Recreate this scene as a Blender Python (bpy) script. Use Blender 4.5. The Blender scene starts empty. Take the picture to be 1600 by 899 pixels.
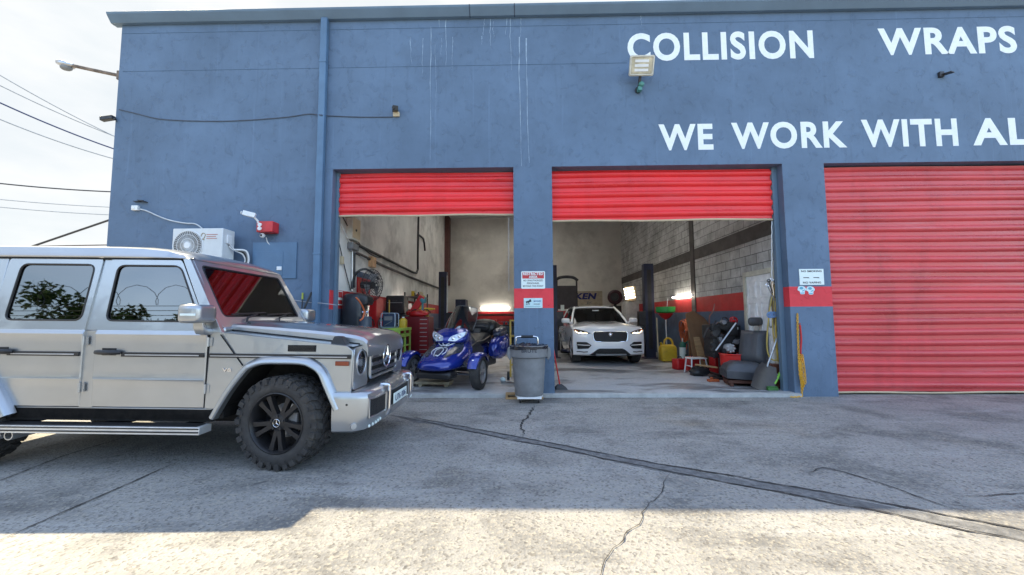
import bpy, bmesh, math, random
from mathutils import Vector, Matrix
from mathutils.geometry import tessellate_polygon
random.seed(7)
R = math.radians
sc = bpy.context.scene
C = sc.collection

# ------------------------------------------------------------------ camera, sky, sun, exposure
CAM_H = 1.42
FPX = 630.0
cam_rot = Matrix.Rotation(R(1.1), 3, 'Z') @ Matrix.Rotation(R(94.3), 3, 'X') @ Matrix.Rotation(R(-0.3), 3, 'Z')
cd = bpy.data.cameras.new('camera')
cd.sensor_width = 36.0
cd.lens = FPX / 1600.0 * 36.0
cd.clip_start = 0.05
cd.clip_end = 2000
cam = bpy.data.objects.new('camera', cd)
cam.matrix_world = Matrix.Translation((0, 0, CAM_H)) @ cam_rot.to_4x4()
C.objects.link(cam)
sc.camera = cam

SUN_DIR = Vector((-0.857, 0.558, 1.0)).normalized()      # towards the sun
SUN_EL = math.asin(SUN_DIR.z)
SUN_AZ = math.atan2(SUN_DIR.x, SUN_DIR.y)
world = bpy.data.worlds.new('World')
sc.world = world
world.use_nodes = True
wn, wl = world.node_tree.nodes, world.node_tree.links
bg = wn['Background']
sky = wn.new('ShaderNodeTexSky')
sky.sky_type = 'NISHITA'
sky.sun_disc = False
sky.sun_elevation = SUN_EL
sky.sun_rotation = SUN_AZ
sky.air_density = 1.2
sky.dust_density = 0.8
sky.ozone_density = 3.5
# thin bright cloud veil over the blue
wtc = wn.new('ShaderNodeTexCoord')
wmp = wn.new('ShaderNodeMapping'); wmp.inputs['Scale'].default_value = (1.6, 1.6, 4.0)
wnz = wn.new('ShaderNodeTexNoise'); wnz.inputs['Scale'].default_value = 1.6; wnz.inputs['Detail'].default_value = 7; wnz.inputs['Roughness'].default_value = 0.58
wrp = wn.new('ShaderNodeMapRange'); wrp.inputs['From Min'].default_value = 0.36; wrp.inputs['From Max'].default_value = 0.68
wrp.inputs['To Min'].default_value = 0.0; wrp.inputs['To Max'].default_value = 0.30
wmx = wn.new('ShaderNodeMix'); wmx.data_type = 'RGBA'
wmx.inputs[7].default_value = (7.2, 7.9, 8.6, 1)
wl.new(wtc.outputs['Generated'], wmp.inputs['Vector']); wl.new(wmp.outputs['Vector'], wnz.inputs['Vector'])
# a bright cloud bank on the sun's side of the sky, thinner veil behind the camera
wdt = wn.new('ShaderNodeVectorMath'); wdt.operation = 'DOT_PRODUCT'; wdt.inputs[1].default_value = (-0.75, 0.66, 0.0)
wsd = wn.new('ShaderNodeMapRange'); wsd.inputs['From Min'].default_value = 0.0; wsd.inputs['From Max'].default_value = 0.45; wsd.inputs['To Max'].default_value = 0.98
wl.new(wtc.outputs['Generated'], wdt.inputs[0]); wl.new(wdt.outputs['Value'], wsd.inputs['Value'])
wl.new(wnz.outputs['Fac'], wrp.inputs['Value']); wl.new(wrp.outputs['Result'], wmx.inputs[0])
wl.new(sky.outputs['Color'], wmx.inputs[6])
wn2 = wn.new('ShaderNodeTexNoise'); wn2.inputs['Scale'].default_value = 2.6; wn2.inputs['Detail'].default_value = 6; wn2.inputs['Roughness'].default_value = 0.55
wl.new(wmp.outputs['Vector'], wn2.inputs['Vector'])
wr2 = wn.new('ShaderNodeMapRange'); wr2.inputs['From Min'].default_value = 0.38; wr2.inputs['From Max'].default_value = 0.66
wl.new(wn2.outputs['Fac'], wr2.inputs['Value'])
wbk = wn.new('ShaderNodeMix'); wbk.data_type = 'RGBA'; wbk.inputs[6].default_value = (1.80, 1.90, 1.95, 1); wbk.inputs[7].default_value = (2.16, 2.16, 2.13, 1)
wl.new(wr2.outputs['Result'], wbk.inputs[0])
wm2 = wn.new('ShaderNodeMix'); wm2.data_type = 'RGBA'
wl.new(wsd.outputs['Result'], wm2.inputs[0]); wl.new(wmx.outputs[2], wm2.inputs[6]); wl.new(wbk.outputs[2], wm2.inputs[7])
wl.new(wm2.outputs[2], bg.inputs['Color'])
bg.inputs['Strength'].default_value = 0.15

sl = bpy.data.lights.new('sun', 'SUN')
sl.energy = 3.8
sl.angle = R(0.5)
sl.color = (1.0, 0.85, 0.58)
so = bpy.data.objects.new('sun', sl)
so.rotation_euler = SUN_DIR.to_track_quat('Z', 'Y').to_euler()
so.location = (-30, 20, 40)
C.objects.link(so)

sc.view_settings.view_transform = 'Standard'
sc.view_settings.look = 'None'
sc.view_settings.gamma = 1.0
sc.view_settings.use_curve_mapping = False
sc.view_settings.exposure = 1.62
sc.render.engine = 'CYCLES'
sc.cycles.max_bounces = 8
sc.cycles.diffuse_bounces = 5
sc.cycles.glossy_bounces = 4
sc.cycles.transparent_max_bounces = 12
sc.cycles.use_denoising = True
sc.cycles.sample_clamp_indirect = 8

# ------------------------------------------------------------------ placing helpers
def ray(px, py):
    return cam_rot @ Vector(((px - 800) / FPX, -(py - 449.5) / FPX, -1.0))
def at(px, py, Y):                 # the point that a line of sight meets at depth Y
    d = ray(px, py); t = Y / d.y
    return Vector((d.x * t, Y, CAM_H + d.z * t))
def atx(px, py, X):                # ... at a side wall x = X
    d = ray(px, py); t = X / d.x
    return Vector((X, d.y * t, CAM_H + d.z * t))
def gr(px, py, z=0.0):             # ... on the ground
    d = ray(px, py); t = (z - CAM_H) / d.z
    return Vector((d.x * t, d.y * t, z))

# ------------------------------------------------------------------ materials
def nd(nt, kind, **kw):
    n = nt.nodes.new(kind)
    for k, v in kw.items():
        if k in n.inputs: n.inputs[k].default_value = v
        else: setattr(n, k, v)
    return n
def noise(nt, scale, detail=5, rough=0.55, stretch=None, dist=0.0):
    tc = nd(nt, 'ShaderNodeTexCoord')
    n = nd(nt, 'ShaderNodeTexNoise', Scale=scale, Detail=detail, Roughness=rough, Distortion=dist)
    if stretch:
        mp = nd(nt, 'ShaderNodeMapping', Scale=stretch)
        nt.links.new(tc.outputs['Object'], mp.inputs['Vector']); nt.links.new(mp.outputs['Vector'], n.inputs['Vector'])
    else:
        nt.links.new(tc.outputs['Object'], n.inputs['Vector'])
    return n.outputs['Fac']
def remap(nt, fac, a, b, c=0.0, d=1.0):
    m = nd(nt, 'ShaderNodeMapRange')
    m.inputs['From Min'].default_value = a; m.inputs['From Max'].default_value = b
    m.inputs['To Min'].default_value = c; m.inputs['To Max'].default_value = d
    nt.links.new(fac, m.inputs['Value'])
    return m.outputs['Result']
def mixc(nt, fac, a, b, mode='MIX'):
    m = nd(nt, 'ShaderNodeMix', data_type='RGBA', blend_type=mode)
    if isinstance(fac, (int, float)): m.inputs[0].default_value = fac
    else: nt.links.new(fac, m.inputs[0])
    for i, c in ((6, a), (7, b)):
        if isinstance(c, (tuple, list)): m.inputs[i].default_value = (c[0], c[1], c[2], 1)
        else: nt.links.new(c, m.inputs[i])
    return m.outputs[2]
def bump(nt, fac, strength, dist=0.01, normal=None):
    b = nd(nt, 'ShaderNodeBump', Strength=strength, Distance=dist)
    nt.links.new(fac, b.inputs['Height'])
    if normal: nt.links.new(normal, b.inputs['Normal'])
    return b.outputs['Normal']
def base_mat(name):
    m = bpy.data.materials.new(name); m.use_nodes = True
    return m, m.node_tree, m.node_tree.nodes['Principled BSDF']
def mat(name, col, rough=0.5, metal=0.0, var=0.2, scale=6.0, bmp=0.0, bscale=60.0, coat=0.0, spec=0.5, dirt=None, ior=None, stretch=None):
    m, nt, p = base_mat(name)
    f = noise(nt, scale, 5, 0.6, stretch)
    lo = tuple(c * (1 - var) for c in col); hi = tuple(min(1, c * (1 + var)) for c in col)
    c = mixc(nt, remap(nt, f, 0.3, 0.7), lo, hi)
    if dirt:
        d = noise(nt, dirt[1], 6, 0.65)
        c = mixc(nt, remap(nt, d, 0.5, 0.72, 0, dirt[2]), c, dirt[0])
    nt.links.new(c, p.inputs['Base Color'])
    f2 = noise(nt, scale * 2.3, 4, 0.6)
    nt.links.new(remap(nt, f2, 0.25, 0.75, max(0.02, rough * 0.8), min(1, rough * 1.2)), p.inputs['Roughness'])
    p.inputs['Metallic'].default_value = metal
    p.inputs['Specular IOR Level'].default_value = spec
    p.inputs['Coat Weight'].default_value = coat
    p.inputs['Coat Roughness'].default_value = 0.04
    if ior: p.inputs['IOR'].default_value = ior
    if bmp:
        nt.links.new(bump(nt, noise(nt, bscale, 4, 0.6), bmp, 0.01), p.inputs['Normal'])
    return m
def lamp_mat(name, col, strength):
    m, nt, p = base_mat(name)
    p.inputs['Base Color'].default_value = (0.8, 0.8, 0.8, 1)
    p.inputs['Emission Color'].default_value = (*col, 1)
    p.inputs['Emission Strength'].default_value = strength
    return m
def glass_mat(name, tint, mirror=0.0, ior=1.5):
    m = bpy.data.materials.new(name); m.use_nodes = True
    nt = m.node_tree; nt.nodes.clear()
    out = nd(nt, 'ShaderNodeOutputMaterial')
    tr = nd(nt, 'ShaderNodeBsdfTransparent', Color=(*tint, 1))
    gl = nd(nt, 'ShaderNodeBsdfGlossy', Roughness=0.015, Color=(0.9, 0.93, 0.97, 1))
    fr = nd(nt, 'ShaderNodeFresnel', IOR=ior)
    mx = nd(nt, 'ShaderNodeMixShader')
    nt.links.new(remap(nt, fr.outputs['Fac'], 0, 1, mirror, 1.0), mx.inputs['Fac'])
    nt.links.new(tr.outputs[0], mx.inputs[1]); nt.links.new(gl.outputs[0], mx.inputs[2])
    nt.links.new(mx.outputs[0], out.inputs['Surface'])
    return m

# ------------------------------------------------------------------ mesh builder
class MB:
    def __init__(s): s.v = []; s.f = []; s.m = []; s.mi = 0; s.T = None
    def add(s, vs, fs):
        o = len(s.v)
        for v in vs:
            v = Vector(v)
            s.v.append(s.T @ v if s.T is not None else v)
        for f in fs: s.f.append(tuple(i + o for i in f)); s.m.append(s.mi)
        return s
    def box(s, x0, y0, z0, x1, y1, z1):
        return s.add([(x0,y0,z0),(x1,y0,z0),(x1,y1,z0),(x0,y1,z0),(x0,y0,z1),(x1,y0,z1),(x1,y1,z1),(x0,y1,z1)],
                     [(0,3,2,1),(4,5,6,7),(0,1,5,4),(1,2,6,5),(2,3,7,6),(3,0,4,7)])
    def obox(s, c, size, rot=(0,0,0)):
        from mathutils import Euler
        M = Euler(rot).to_matrix(); c = Vector(c); hx, hy, hz = (k / 2 for k in size)
        vs = [c + M @ Vector(p) for p in [(-hx,-hy,-hz),(hx,-hy,-hz),(hx,hy,-hz),(-hx,hy,-hz),(-hx,-hy,hz),(hx,-hy,hz),(hx,hy,hz),(-hx,hy,hz)]]
        return s.add(vs, [(0,3,2,1),(4,5,6,7),(0,1,5,4),(1,2,6,5),(2,3,7,6),(3,0,4,7)])
    def frame(s, d):
        d = Vector(d).normalized()
        a = Vector((0,0,1)) if abs(d.z) < 0.9 else Vector((1,0,0))
        u = d.cross(a).normalized(); return u, d.cross(u).normalized()
    def cyl(s, p0, p1, r0, r1=None, n=16, caps=True):
        p0, p1 = Vector(p0), Vector(p1); r1 = r0 if r1 is None else r1
        u, w = s.frame(p1 - p0)
        vs = []
        for p, r in ((p0, r0), (p1, r1)):
            for i in range(n):
                a = 2*math.pi*i/n; vs.append(p + (u*math.cos(a) + w*math.sin(a))*r)
        fs = [(i, (i+1)%n, n+(i+1)%n, n+i) for i in range(n)]
        if caps: fs += [tuple(range(n-1,-1,-1)), tuple(range(n, 2*n))]
        return s.add(vs, fs)
    def tube(s, pts, r, n=8, closed=False):
        pts = [Vector(p) for p in pts]; k = len(pts); vs = []; fs = []
        u = None
        for i, p in enumerate(pts):
            if closed: t = pts[(i+1)%k] - pts[i-1]
            else: t = pts[min(i+1,k-1)] - pts[max(i-1,0)]
            t = t.normalized() if t.length > 1e-9 else Vector((0,0,1))
            if u is None: u, w = s.frame(t)
            else:
                u = (u - t*u.dot(t)); u = u.normalized() if u.length > 1e-6 else s.frame(t)[0]
                w = t.cross(u)
            rr = r[i] if isinstance(r, (list, tuple)) else r
            for j in range(n):
                a = 2*math.pi*j/n; vs.append(p + (u*math.cos(a) + w*math.sin(a))*rr)
        for i in range(k if closed else k-1):
            a, b = i*n, ((i+1)%k)*n
            for j in range(n): fs.append((a+j, a+(j+1)%n, b+(j+1)%n, b+j))
        if not closed: fs += [tuple(range(n-1,-1,-1)), tuple(range((k-1)*n, k*n))]
        return s.add(vs, fs)
    def lathe(s, prof, c=(0,0,0), axis=(0,0,1), n=32):
        c = Vector(c); d = Vector(axis).normalized(); u, w = s.frame(d)
        vs = []; fs = []; k = len(prof)
        for r, h in prof:
            for j in range(n):
                a = 2*math.pi*j/n; vs.append(c + d*h + (u*math.cos(a) + w*math.sin(a))*max(r, 1e-4))
        for i in range(k-1):
            for j in range(n): fs.append((i*n+j, i*n+(j+1)%n, (i+1)*n+(j+1)%n, (i+1)*n+j))
        return s.add(vs, fs)
    def ball(s, c, r, n=14, m=8):
        rx, ry, rz = r if isinstance(r, (tuple, list)) else (r, r, r)
        vs = []; fs = []; c = Vector(c)
        for i in range(m+1):
            t = math.pi*i/m
            for j in range(n):
                a = 2*math.pi*j/n
                vs.append(c + Vector((rx*math.sin(t)*math.cos(a), ry*math.sin(t)*math.sin(a), rz*math.cos(t))))
        for i in range(m):
            for j in range(n): fs.append((i*n+j, (i+1)*n+j, (i+1)*n+(j+1)%n, i*n+(j+1)%n))
        return s.add(vs, fs)
    def torus(s, c, axis, RR, r, n=32, m=8):
        c = Vector(c); u, w = s.frame(axis)
        return s.tube([c + (u*math.cos(2*math.pi*i/n) + w*math.sin(2*math.pi*i/n))*RR for i in range(n)], r, m, True)
    def plate(s, outline, holes, fn, t):
        """flat plate with holes: fn(a, b, d) maps outline coordinates and depth to 3-D"""
        loops = [outline] + list(holes)
        flat = [p for l in loops for p in l]
        tris = tessellate_polygon([[Vector((p[0], p[1], 0)) for p in l] for l in loops])
        n = len(flat)
        vs = [fn(a, b, 0) for a, b in flat] + [fn(a, b, t) for a, b in flat]
        fs = [tuple(x) for x in tris] + [tuple(i+n for i in reversed(x)) for x in tris]
        o = 0
        for l in loops:
            k = len(l)
            for i in range(k): fs.append((o+i, o+(i+1)%k, n+o+(i+1)%k, n+o+i))
            o += k
        return s.add(vs, fs)
    def loft(s, rings, closed=True, caps=True):
        n = len(rings[0]); vs = [p for r in rings for p in r]; fs = []
        for i in range(len(rings)-1):
            for j in range(n if closed else n-1):
                fs.append((i*n+j, i*n+(j+1)%n, (i+1)*n+(j+1)%n, (i+1)*n+j))
        if caps and closed: fs += [tuple(range(n-1,-1,-1)), tuple(range((len(rings)-1)*n, len(rings)*n))]
        return s.add(vs, fs)
    def build(s, name, mats, parent=None, bevel=0, smooth=35, sub=0, loc=None, seg=2):
        me = bpy.data.meshes.new(name)
        me.from_pydata([tuple(v) for v in s.v], [], s.f)
        if not isinstance(mats, (list, tuple)): mats = [mats]
        for m in mats: me.materials.append(m)
        bm = bmesh.new(); bm.from_mesh(me)
        for f, i in zip(bm.faces, s.m): f.material_index = i
        bmesh.ops.recalc_face_normals(bm, faces=bm.faces)
        bm.to_mesh(me); bm.free()
        if smooth:
            me.shade_smooth()
            me.set_sharp_from_angle(angle=R(smooth))
        o = bpy.data.objects.new(name, me); C.objects.link(o)
        if parent: o.parent = parent
        if loc: o.location = loc
        if bevel:
            b = o.modifiers.new('bevel', 'BEVEL'); b.width = bevel; b.segments = seg; b.limit_method = 'ANGLE'; b.angle_limit = R(40); b.harden_normals = False
        if sub:
            q = o.modifiers.new('subsurf', 'SUBSURF'); q.levels = sub; q.render_levels = sub
        return o

def tag(o, label=None, cat=None, group=None, kind=None):
    if label: o['label'] = label
    if cat: o['category'] = cat
    if group: o['group'] = group
    if kind: o['kind'] = kind
    return o
def thing(name, label, cat, loc=(0,0,0), rot=(0,0,0), group=None):
    o = bpy.data.objects.new(name, None); C.objects.link(o)
    o.location = loc; o.rotation_euler = rot; o.empty_display_size = 0.2
    return tag(o, label, cat, group)
def copy_tree(o, parent=None):
    c = o.copy(); C.objects.link(c); c.parent = parent
    for ch in o.children: copy_tree(ch, c)
    return c
def rrect(x0, y0, x1, y1, r, n=4):
    out = []
    for cx, cy, a0 in ((x1-r, y1-r, 0), (x0+r, y1-r, 90), (x0+r, y0+r, 180), (x1-r, y0+r, 270)):
        for i in range(n+1):
            a = R(a0 + 90*i/n); out.append((cx + r*math.cos(a), cy + r*math.sin(a)))
    return out
def rpoly(pts, r, n=4):
    """polygon with rounded corners"""
    out = []; k = len(pts)
    for i in range(k):
        p = Vector(pts[i]).to_2d(); a = Vector(pts[i-1]).to_2d(); b = Vector(pts[(i+1)%k]).to_2d()
        da, db = (a-p), (b-p); rr = r if not isinstance(r, (list, tuple)) else r[i]
        q = min(rr, da.length*0.45, db.length*0.45)
        if q < 1e-4: out.append((p.x, p.y)); continue
        s0, s1 = p + da.normalized()*q, p + db.normalized()*q
        for j in range(n+1):
            t = j/n; w = s0*(1-t)**2 + p*2*t*(1-t) + s1*t*t; out.append((w.x, w.y))
    return out
def smooth_path(pts, n=6):
    pts = [Vector(p) for p in pts]; out = []
    for i in range(len(pts)-1):
        p0, p1, p2, p3 = pts[max(i-1,0)], pts[i], pts[i+1], pts[min(i+2, len(pts)-1)]
        for j in range(n):
            t = j/n
            out.append(0.5*((2*p1) + (p2-p0)*t + (2*p0-5*p1+4*p2-p3)*t*t + (3*p1-p0-3*p2+p3)*t**3))
    out.append(pts[-1]); return out
def text_mesh(body, width, height, bold=0.0, depth=0.004, spacing=1.06):
    """lettering as mesh data in the x-z plane, lower left at the origin, facing -y"""
    cu = bpy.data.curves.new('letters', 'FONT'); cu.body = body; cu.size = 1.0; cu.offset = bold; cu.extrude = 0.5; cu.resolution_u = 5; cu.space_character = spacing
    o = bpy.data.objects.new('letters', cu); C.objects.link(o)
    dg = bpy.context.evaluated_depsgraph_get(); dg.update()
    me = bpy.data.meshes.new_from_object(o.evaluated_get(dg))
    bpy.data.objects.remove(o); bpy.data.curves.remove(cu)
    xs = [v.co.x for v in me.vertices]; ys = [v.co.y for v in me.vertices]
    x0, x1, y0, y1 = min(xs), max(xs), min(ys), max(ys)
    for v in me.vertices:
        v.co = ((v.co.x-x0)/(x1-x0)*width, -(v.co.z)*depth, (v.co.y-y0)/(y1-y0)*height)
    return me
def letters(name, body, width, height, m, parent=None, loc=(0,0,0), rot=(0,0,0), bold=0.0, depth=0.004, spacing=1.06):
    me = text_mesh(body, width, height, bold, depth, spacing); me.name = name; me.materials.clear(); me.materials.append(m)
    o = bpy.data.objects.new(name, me); C.objects.link(o); o.parent = parent; o.location = loc; o.rotation_euler = rot
    return o
# ================================================================== SETTING
FY = 7.37                                   # front face of the facade
SLAB = 0.07
def floor_z(y): return SLAB + 0.010 * max(0, y - FY)

# ---- materials of the place
def concrete_ground():
    m, nt, p = base_mat('lot_concrete')
    big = noise(nt, 0.22, 5, 0.6); mid = noise(nt, 1.1, 6, 0.62, dist=0.4); fine = noise(nt, 26, 4, 0.7)
    c = mixc(nt, remap(nt, big, 0.35, 0.65), (0.28, 0.279, 0.273), (0.385, 0.372, 0.348))
    c = mixc(nt, remap(nt, mid, 0.48, 0.64, 0, 0.75), c, (0.115, 0.115, 0.115))
    tan = noise(nt, 0.55, 5, 0.6, dist=0.8)
    c = mixc(nt, remap(nt, tan, 0.58, 0.74, 0, 0.55), c, (0.30, 0.235, 0.155))
    scuff = noise(nt, 0.9, 6, 0.7, (0.45, 2.2, 1))
    c = mixc(nt, remap(nt, scuff, 0.52, 0.66, 0, 0.60), c, (0.46, 0.46, 0.45))
    wet = noise(nt, 0.7, 6, 0.66, (0.5, 1.6, 1), 0.6)
    c = mixc(nt, remap(nt, wet, 0.56, 0.68, 0, 0.70), c, (0.10, 0.10, 0.102))
    tc = nd(nt, 'ShaderNodeTexCoord')
    vo = nd(nt, 'ShaderNodeTexVoronoi', Scale=58.0); nt.links.new(tc.outputs['Object'], vo.inputs['Vector'])
    sep = nd(nt, 'ShaderNodeSeparateColor'); nt.links.new(vo.outputs['Color'], sep.inputs[0])
    c = mixc(nt, remap(nt, sep.outputs[0], 0.0, 1.0, 0.55, 1.5), (0, 0, 0), c) if False else mixc(nt, remap(nt, sep.outputs[0], 0.62, 1.0, 0, 0.55), c, (0.46, 0.42, 0.34))
    c = mixc(nt, remap(nt, sep.outputs[1], 0.72, 1.0, 0, 0.70), c, (0.09, 0.085, 0.08))
    spots = noise(nt, 5.5, 3, 0.55)
    c = mixc(nt, remap(nt, spots, 0.68, 0.72, 0, 0.6), c, (0.07, 0.07, 0.07))
    c = mixc(nt, remap(nt, fine, 0.35, 0.7, 0, 0.35), c, (0.14, 0.135, 0.13))
    nt.links.new(c, p.inputs['Base Color'])
    nt.links.new(remap(nt, mid, 0.3, 0.7, 0.62, 0.95), p.inputs['Roughness'])
    p.inputs['Specular IOR Level'].default_value = 0.35
    n1 = bump(nt, vo.outputs['Distance'], 0.55, 0.006)
    nt.links.new(bump(nt, fine, 0.5, 0.008, n1), p.inputs['Normal'])
    return m
def shop_floor():
    m, nt, p = base_mat('shop_floor_concrete')
    big = noise(nt, 0.5, 5, 0.6); oil = noise(nt, 0.75, 6, 0.62, (0.7, 1.5, 1), 0.5)
    c = mixc(nt, remap(nt, big, 0.35, 0.65), (0.40, 0.41, 0.42), (0.52, 0.525, 0.53))
    c = mixc(nt, remap(nt, oil, 0.49, 0.57, 0, 0.85), c, (0.11, 0.11, 0.115))
    c = mixc(nt, remap(nt, noise(nt, 30, 4, 0.7), 0.4, 0.75, 0, 0.4), c, (0.17, 0.17, 0.17))
    nt.links.new(c, p.inputs['Base Color'])
    nt.links.new(remap(nt, oil, 0.45, 0.65, 0.55, 0.28), p.inputs['Roughness'])
    return m
def stucco(name, col, streaks=True):
    m, nt, p = base_mat(name)
    a = noise(nt, 0.6, 5, 0.6); b = noise(nt, 3.5, 6, 0.65)
    lo = tuple(k*0.80 for k in col); hi = tuple(k*1.15 for k in col)
    c = mixc(nt, remap(nt, a, 0.3, 0.7), lo, hi)
    c = mixc(nt, remap(nt, b, 0.45, 0.72, 0, 0.30), c, tuple(k*0.66 for k in col))
    if streaks:
        s = noise(nt, 2.0, 5, 0.6, (5.0, 5.0, 0.16))
        c = mixc(nt, remap(nt, s, 0.60, 0.76, 0, 0.30), c, tuple(k*1.55 for k in col))
        s2 = noise(nt, 2.7, 4, 0.6, (3.0, 3.0, 0.22))
        c = mixc(nt, remap(nt, s2, 0.60, 0.75, 0, 0.35), c, tuple(k*0.6 for k in col))
    # knock-down trowel patches over a fine grain, edges darkened in colour to stand in for relief shade
    pn = noise(nt, 7.0, 6, 0.64, (1, 1, 0.8), 0.7); pat = remap(nt, pn, 0.56, 0.66)
    edge = nd(nt, 'ShaderNodeMath', operation='PINGPONG'); nt.links.new(pat, edge.inputs[0]); edge.inputs[1].default_value = 0.5
    c = mixc(nt, remap(nt, edge.outputs[0], 0.1, 0.5, 0, 0.05), c, tuple(k*0.5 for k in col))
    nt.links.new(c, p.inputs['Base Color'])
    p.inputs['Roughness'].default_value = 0.62
    p.inputs['Specular IOR Level'].default_value = 0.4

    n1 = bump(nt, pat, 0.55, 0.012)
    nt.links.new(bump(nt, noise(nt, 55, 4, 0.65), 0.18, 0.006, n1), p.inputs['Normal'])
    return m
BLUE = (0.114, 0.174, 0.266)
M = {}
M['ground'] = concrete_ground()
M['floor'] = shop_floor()
M['stucco'] = stucco('blue_stucco', BLUE)
M['red_band'] = stucco('red_painted_stucco', (0.74, 0.05, 0.065), False)
M['trim'] = mat('blue_grey_trim', (0.115, 0.18, 0.255), 0.45, 0, 0.12, 1.5, 0.05, 30)
M['downpipe'] = mat('blue_downpipe', (0.095, 0.175, 0.285), 0.45, 0, 0.15, 2.0, 0.05, 20)
M['plaster'] = mat('dirty_white_plaster', (0.72, 0.71, 0.68), 0.85, 0, 0.16, 1.1, 0.4, 9, dirt=((0.24, 0.235, 0.225), 0.9, 0.75))
M['cream'] = mat('aged_cream_plaster', (0.70, 0.68, 0.625), 0.85, 0, 0.13, 0.8, 0.35, 7, dirt=((0.30, 0.285, 0.255), 0.6, 0.6))
M['dado_red'] = mat('red_dado_paint', (0.50, 0.025, 0.03), 0.5, 0, 0.15, 3)
M['dado_blue'] = mat('blue_dado_paint', (0.075, 0.12, 0.20), 0.5, 0, 0.2, 2, dirt=((0.03, 0.035, 0.045), 1.5, 0.6))
M['ceiling'] = mat('ceiling_grey', (0.55, 0.55, 0.54), 0.9, 0, 0.15, 1)
M['beam'] = mat('dark_bond_beam', (0.10, 0.09, 0.085), 0.9, 0, 0.3, 3, 0.3, 12)
M['crack'] = mat('crack_filler', (0.045, 0.043, 0.042), 0.9, 0, 0.4, 20, 0.5, 80)
M['patch'] = mat('asphalt_patch', (0.17, 0.17, 0.17), 0.9, 0, 0.45, 14, 0.8, 60, dirt=((0.085, 0.085, 0.085), 2.2, 0.9))
M['threshold'] = mat('worn_threshold', (0.40, 0.41, 0.41), 0.7, 0, 0.2, 5, 0.3, 40, dirt=((0.25, 0.25, 0.25), 3, 0.7))
M['black'] = mat('black_plastic', (0.018, 0.018, 0.02), 0.42, 0, 0.25, 8)
M['rubber'] = mat('tyre_rubber', (0.035, 0.034, 0.035), 0.75, 0, 0.25, 9, 0.2, 90, dirt=((0.085, 0.078, 0.07), 6, 0.6))
M['white'] = mat('white_paint', (0.78, 0.79, 0.80), 0.4, 0, 0.06, 4)
M['letter'] = mat('white_sign_paint', (0.84, 0.87, 0.87), 0.6, 0, 0.08, 5, 0.5, 9, dirt=((0.52, 0.60, 0.68), 5.0, 0.55))
M['steel'] = mat('galvanised_steel', (0.50, 0.51, 0.53), 0.38, 0.8, 0.15, 6)
M['chrome'] = mat('polished_metal', (0.80, 0.80, 0.82), 0.12, 1.0, 0.05, 6)
M['darksteel'] = mat('dark_steel', (0.05, 0.05, 0.055), 0.45, 0.5, 0.3, 6)
M['red'] = mat('red_plastic', (0.50, 0.015, 0.018), 0.38, 0, 0.15, 5)
M['yellow'] = mat('yellow_plastic', (0.62, 0.42, 0.03), 0.45, 0, 0.15, 5, dirt=((0.25, 0.17, 0.03), 6, 0.5))
M['orange'] = mat('orange_cable', (0.55, 0.13, 0.045), 0.5, 0, 0.15, 7)
M['green'] = mat('green_plastic', (0.03, 0.33, 0.07), 0.4, 0, 0.15, 6)
M['lime'] = mat('lime_green_paint', (0.34, 0.52, 0.085), 0.4, 0, 0.12, 4, dirt=((0.10, 0.15, 0.03), 5, 0.5))
M['grey'] = mat('grey_plastic', (0.20, 0.205, 0.215), 0.5, 0, 0.15, 5, dirt=((0.10, 0.10, 0.10), 3, 0.5))
M['wood'] = mat('pale_wood', (0.42, 0.27, 0.13), 0.7, 0, 0.25, 4, 0.2, 20, stretch=(1, 1, 8))
M['cardboard'] = mat('brown_cardboard', (0.26, 0.145, 0.07), 0.8, 0, 0.15, 3, 0.1, 20)
M['lift_blue'] = mat('lift_post_blue', (0.022, 0.028, 0.062), 0.45, 0.1, 0.25, 3)
M['tube_light'] = lamp_mat('fluorescent_tube', (1.0, 0.92, 0.80), 6.5)
M['signwhite'] = mat('sign_white', (0.74, 0.84, 0.83), 0.4, 0, 0.05, 6)
M['ink'] = mat('sign_ink', (0.03, 0.035, 0.05), 0.5, 0, 0.1, 5)
M['beige'] = mat('beige_plastic', (0.55, 0.45, 0.30), 0.5, 0, 0.12, 6)

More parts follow.
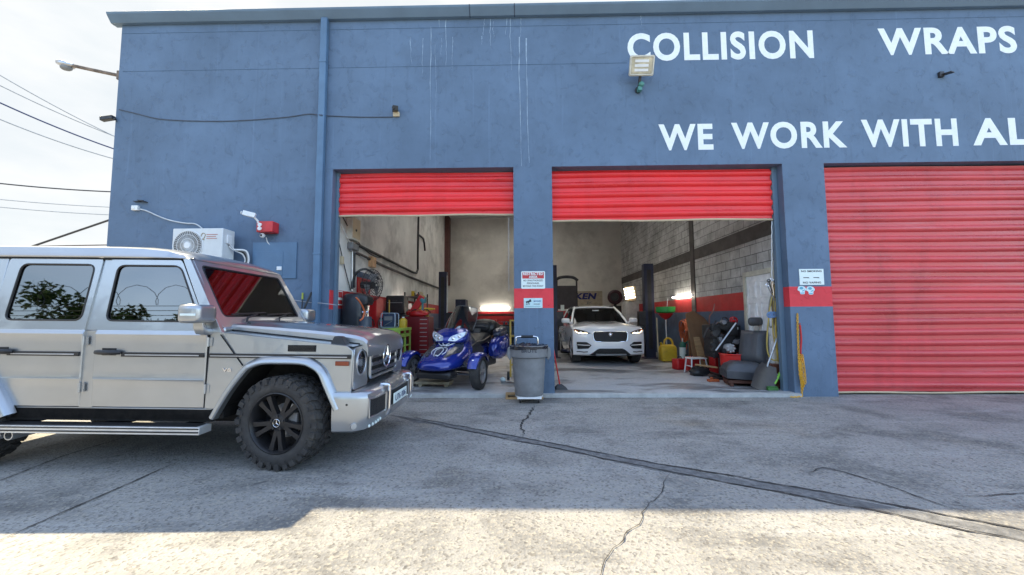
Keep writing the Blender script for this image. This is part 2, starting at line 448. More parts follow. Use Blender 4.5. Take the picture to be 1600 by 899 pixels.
def block_wall_mat():
    m, nt, p = base_mat('concrete_block_wall')
    tc = nd(nt, 'ShaderNodeTexCoord'); mp = nd(nt, 'ShaderNodeMapping', Rotation=(0, R(90), 0))
    sx = nd(nt, 'ShaderNodeSeparateXYZ'); cb = nd(nt, 'ShaderNodeCombineXYZ')
    nt.links.new(tc.outputs['Object'], sx.inputs[0])
    nt.links.new(sx.outputs[1], cb.inputs[0]); nt.links.new(sx.outputs[2], cb.inputs[1])
    br = nd(nt, 'ShaderNodeTexBrick', Scale=1.0)
    br.inputs['Mortar Size'].default_value = 0.008; br.inputs['Brick Width'].default_value = 0.42; br.inputs['Row Height'].default_value = 0.21
    br.inputs['Color1'].default_value = (0.46, 0.455, 0.44, 1); br.inputs['Color2'].default_value = (0.33, 0.325, 0.315, 1); br.inputs['Mortar'].default_value = (0.12, 0.115, 0.11, 1)
    nt.links.new(cb.outputs[0], br.inputs['Vector'])
    w = noise(nt, 1.3, 6, 0.65)
    c = mixc(nt, remap(nt, w, 0.42, 0.62, 0, 0.8), br.outputs['Color'], (0.68, 0.68, 0.67))
    c = mixc(nt, remap(nt, br.outputs['Fac'], 0, 1, 0, 0.55), c, (0.10, 0.10, 0.10))
    c = mixc(nt, remap(nt, noise(nt, 7, 5, 0.7), 0.5, 0.75, 0, 0.5), c, (0.15, 0.145, 0.14))
    nt.links.new(c, p.inputs['Base Color']); p.inputs['Roughness'].default_value = 0.9
    iv = remap(nt, br.outputs['Fac'], 0, 1, 1, 0)
    nt.links.new(bump(nt, iv, 0.8, 0.012, bump(nt, noise(nt, 45, 4, 0.6), 0.4, 0.006)), p.inputs['Normal'])
    return m
def roller_mat(name, col, worn):
    m, nt, p = base_mat(name)
    a = noise(nt, 1.0, 6, 0.65, (0.5, 1, 3.0))
    c = mixc(nt, remap(nt, a, 0.35, 0.65), tuple(k*0.85 for k in col), tuple(min(1, k*1.12) for k in col))
    s = noise(nt, 1.4, 6, 0.7, (0.35, 1, 9.0))
    c = mixc(nt, remap(nt, s, 0.55, 0.75, 0, 0.25 + 0.4*worn), c, (0.60, 0.20, 0.22))
    v_ = noise(nt, 1.1, 5, 0.65, (1.6, 1, 0.25))
    c = mixc(nt, remap(nt, v_, 0.52, 0.72, 0, 0.25 + 0.3*worn), c, tuple(k*0.55 for k in col))
    d = noise(nt, 5.0, 5, 0.7, (0.3, 1, 2.5))
    c = mixc(nt, remap(nt, d, 0.68, 0.74, 0, 0.5), c, (0.16, 0.02, 0.025))
    nt.links.new(c, p.inputs['Base Color'])
    nt.links.new(remap(nt, a, 0.3, 0.7, 0.22, 0.42), p.inputs['Roughness'])
    return m
M['block'] = block_wall_mat()
M['roller'] = roller_mat('red_roller_paint', (0.80, 0.024, 0.028), 0.15)
M['roller_old'] = roller_mat('faded_roller_paint', (0.62, 0.060, 0.068), 0.8)

# ---- ground: one sheet to the horizon
g = MB(); xs = [-900, -60, -20, 0, 20, 60, 900]
g.add([(x, y, 0) for y in xs for x in xs], [(j*7+i, j*7+i+1, (j+1)*7+i+1, (j+1)*7+i) for j in range(6) for i in range(6)])
tag(g.build('ground', M['ground'], smooth=0), kind='structure')

def ribbon(pts_px, w, name, m, z=0.004, wob=0.02, step=0.06, wvar=0.5):
    """an uneven strip along a line on the ground"""
    P = [gr(*p) for p in pts_px]; L = []
    for a, b in zip(P, P[1:]):
        k = max(1, int((b-a).length/step))
        for i in range(k): L.append(a.lerp(b, i/k))
    L.append(P[-1])
    vs = []; fs = []; off = 0.0
    for i, p in enumerate(L):
        t = (L[min(i+1, len(L)-1)] - L[max(i-1, 0)]).normalized(); nrm = Vector((-t.y, t.x, 0))
        off = off*0.8 + random.uniform(-wob, wob)
        ww = w*(1 + random.uniform(-wvar, wvar))/2
        end = min(1, i/6, (len(L)-1-i)/6)*0.9 + 0.1
        q = p + nrm*off
        for s in (-1, 1):
            e = q + nrm*ww*s*end; vs.append((e.x, e.y, z))
    for i in range(len(L)-1): fs.append((2*i, 2*i+1, 2*i+3, 2*i+2))
    b = MB(); b.add(vs, fs)
    return tag(b.build(name, m, smooth=0), kind='structure')
ribbon([(612,649),(700,665),(800,684),(1050,734),(1265,772),(1430,803),(1590,835),(1760,868)], 0.155, 'asphalt_patch_strip', M['patch'], 0.003, 0.012, 0.08, 0.25)
ribbon([(640,652),(800,682),(1050,729),(1300,772),(1465,802),(1600,828),(1760,858)], 0.020, 'pavement_crack', M['crack'], 0.007, 0.012)
ribbon([(604,648),(800,687),(1050,739),(1230,773),(1400,806),(1580,843),(1700,868)], 0.018, 'pavement_crack', M['crack'], 0.007, 0.012)
ribbon([(1052,740),(1035,765),(1005,790),(992,820),(960,858),(945,890),(920,930)], 0.007, 'pavement_crack', M['crack'], 0.007, 0.022)
ribbon([(833,634),(819,655),(815,682)], 0.026, 'pavement_crack', M['crack'], 0.007, 0.03, 0.05)
ribbon([(-40,862),(0,845),(150,779),(290,717)], 0.014, 'pavement_joint', M['crack'], 0.007, 0.003)
ribbon([(-40,766),(0,752),(100,713),(225,675)], 0.016, 'pavement_joint', M['crack'], 0.007, 0.003)
ribbon([(1258,740),(1285,730),(1320,738),(1400,765),(1480,793),(1530,806)], 0.016, 'pavement_crack', M['crack'], 0.007, 0.014)
ribbon([(1500,777),(1560,775),(1640,771)], 0.014, 'pavement_crack', M['crack'], 0.007, 0.01)
ribbon([(620,628),(900,630),(1230,632)], 0.008, 'pavement_joint', M['crack'], 0.007, 0.004)

# ---- shop floor slab (rises gently to the back) and the worn threshold edge
f = MB()
X0, X1, YB = -3.57, 4.93, 19.5
f.add([(X0, FY-0.06, 0), (X1+0.02, FY-0.06, 0), (X0, FY-0.06, SLAB-0.012), (X1+0.02, FY-0.06, SLAB-0.012), (X0, FY+0.02, SLAB), (X1+0.02, FY+0.02, SLAB),
       (X0, YB, floor_z(YB)), (X1+0.02, YB, floor_z(YB))], [(0,1,3,2), (2,3,5,4), (4,5,7,6)])
f.m = [1, 1, 0]
tag(f.build('shop_floor', [M['floor'], M['threshold']], smooth=0), kind='structure')

# ================================================================== BUILDING
bld = thing('repair_shop_building', 'long blue stucco repair shop building with red roller doors and white painted lettering', 'building', (0, FY, 0))
bld_o = Vector((0, FY, 0))
BX0, BX1 = -7.78, 15.0
xs = [BX0, -3.52, -0.105, 0.615, 4.87, 5.63, 9.90, BX1]
zs = [0, 1.595, 1.955, 4.24, 7.19]
TH = 0.26
w = MB()
def solid(i, j): return j == 3 or i % 2 == 0
for i in range(7):
    for j in range(4):
        if not solid(i, j): continue
        red = 1 if (j == 1 and i in (2, 4)) else 0
        x0, x1, z0, z1 = xs[i], xs[i+1], zs[j], zs[j+1]
        w.mi = red
        w.add([(x0,0,z0),(x1,0,z0),(x1,0,z1),(x0,0,z1)], [(0,1,2,3)])
        w.add([(x0,TH,z0),(x1,TH,z0),(x1,TH,z1),(x0,TH,z1)], [(3,2,1,0)])
        jr = 1 if (j == 1) else 0
        for ii, xx in ((i-1, x0), (i+1, x1)):
            if ii < 0 or ii > 6 or not solid(ii, j):
                w.mi = 1 if (jr and 0 <= ii <= 4) else 0
                w.add([(xx,0,z0),(xx,TH,z0),(xx,TH,z1),(xx,0,z1)], [(0,1,2,3)])
        w.mi = 0
        if j == 3 and not solid(i, 2): w.add([(x0,0,z0),(x1,0,z0),(x1,TH,z0),(x0,TH,z0)], [(0,1,2,3)])
me_o = w.build('front_wall', [M['stucco'], M['red_band']], bld, smooth=0)
bm = bmesh.new(); bm.from_mesh(me_o.data); bmesh.ops.remove_doubles(bm, verts=bm.verts, dist=1e-4); bmesh.ops.recalc_face_normals(bm, faces=bm.faces); bm.to_mesh(me_o.data); bm.free()

# shallow joint lines ruled across the plaster
j = MB()
for (a, b) in (((192,112),(980,98)), ((192,53),(1000,33))):
    P, Q = at(*a, FY)-bld_o, at(*b, FY)-bld_o
    j = MB(); j.box(P.x, -0.003, P.z-0.005, Q.x+ (10 if b[0]==1000 else 0), 0.004, P.z+0.002)
    j.build('plaster_joint', mat('dark_blue_joint', (0.055, 0.10, 0.16), 0.8), bld, smooth=0)
# pale run-off streaks down the plaster
rs = random.Random(3); M['streak'] = mat('lime_streak', (0.26, 0.34, 0.44), 0.7, 0, 0.35, 8)
def streak(px, y0, y1, wd):
    a, b = at(px, y0, FY)-bld_o, at(px, y1, FY)-bld_o
    n = 14; off = 0
    vs = []; fs = []
    for i in range(n+1):
        t = i/n; off += rs.uniform(-0.010, 0.010); ww = wd*(1-0.7*t)*rs.uniform(0.35, 1.5)
        for s in (-1, 1): vs.append((a.x+off+s*ww/2, -0.002, a.z+(b.z-a.z)*t))
    for i in range(n): fs.append((2*i, 2*i+1, 2*i+3, 2*i+2))
    st = MB(); st.add(vs, fs); st.build('runoff_streak', M['streak'], bld, smooth=0)
for px, y0, y1, wd in ((812,58,260,.022),(822,60,255,.018),(673,42,250,.014),(697,30,105,.014),(707,58,110,.010),(685,28,43,.02),(641,58,100,.010),(662,60,120,.010),(757,28,62,.012),(766,30,72,.014),(772,34,60,.010),(798,28,110,.014),(793,28,55,.01),(813,25,58,.01),(1002,22,40,.014),(752,56,70,.008),(690,60,90,.008),(680,70,180,.006)):
    streak(px, y0, y1, wd)

s = MB()
s.box(BX0, TH, 0, BX0+0.2, YB-FY+0.2, 7.02)
s.box(BX1-0.2, TH, 0, BX1, YB-FY+0.2, 7.02)
s.box(BX0+0.2, YB-FY, 0, BX1-0.2, YB-FY+0.2, 7.02)
s.build('outer_wall', M['stucco'], bld, smooth=0)
# inside: left plaster wall, back wall, right block wall, ceiling
def banded(name, quad, mats, zr, zb):
    """wall seen from inside with a blue dado, a red band and the upper wall: quad = (p, q) in plan"""
    (xa, ya), (xb, yb) = quad; b = MB()
    for k, (z0, z1) in enumerate(((zr[1], 6.3), (zr[0], zr[1]), (0, zr[0]))):
        b.mi = k
        b.add([(xa, ya, z0), (xb, yb, z0), (xb, yb, z1), (xa, ya, z1)], [(0,1,2,3)])
    return b.build(name, mats, bld, smooth=0)
ZR = (1.62, 1.98)
banded('side_wall', ((X0, TH), (X0, YB-FY)), [M['plaster'], M['dado_red'], M['dado_blue']], ZR, 0)
banded('back_wall', ((X0, YB-FY-0.01), (X1, YB-FY-0.01)), [M['cream'], M['dado_red'], M['dado_blue']], (1.25, 1.72), 0)
banded('block_wall', ((X1, TH), (X1, YB-FY)), [M['block'], M['dado_red'], M['dado_blue']], (1.56, 1.96), 0)

def slab(name, x0, x1, y0, y1, z0, z1, m):
    c = MB(); xs_ = [x0, -2.6, -0.9, 0.1, 1.8, 2.2, 3.9, x1]; ys_ = [y0, 2.2, 5.2, 6.6, 10.6, y1]
    for i in range(7):
        for j in range(5):
            if (i, j) in ((1, 1), (1, 3), (3, 3), (5, 1)): continue
            c.box(xs_[i], ys_[j], z0, xs_[i+1], ys_[j+1], z1)
    return c.build(name, m, bld, smooth=0)
slab('ceiling', X0, X1, TH, YB-FY, 6.3, 6.42, M['ceiling'])
slab('roof', BX0-0.02, BX1, TH+0.002, YB-FY+0.2, 7.02, 7.18, M['ceiling'])
mt, nt_, p_ = base_mat('added_translucent_panel')
trn = nd(nt_, 'ShaderNodeBsdfTranslucent', Color=(0.93, 0.94, 0.95, 1))
nt_.links.new(trn.outputs[0], nt_.nodes['Material Output'].inputs['Surface'])
for xa, ya, ln in ((-2.62, 2.18, 3.04), (-2.62, 6.58, 4.04), (0.08, 6.58, 4.04), (2.18, 2.18, 3.04)):  # unseen roof panels, added to let daylight reach the back of the shop
    if 1:
        c = MB(); c.add([(xa, ya, 7.20), (xa+1.74, ya, 7.20), (xa+1.74, ya+ln, 7.20), (xa, ya+ln, 7.20)], [(0,1,2,3)])
        c.build('added_roof_light', mt, bld, smooth=0)
        c = MB()
        for (x0, y0, x1, y1) in ((xa-0.04, ya-0.04, xa+0.02, ya+ln+0.04), (xa+1.72, ya-0.04, xa+1.78, ya+ln+0.04), (xa+0.02, ya-0.04, xa+1.72, ya+0.02), (xa+0.02, ya+ln-0.02, xa+1.72, ya+ln+0.04)):
            c.box(x0, y0, 6.425, x1, y1, 7.195)
        c.build('added_roof_light_kerb', M['white'], bld, smooth=0)
# bond beam, pilaster on the right wall; steel posts at the back left
b = MB()
zb0 = atx(1100, 398, X1).z
b.box(X1-0.012, TH+0.02, 3.02, X1+0.01, YB-FY-0.02, 3.32)
b.build('bond_beam', M['beam'], bld, smooth=0)
b = MB(); yp = atx(1083, 420, X1).y - FY
b.box(X1-0.03, yp-0.12, 0.05, X1+0.01, yp+0.12, 6.3); b.build('pilaster', M['beam'], bld, smooth=0)
b = MB(); b.box(X0, YB-FY-0.55, 3.0, X0+0.20, YB-FY-0.03, 6.3); b.build('steel_column', mat('rusty_brown_steel', (0.12, 0.05, 0.045), 0.7), bld, smooth=0)

# fascia gutter with a sloped profile
fa = MB()
prof = [(-0.004, 7.185), (-0.07, 7.19), (-0.12, 7.25), (-0.165, 7.31), (-0.175, 7.345), (-0.165, 7.352), (0.06, 7.352), (0.06, 7.192), (-0.004, 7.192)]
fa.loft([[(x, y, z) for y, z in prof] for x in (BX0-0.16, BX1+0.1)])
fa.build('roof_gutter', M['trim'], bld, bevel=0.004, smooth=20)
fa = MB()
for px in (735, 804):
    fa = MB(); x = at(px, 20, FY).x; fa.loft([[Vector((x+dx, y-0.003, z)) for y, z in ((-0.07,7.187),(-0.12,7.247),(-0.165,7.307),(-0.178,7.345),(-0.165,7.355),(0.02,7.355),(0.02,7.187))] for dx in (-0.008,0.008)])
    fa.build('gutter_joint', mat('gutter_seam', (0.03, 0.045, 0.08), 0.6), bld, smooth=0)
# downpipe
dp = MB(); xd = at(502, 300, FY).x
dp.box(xd-0.065, -0.11, 0.03, xd+0.065, -0.005, 7.20)
dp.build('downpipe', M['downpipe'], bld, bevel=0.015)
dp = MB()
for z in (2.6, 6.3):
    dp = MB(); dp.box(xd-0.07, -0.116, z, xd+0.07, -0.003, z+0.03)
    dp.build('downpipe_strap', M['downpipe'], bld, bevel=0.003)
# roller doors
def roller(x0, x1, zbot, m, label, hang=0.0):
    r = MB(); pitch = 0.192; y0 = 0.20; ztop = 4.23; rows = []
    z = zbot
    prof = [(0, 0), (0.050, 0), (0.078, 0.040), (0.128, 0.046), (0.158, 0.030), (0.172, 0.0)]
    while z < ztop:
        for dz, dy in prof:
            if z + dz < ztop: rows.append((z+dz, y0-dy))
        z += pitch
    nx = 24; vs = []; fs = []
    for zz, yy in rows:
        for i in range(nx+1):
            t = i/nx; vs.append((x0+(x1-x0)*t, yy + 0.004*math.sin(t*9+zz*2), zz + 0.006*math.sin(t*5+zz*3)))
    for jx in range(len(rows)-1):
        for i in range(nx):
            a = jx*(nx+1)+i; fs.append((a, a+1, a+nx+2, a+nx+1))
    r.add(vs, fs)
    o = r.build('roller_door', m, bld, smooth=50); o['label'] = label
    k = MB(); k.tube([(x0+(x1-x0)*i/12, 0.19, zbot-0.014+0.008*math.sin(i*0.9)) for i in range(13)], 0.018, 6)
    k.build('bottom_bar', M['beige'], o)
    return o
d1 = roller(-3.46, -0.11, 3.40, M['roller'], 'narrow bright red roller door rolled up')
d2 = roller(0.62, 4.76, 3.26, M['roller'], 'wide bright red roller door rolled up')
d3 = roller(5.64, 9.89, 0.05, M['roller_old'], 'faded red roller door rolled fully down')
gm = M['darksteel']
for (xa, xb, p) in ((-3.515, -3.465, d1), (4.775, 4.865, d2)):
    k = MB(); k.box(xa, 0.16, SLAB, xb, 0.25, 4.235); k.build('guide_rail', M['trim'], p, smooth=0)
# hanging pull chain and rope of the doors
for (px, y0, y1, d) in ((795, 340, 455, d1), (1206, 345, 440, d2)):
    a, e = at(px, y0, FY+0.22)-bld_o, at(px, y1, FY+0.22)-bld_o
    k = MB(); k.tube([a.lerp(e, i/20) + Vector((0.006*math.sin(i*2.1), 0, 0)) for i in range(21)], 0.009, 5)
    k.build('pull_chain', M['steel'], d)
# lettering painted on the wall
def wall_text(body, p0, p1, h_px):
    a, e = at(*p0, FY), at(*p1, FY)
    o = letters('painted_lettering', body, e.x-a.x, h_px*FY/FPX*1.0, M['letter'], bld, (a.x, 0, a.z), (0, 0, 0), 0.032, 0.006, 1.12)
    o['label'] = 'white painted word ' + body.lower()
wall_text('COLLISION', (981,96.5), (1272,91), 48)
wall_text('WRAPS', (1374,87), (1590,82), 46)
wall_text('WE', (1030,235.5), (1115,235), 43)
wall_text('WORK', (1144,233.5), (1324,231), 44)
wall_text('WITH', (1348,230.5), (1498,229), 45)
wall_text('ALL', (1521,227.5), (1650,225), 44)
# pilaster door in the right wall
DY0, DY1 = atx(1212, 500, X1).y, atx(1163, 500, X1).y
dz = atx(1190, 428, X1).z
# ================================================================== BOXY SILVER OFF-ROADER (x forward, near side is -y, origin under the front axle)
def paint(name, col, metal=0.75, rough=0.30, coat=1.0):
    m, nt, p = base_mat(name)
    f = noise(nt, 2.5, 4, 0.6)
    nt.links.new(mixc(nt, remap(nt, f, 0.3, 0.7), tuple(k*0.95 for k in col), tuple(min(1, k*1.04) for k in col)), p.inputs['Base Color'])
    d = noise(nt, 1.6, 3, 0.5)
    nt.links.new(remap(nt, d, 0.35, 0.7, rough, rough+0.06), p.inputs['Roughness'])
    p.inputs['Metallic'].default_value = metal; p.inputs['Coat Weight'].default_value = coat; p.inputs['Coat Roughness'].default_value = 0.03
    nt.links.new(bump(nt, noise(nt, 1.6, 2, 0.5), 0.03, 0.02), p.inputs['Coat Normal'])
    return m
SIL = paint('silver_metallic_paint', (0.41, 0.43, 0.455), 0.80, 0.29)
TRIM = M['black']
TINT = glass_mat('tinted_glass', (0.035, 0.04, 0.045), 0.13, 1.6)
CLEAR = glass_mat('windscreen_glass', (0.62, 0.72, 0.70), 0.05, 1.55)
LENS = glass_mat('clear_lens', (0.9, 0.92, 0.95), 0.02, 1.5)
GAP = mat('shut_line_black', (0.008, 0.008, 0.009), 0.8)
SEAT = mat('black_leather', (0.022, 0.022, 0.024), 0.5, 0, 0.2, 6)
RIM = mat('satin_black_alloy', (0.022, 0.022, 0.025), 0.36, 0.3, 0.2, 8)

suv = thing('off_road_car', 'boxy silver off road car with black wheels parked across the concrete lot', 'car', (-2.31, 4.775, 0), (0, R(0.9), R(0.8)))
def ys(z): return 0.868 if z <= 1.29 else 0.868 - (z-1.29)*0.105
ROOFZ = 2.035

# --- core
b = MB()
b.mi = 1
b.box(-3.60, -0.80, 0.50, -0.63, 0.80, 0.98)                       # tub up to the seat base
b.box(-3.55, -0.45, 0.33, 0.60, 0.45, 0.52)                       # chassis
b.box(-0.62, -0.42, 0.50, 0.62, 0.42, 1.08)                       # engine bay
b.box(-0.66, -0.82, 0.45, -0.60, 0.82, 1.28)                      # firewall
b.mi = 0
for s in (-1, 1):
    # sill, quarter panel, pillars
    b.mi = 1; b.box(-2.98, s*0.80, 0.435, -0.70, s*0.842, 0.535); b.mi = 0; b.box(-2.62, s*0.80, 0.5355, -0.70, s*0.846, 0.548)
    q = [(-3.80,0.60),(-3.80,2.03),(-2.93,2.03),(-2.93,1.29),(-2.93,0.93),(-2.62,0.565),(-2.55,0.50),(-2.60,0.48),(-2.72,0.75),(-2.86,0.93),(-3.22,0.95),(-3.38,0.90),(-3.52,0.60)]
    low = [p for p in q if p[1] <= 1.29]
    b.plate([(-3.80,0.60),(-3.80,1.29),(-2.935,1.29),(-2.935,0.93),(-2.64,0.545),(-2.72,0.52),(-2.92,0.90),(-3.40,0.90),(-3.54,0.60)], [], lambda x, z, d, s=s: Vector((x, s*(0.858-d), z)), 0.02)
    b.plate([(-3.80,1.29),(-3.80,2.02),(-2.90,2.02),(-2.93,1.29)], [rrect(-3.68,1.40,-3.02,1.93,0.06)], lambda x, z, d, s=s: Vector((x, s*(ys(z)-0.010-d), z)), 0.03)
    # B pillar and A pillar (flat strip between the door and the windscreen)
    b.plate([(-1.99,0.545),(-1.99,1.29),(-1.86,1.29),(-1.86,0.545)], [], lambda x, z, d, s=s: Vector((x, s*(0.850-d), z)), 0.02)
    b.plate([(-1.99,1.29),(-1.93,2.02),(-1.84,2.02),(-1.86,1.29)], [], lambda x, z, d, s=s: Vector((x, s*(ys(z)-0.018-d), z)), 0.03)
    b.plate([(-0.765,1.28),(-1.135,2.02),(-1.06,2.02),(-0.635,1.28)], [], lambda x, z, d, s=s: Vector((x, s*(ys(z)-0.004-d), z)), 0.05)
    # body behind the front wheel arch, up to the bonnet line
b.box(-3.82, -0.84, 0.60, -3.78, 0.84, 2.02)
b.build('body', [SIL, GAP], suv, bevel=0.006)
# roof: crowned, with the drip rail along both sides and a rounded front edge
r = MB(); rings = []
def roof_ring(x, dz, sc_):
    pts = [(-0.806,2.018),(-0.812,2.030),(-0.806,2.040),(-0.800,2.062),(-0.785,2.122),(-0.66,2.152),(-0.3,2.170),(0,2.174)]
    pts = pts + [(-y, z) for y, z in reversed(pts[:-1])]
    return [Vector((x, y*sc_, max(2.016, z+dz*(1 if z > 2.04 else 0.3)))) for y, z in pts] + [Vector((x, 0.6*sc_, 2.010)), Vector((x, -0.6*sc_, 2.010))]
for x, dz, k in ((-3.84,-0.06,0.985),(-3.78,-0.02,1),(-3.0,0,1),(-1.9,0,1),(-1.55,-0.008,1),(-1.30,-0.030,0.997),(-1.14,-0.065,0.99),(-1.06,-0.105,0.98),(-1.045,-0.14,0.975)):
    rings.append(roof_ring(x, dz, k))
r.loft(rings); r.build('roof', SIL, suv, smooth=50)
for s in (-1, 1):
    r = MB(); r.tube([(-3.8, s*0.799, 2.010), (-1.13, s*0.790, 2.006)], 0.007, 6)
    r.build('roof_drip_seal', GAP, suv)
# --- doors
def door(name_label, kind, s):
    rear = kind == 'rear'
    if rear: rows = lambda z: (-2.925 if z > 0.93 else -2.925 + (0.93-z)*0.78, -1.985)
    else: rows = lambda z: (-1.868, -0.768)
    prof = [(0.552,0.846),(0.560,0.856),(0.80,0.862),(0.822,0.870),(0.842,0.866),(1.02,0.868),(1.235,0.870),(1.255,0.878),(1.272,0.872),(1.285,0.864),(1.295,0.862)]
    d = MB(); vs = []; fs = []
    zz = []
    for (z0, o0), (z1, o1) in zip(prof, prof[1:]):
        zz.append((z0, o0))
        if z1 - z0 > 0.1: zz += [(z0+(z1-z0)*t, o0+(o1-o0)*t) for t in (0.33, 0.5, 0.66)]
    zz.append(prof[-1])
    for z, o in zz:
        a, e = rows(z)
        for x, y in ((a, o-0.03), (a, o-0.006), (a+0.008, o), (e-0.008, o), (e, o-0.006), (e, o-0.03)): vs.append((x, s*y, z))
    for i in range(len(zz)-1):
        for k in range(5): fs.append((i*6+k, i*6+k+1, (i+1)*6+k+1, (i+1)*6+k))
    d.add(vs, fs)
    if rear:
        out = rpoly([(-2.925,1.295),(-1.985,1.295),(-1.935,2.008),(-2.885,2.008)], [0,0,.03,.05])
        hole = rpoly([(-2.80,1.385),(-2.04,1.385),(-2.005,1.945),(-2.75,1.945)], 0.075, 5)
    else:
        out = rpoly([(-1.868,1.295),(-0.772,1.295),(-1.140,2.008),(-1.850,2.008)], [0,0,.05,.03])
        hole = rpoly([(-1.795,1.385),(-0.865,1.385),(-1.140,1.940),(-1.770,1.940)], 0.075, 5)
    fn = lambda x, z, dd: Vector((x, s*(ys(z)-0.004-dd), z))
    d.plate(out, [hole], fn, 0.035)
    o = d.build('door', SIL, suv, smooth=30); o['label'] = name_label
    gl = MB(); gl.plate(hole, [], lambda x, z, dd: Vector((x, s*(ys(z)-0.016-dd), z)), 0.004); gl.build('window', TINT, o, smooth=0)
    t = MB(); t.tube([fn(x, z, 0.001) for x, z in hole], 0.009, 6, True); t.build('window_seal', TRIM, o)
    a, e = rows(1.06)
    mo = MB(); x0, x1 = (a+0.28, e-0.02) if not rear else (a+0.22, e-0.02)
    mo.mi = 0; mo.box(x0, s*0.866, 1.040, x1, s*0.884, 1.082)
    mo.mi = 1; mo.box(x0+0.04, s*0.884, 1.052, x1-0.04, s*0.888, 1.064)
    mo.build('side_moulding', [TRIM, M['steel']], o, bevel=0.003)
    h = MB(); hx = a + 0.02
    h.box(hx, s*0.866, 1.062, hx+0.065, s*0.888, 1.098)
    h.tube(smooth_path([(hx+0.03, s*0.895, 1.08), (hx+0.10, s*0.925, 1.082), (hx+0.20, s*0.925, 1.082), (hx+0.25, s*0.88, 1.08)], 4), [0.022]*13, 8)
    h.box(hx+0.06, s*0.868, 1.05, hx+0.20, s*0.872, 1.12)
    h.build('handle', TRIM, o, bevel=0.004)
    k = MB(); k.cyl((hx+0.022, s*0.886, 1.080), (hx+0.022, s*0.892, 1.080), 0.014, n=12); k.build('lock', M['chrome'], o)
    for z in (1.19, 0.74):
        hg = MB()
        hg.cyl((e+0.012, s*0.880, z-0.045), (e+0.012, s*0.880, z+0.045), 0.013, n=10); hg.cyl((e+0.012, s*0.880, z-0.006), (e+0.012, s*0.880, z+0.006), 0.015, n=10)
        hg.box(e+0.012, s*0.862, z-0.04, e+0.05, s*0.872, z+0.04)
        hg.build('hinge', SIL, o)
    return o
for s in (-1, 1):
    side = 'near side' if s < 0 else 'far side'
    door('silver front door on the ' + side, 'front', s)
    door('silver rear door on the ' + side, 'rear', s)
# dark shut lines behind the panel gaps
for s in (-1, 1):
    g_ = MB(); g_.box(-2.93, s*0.800, 0.44, -0.66, s*0.842, 1.29)
    g_.build('shut_line_backing', GAP, suv, smooth=0)
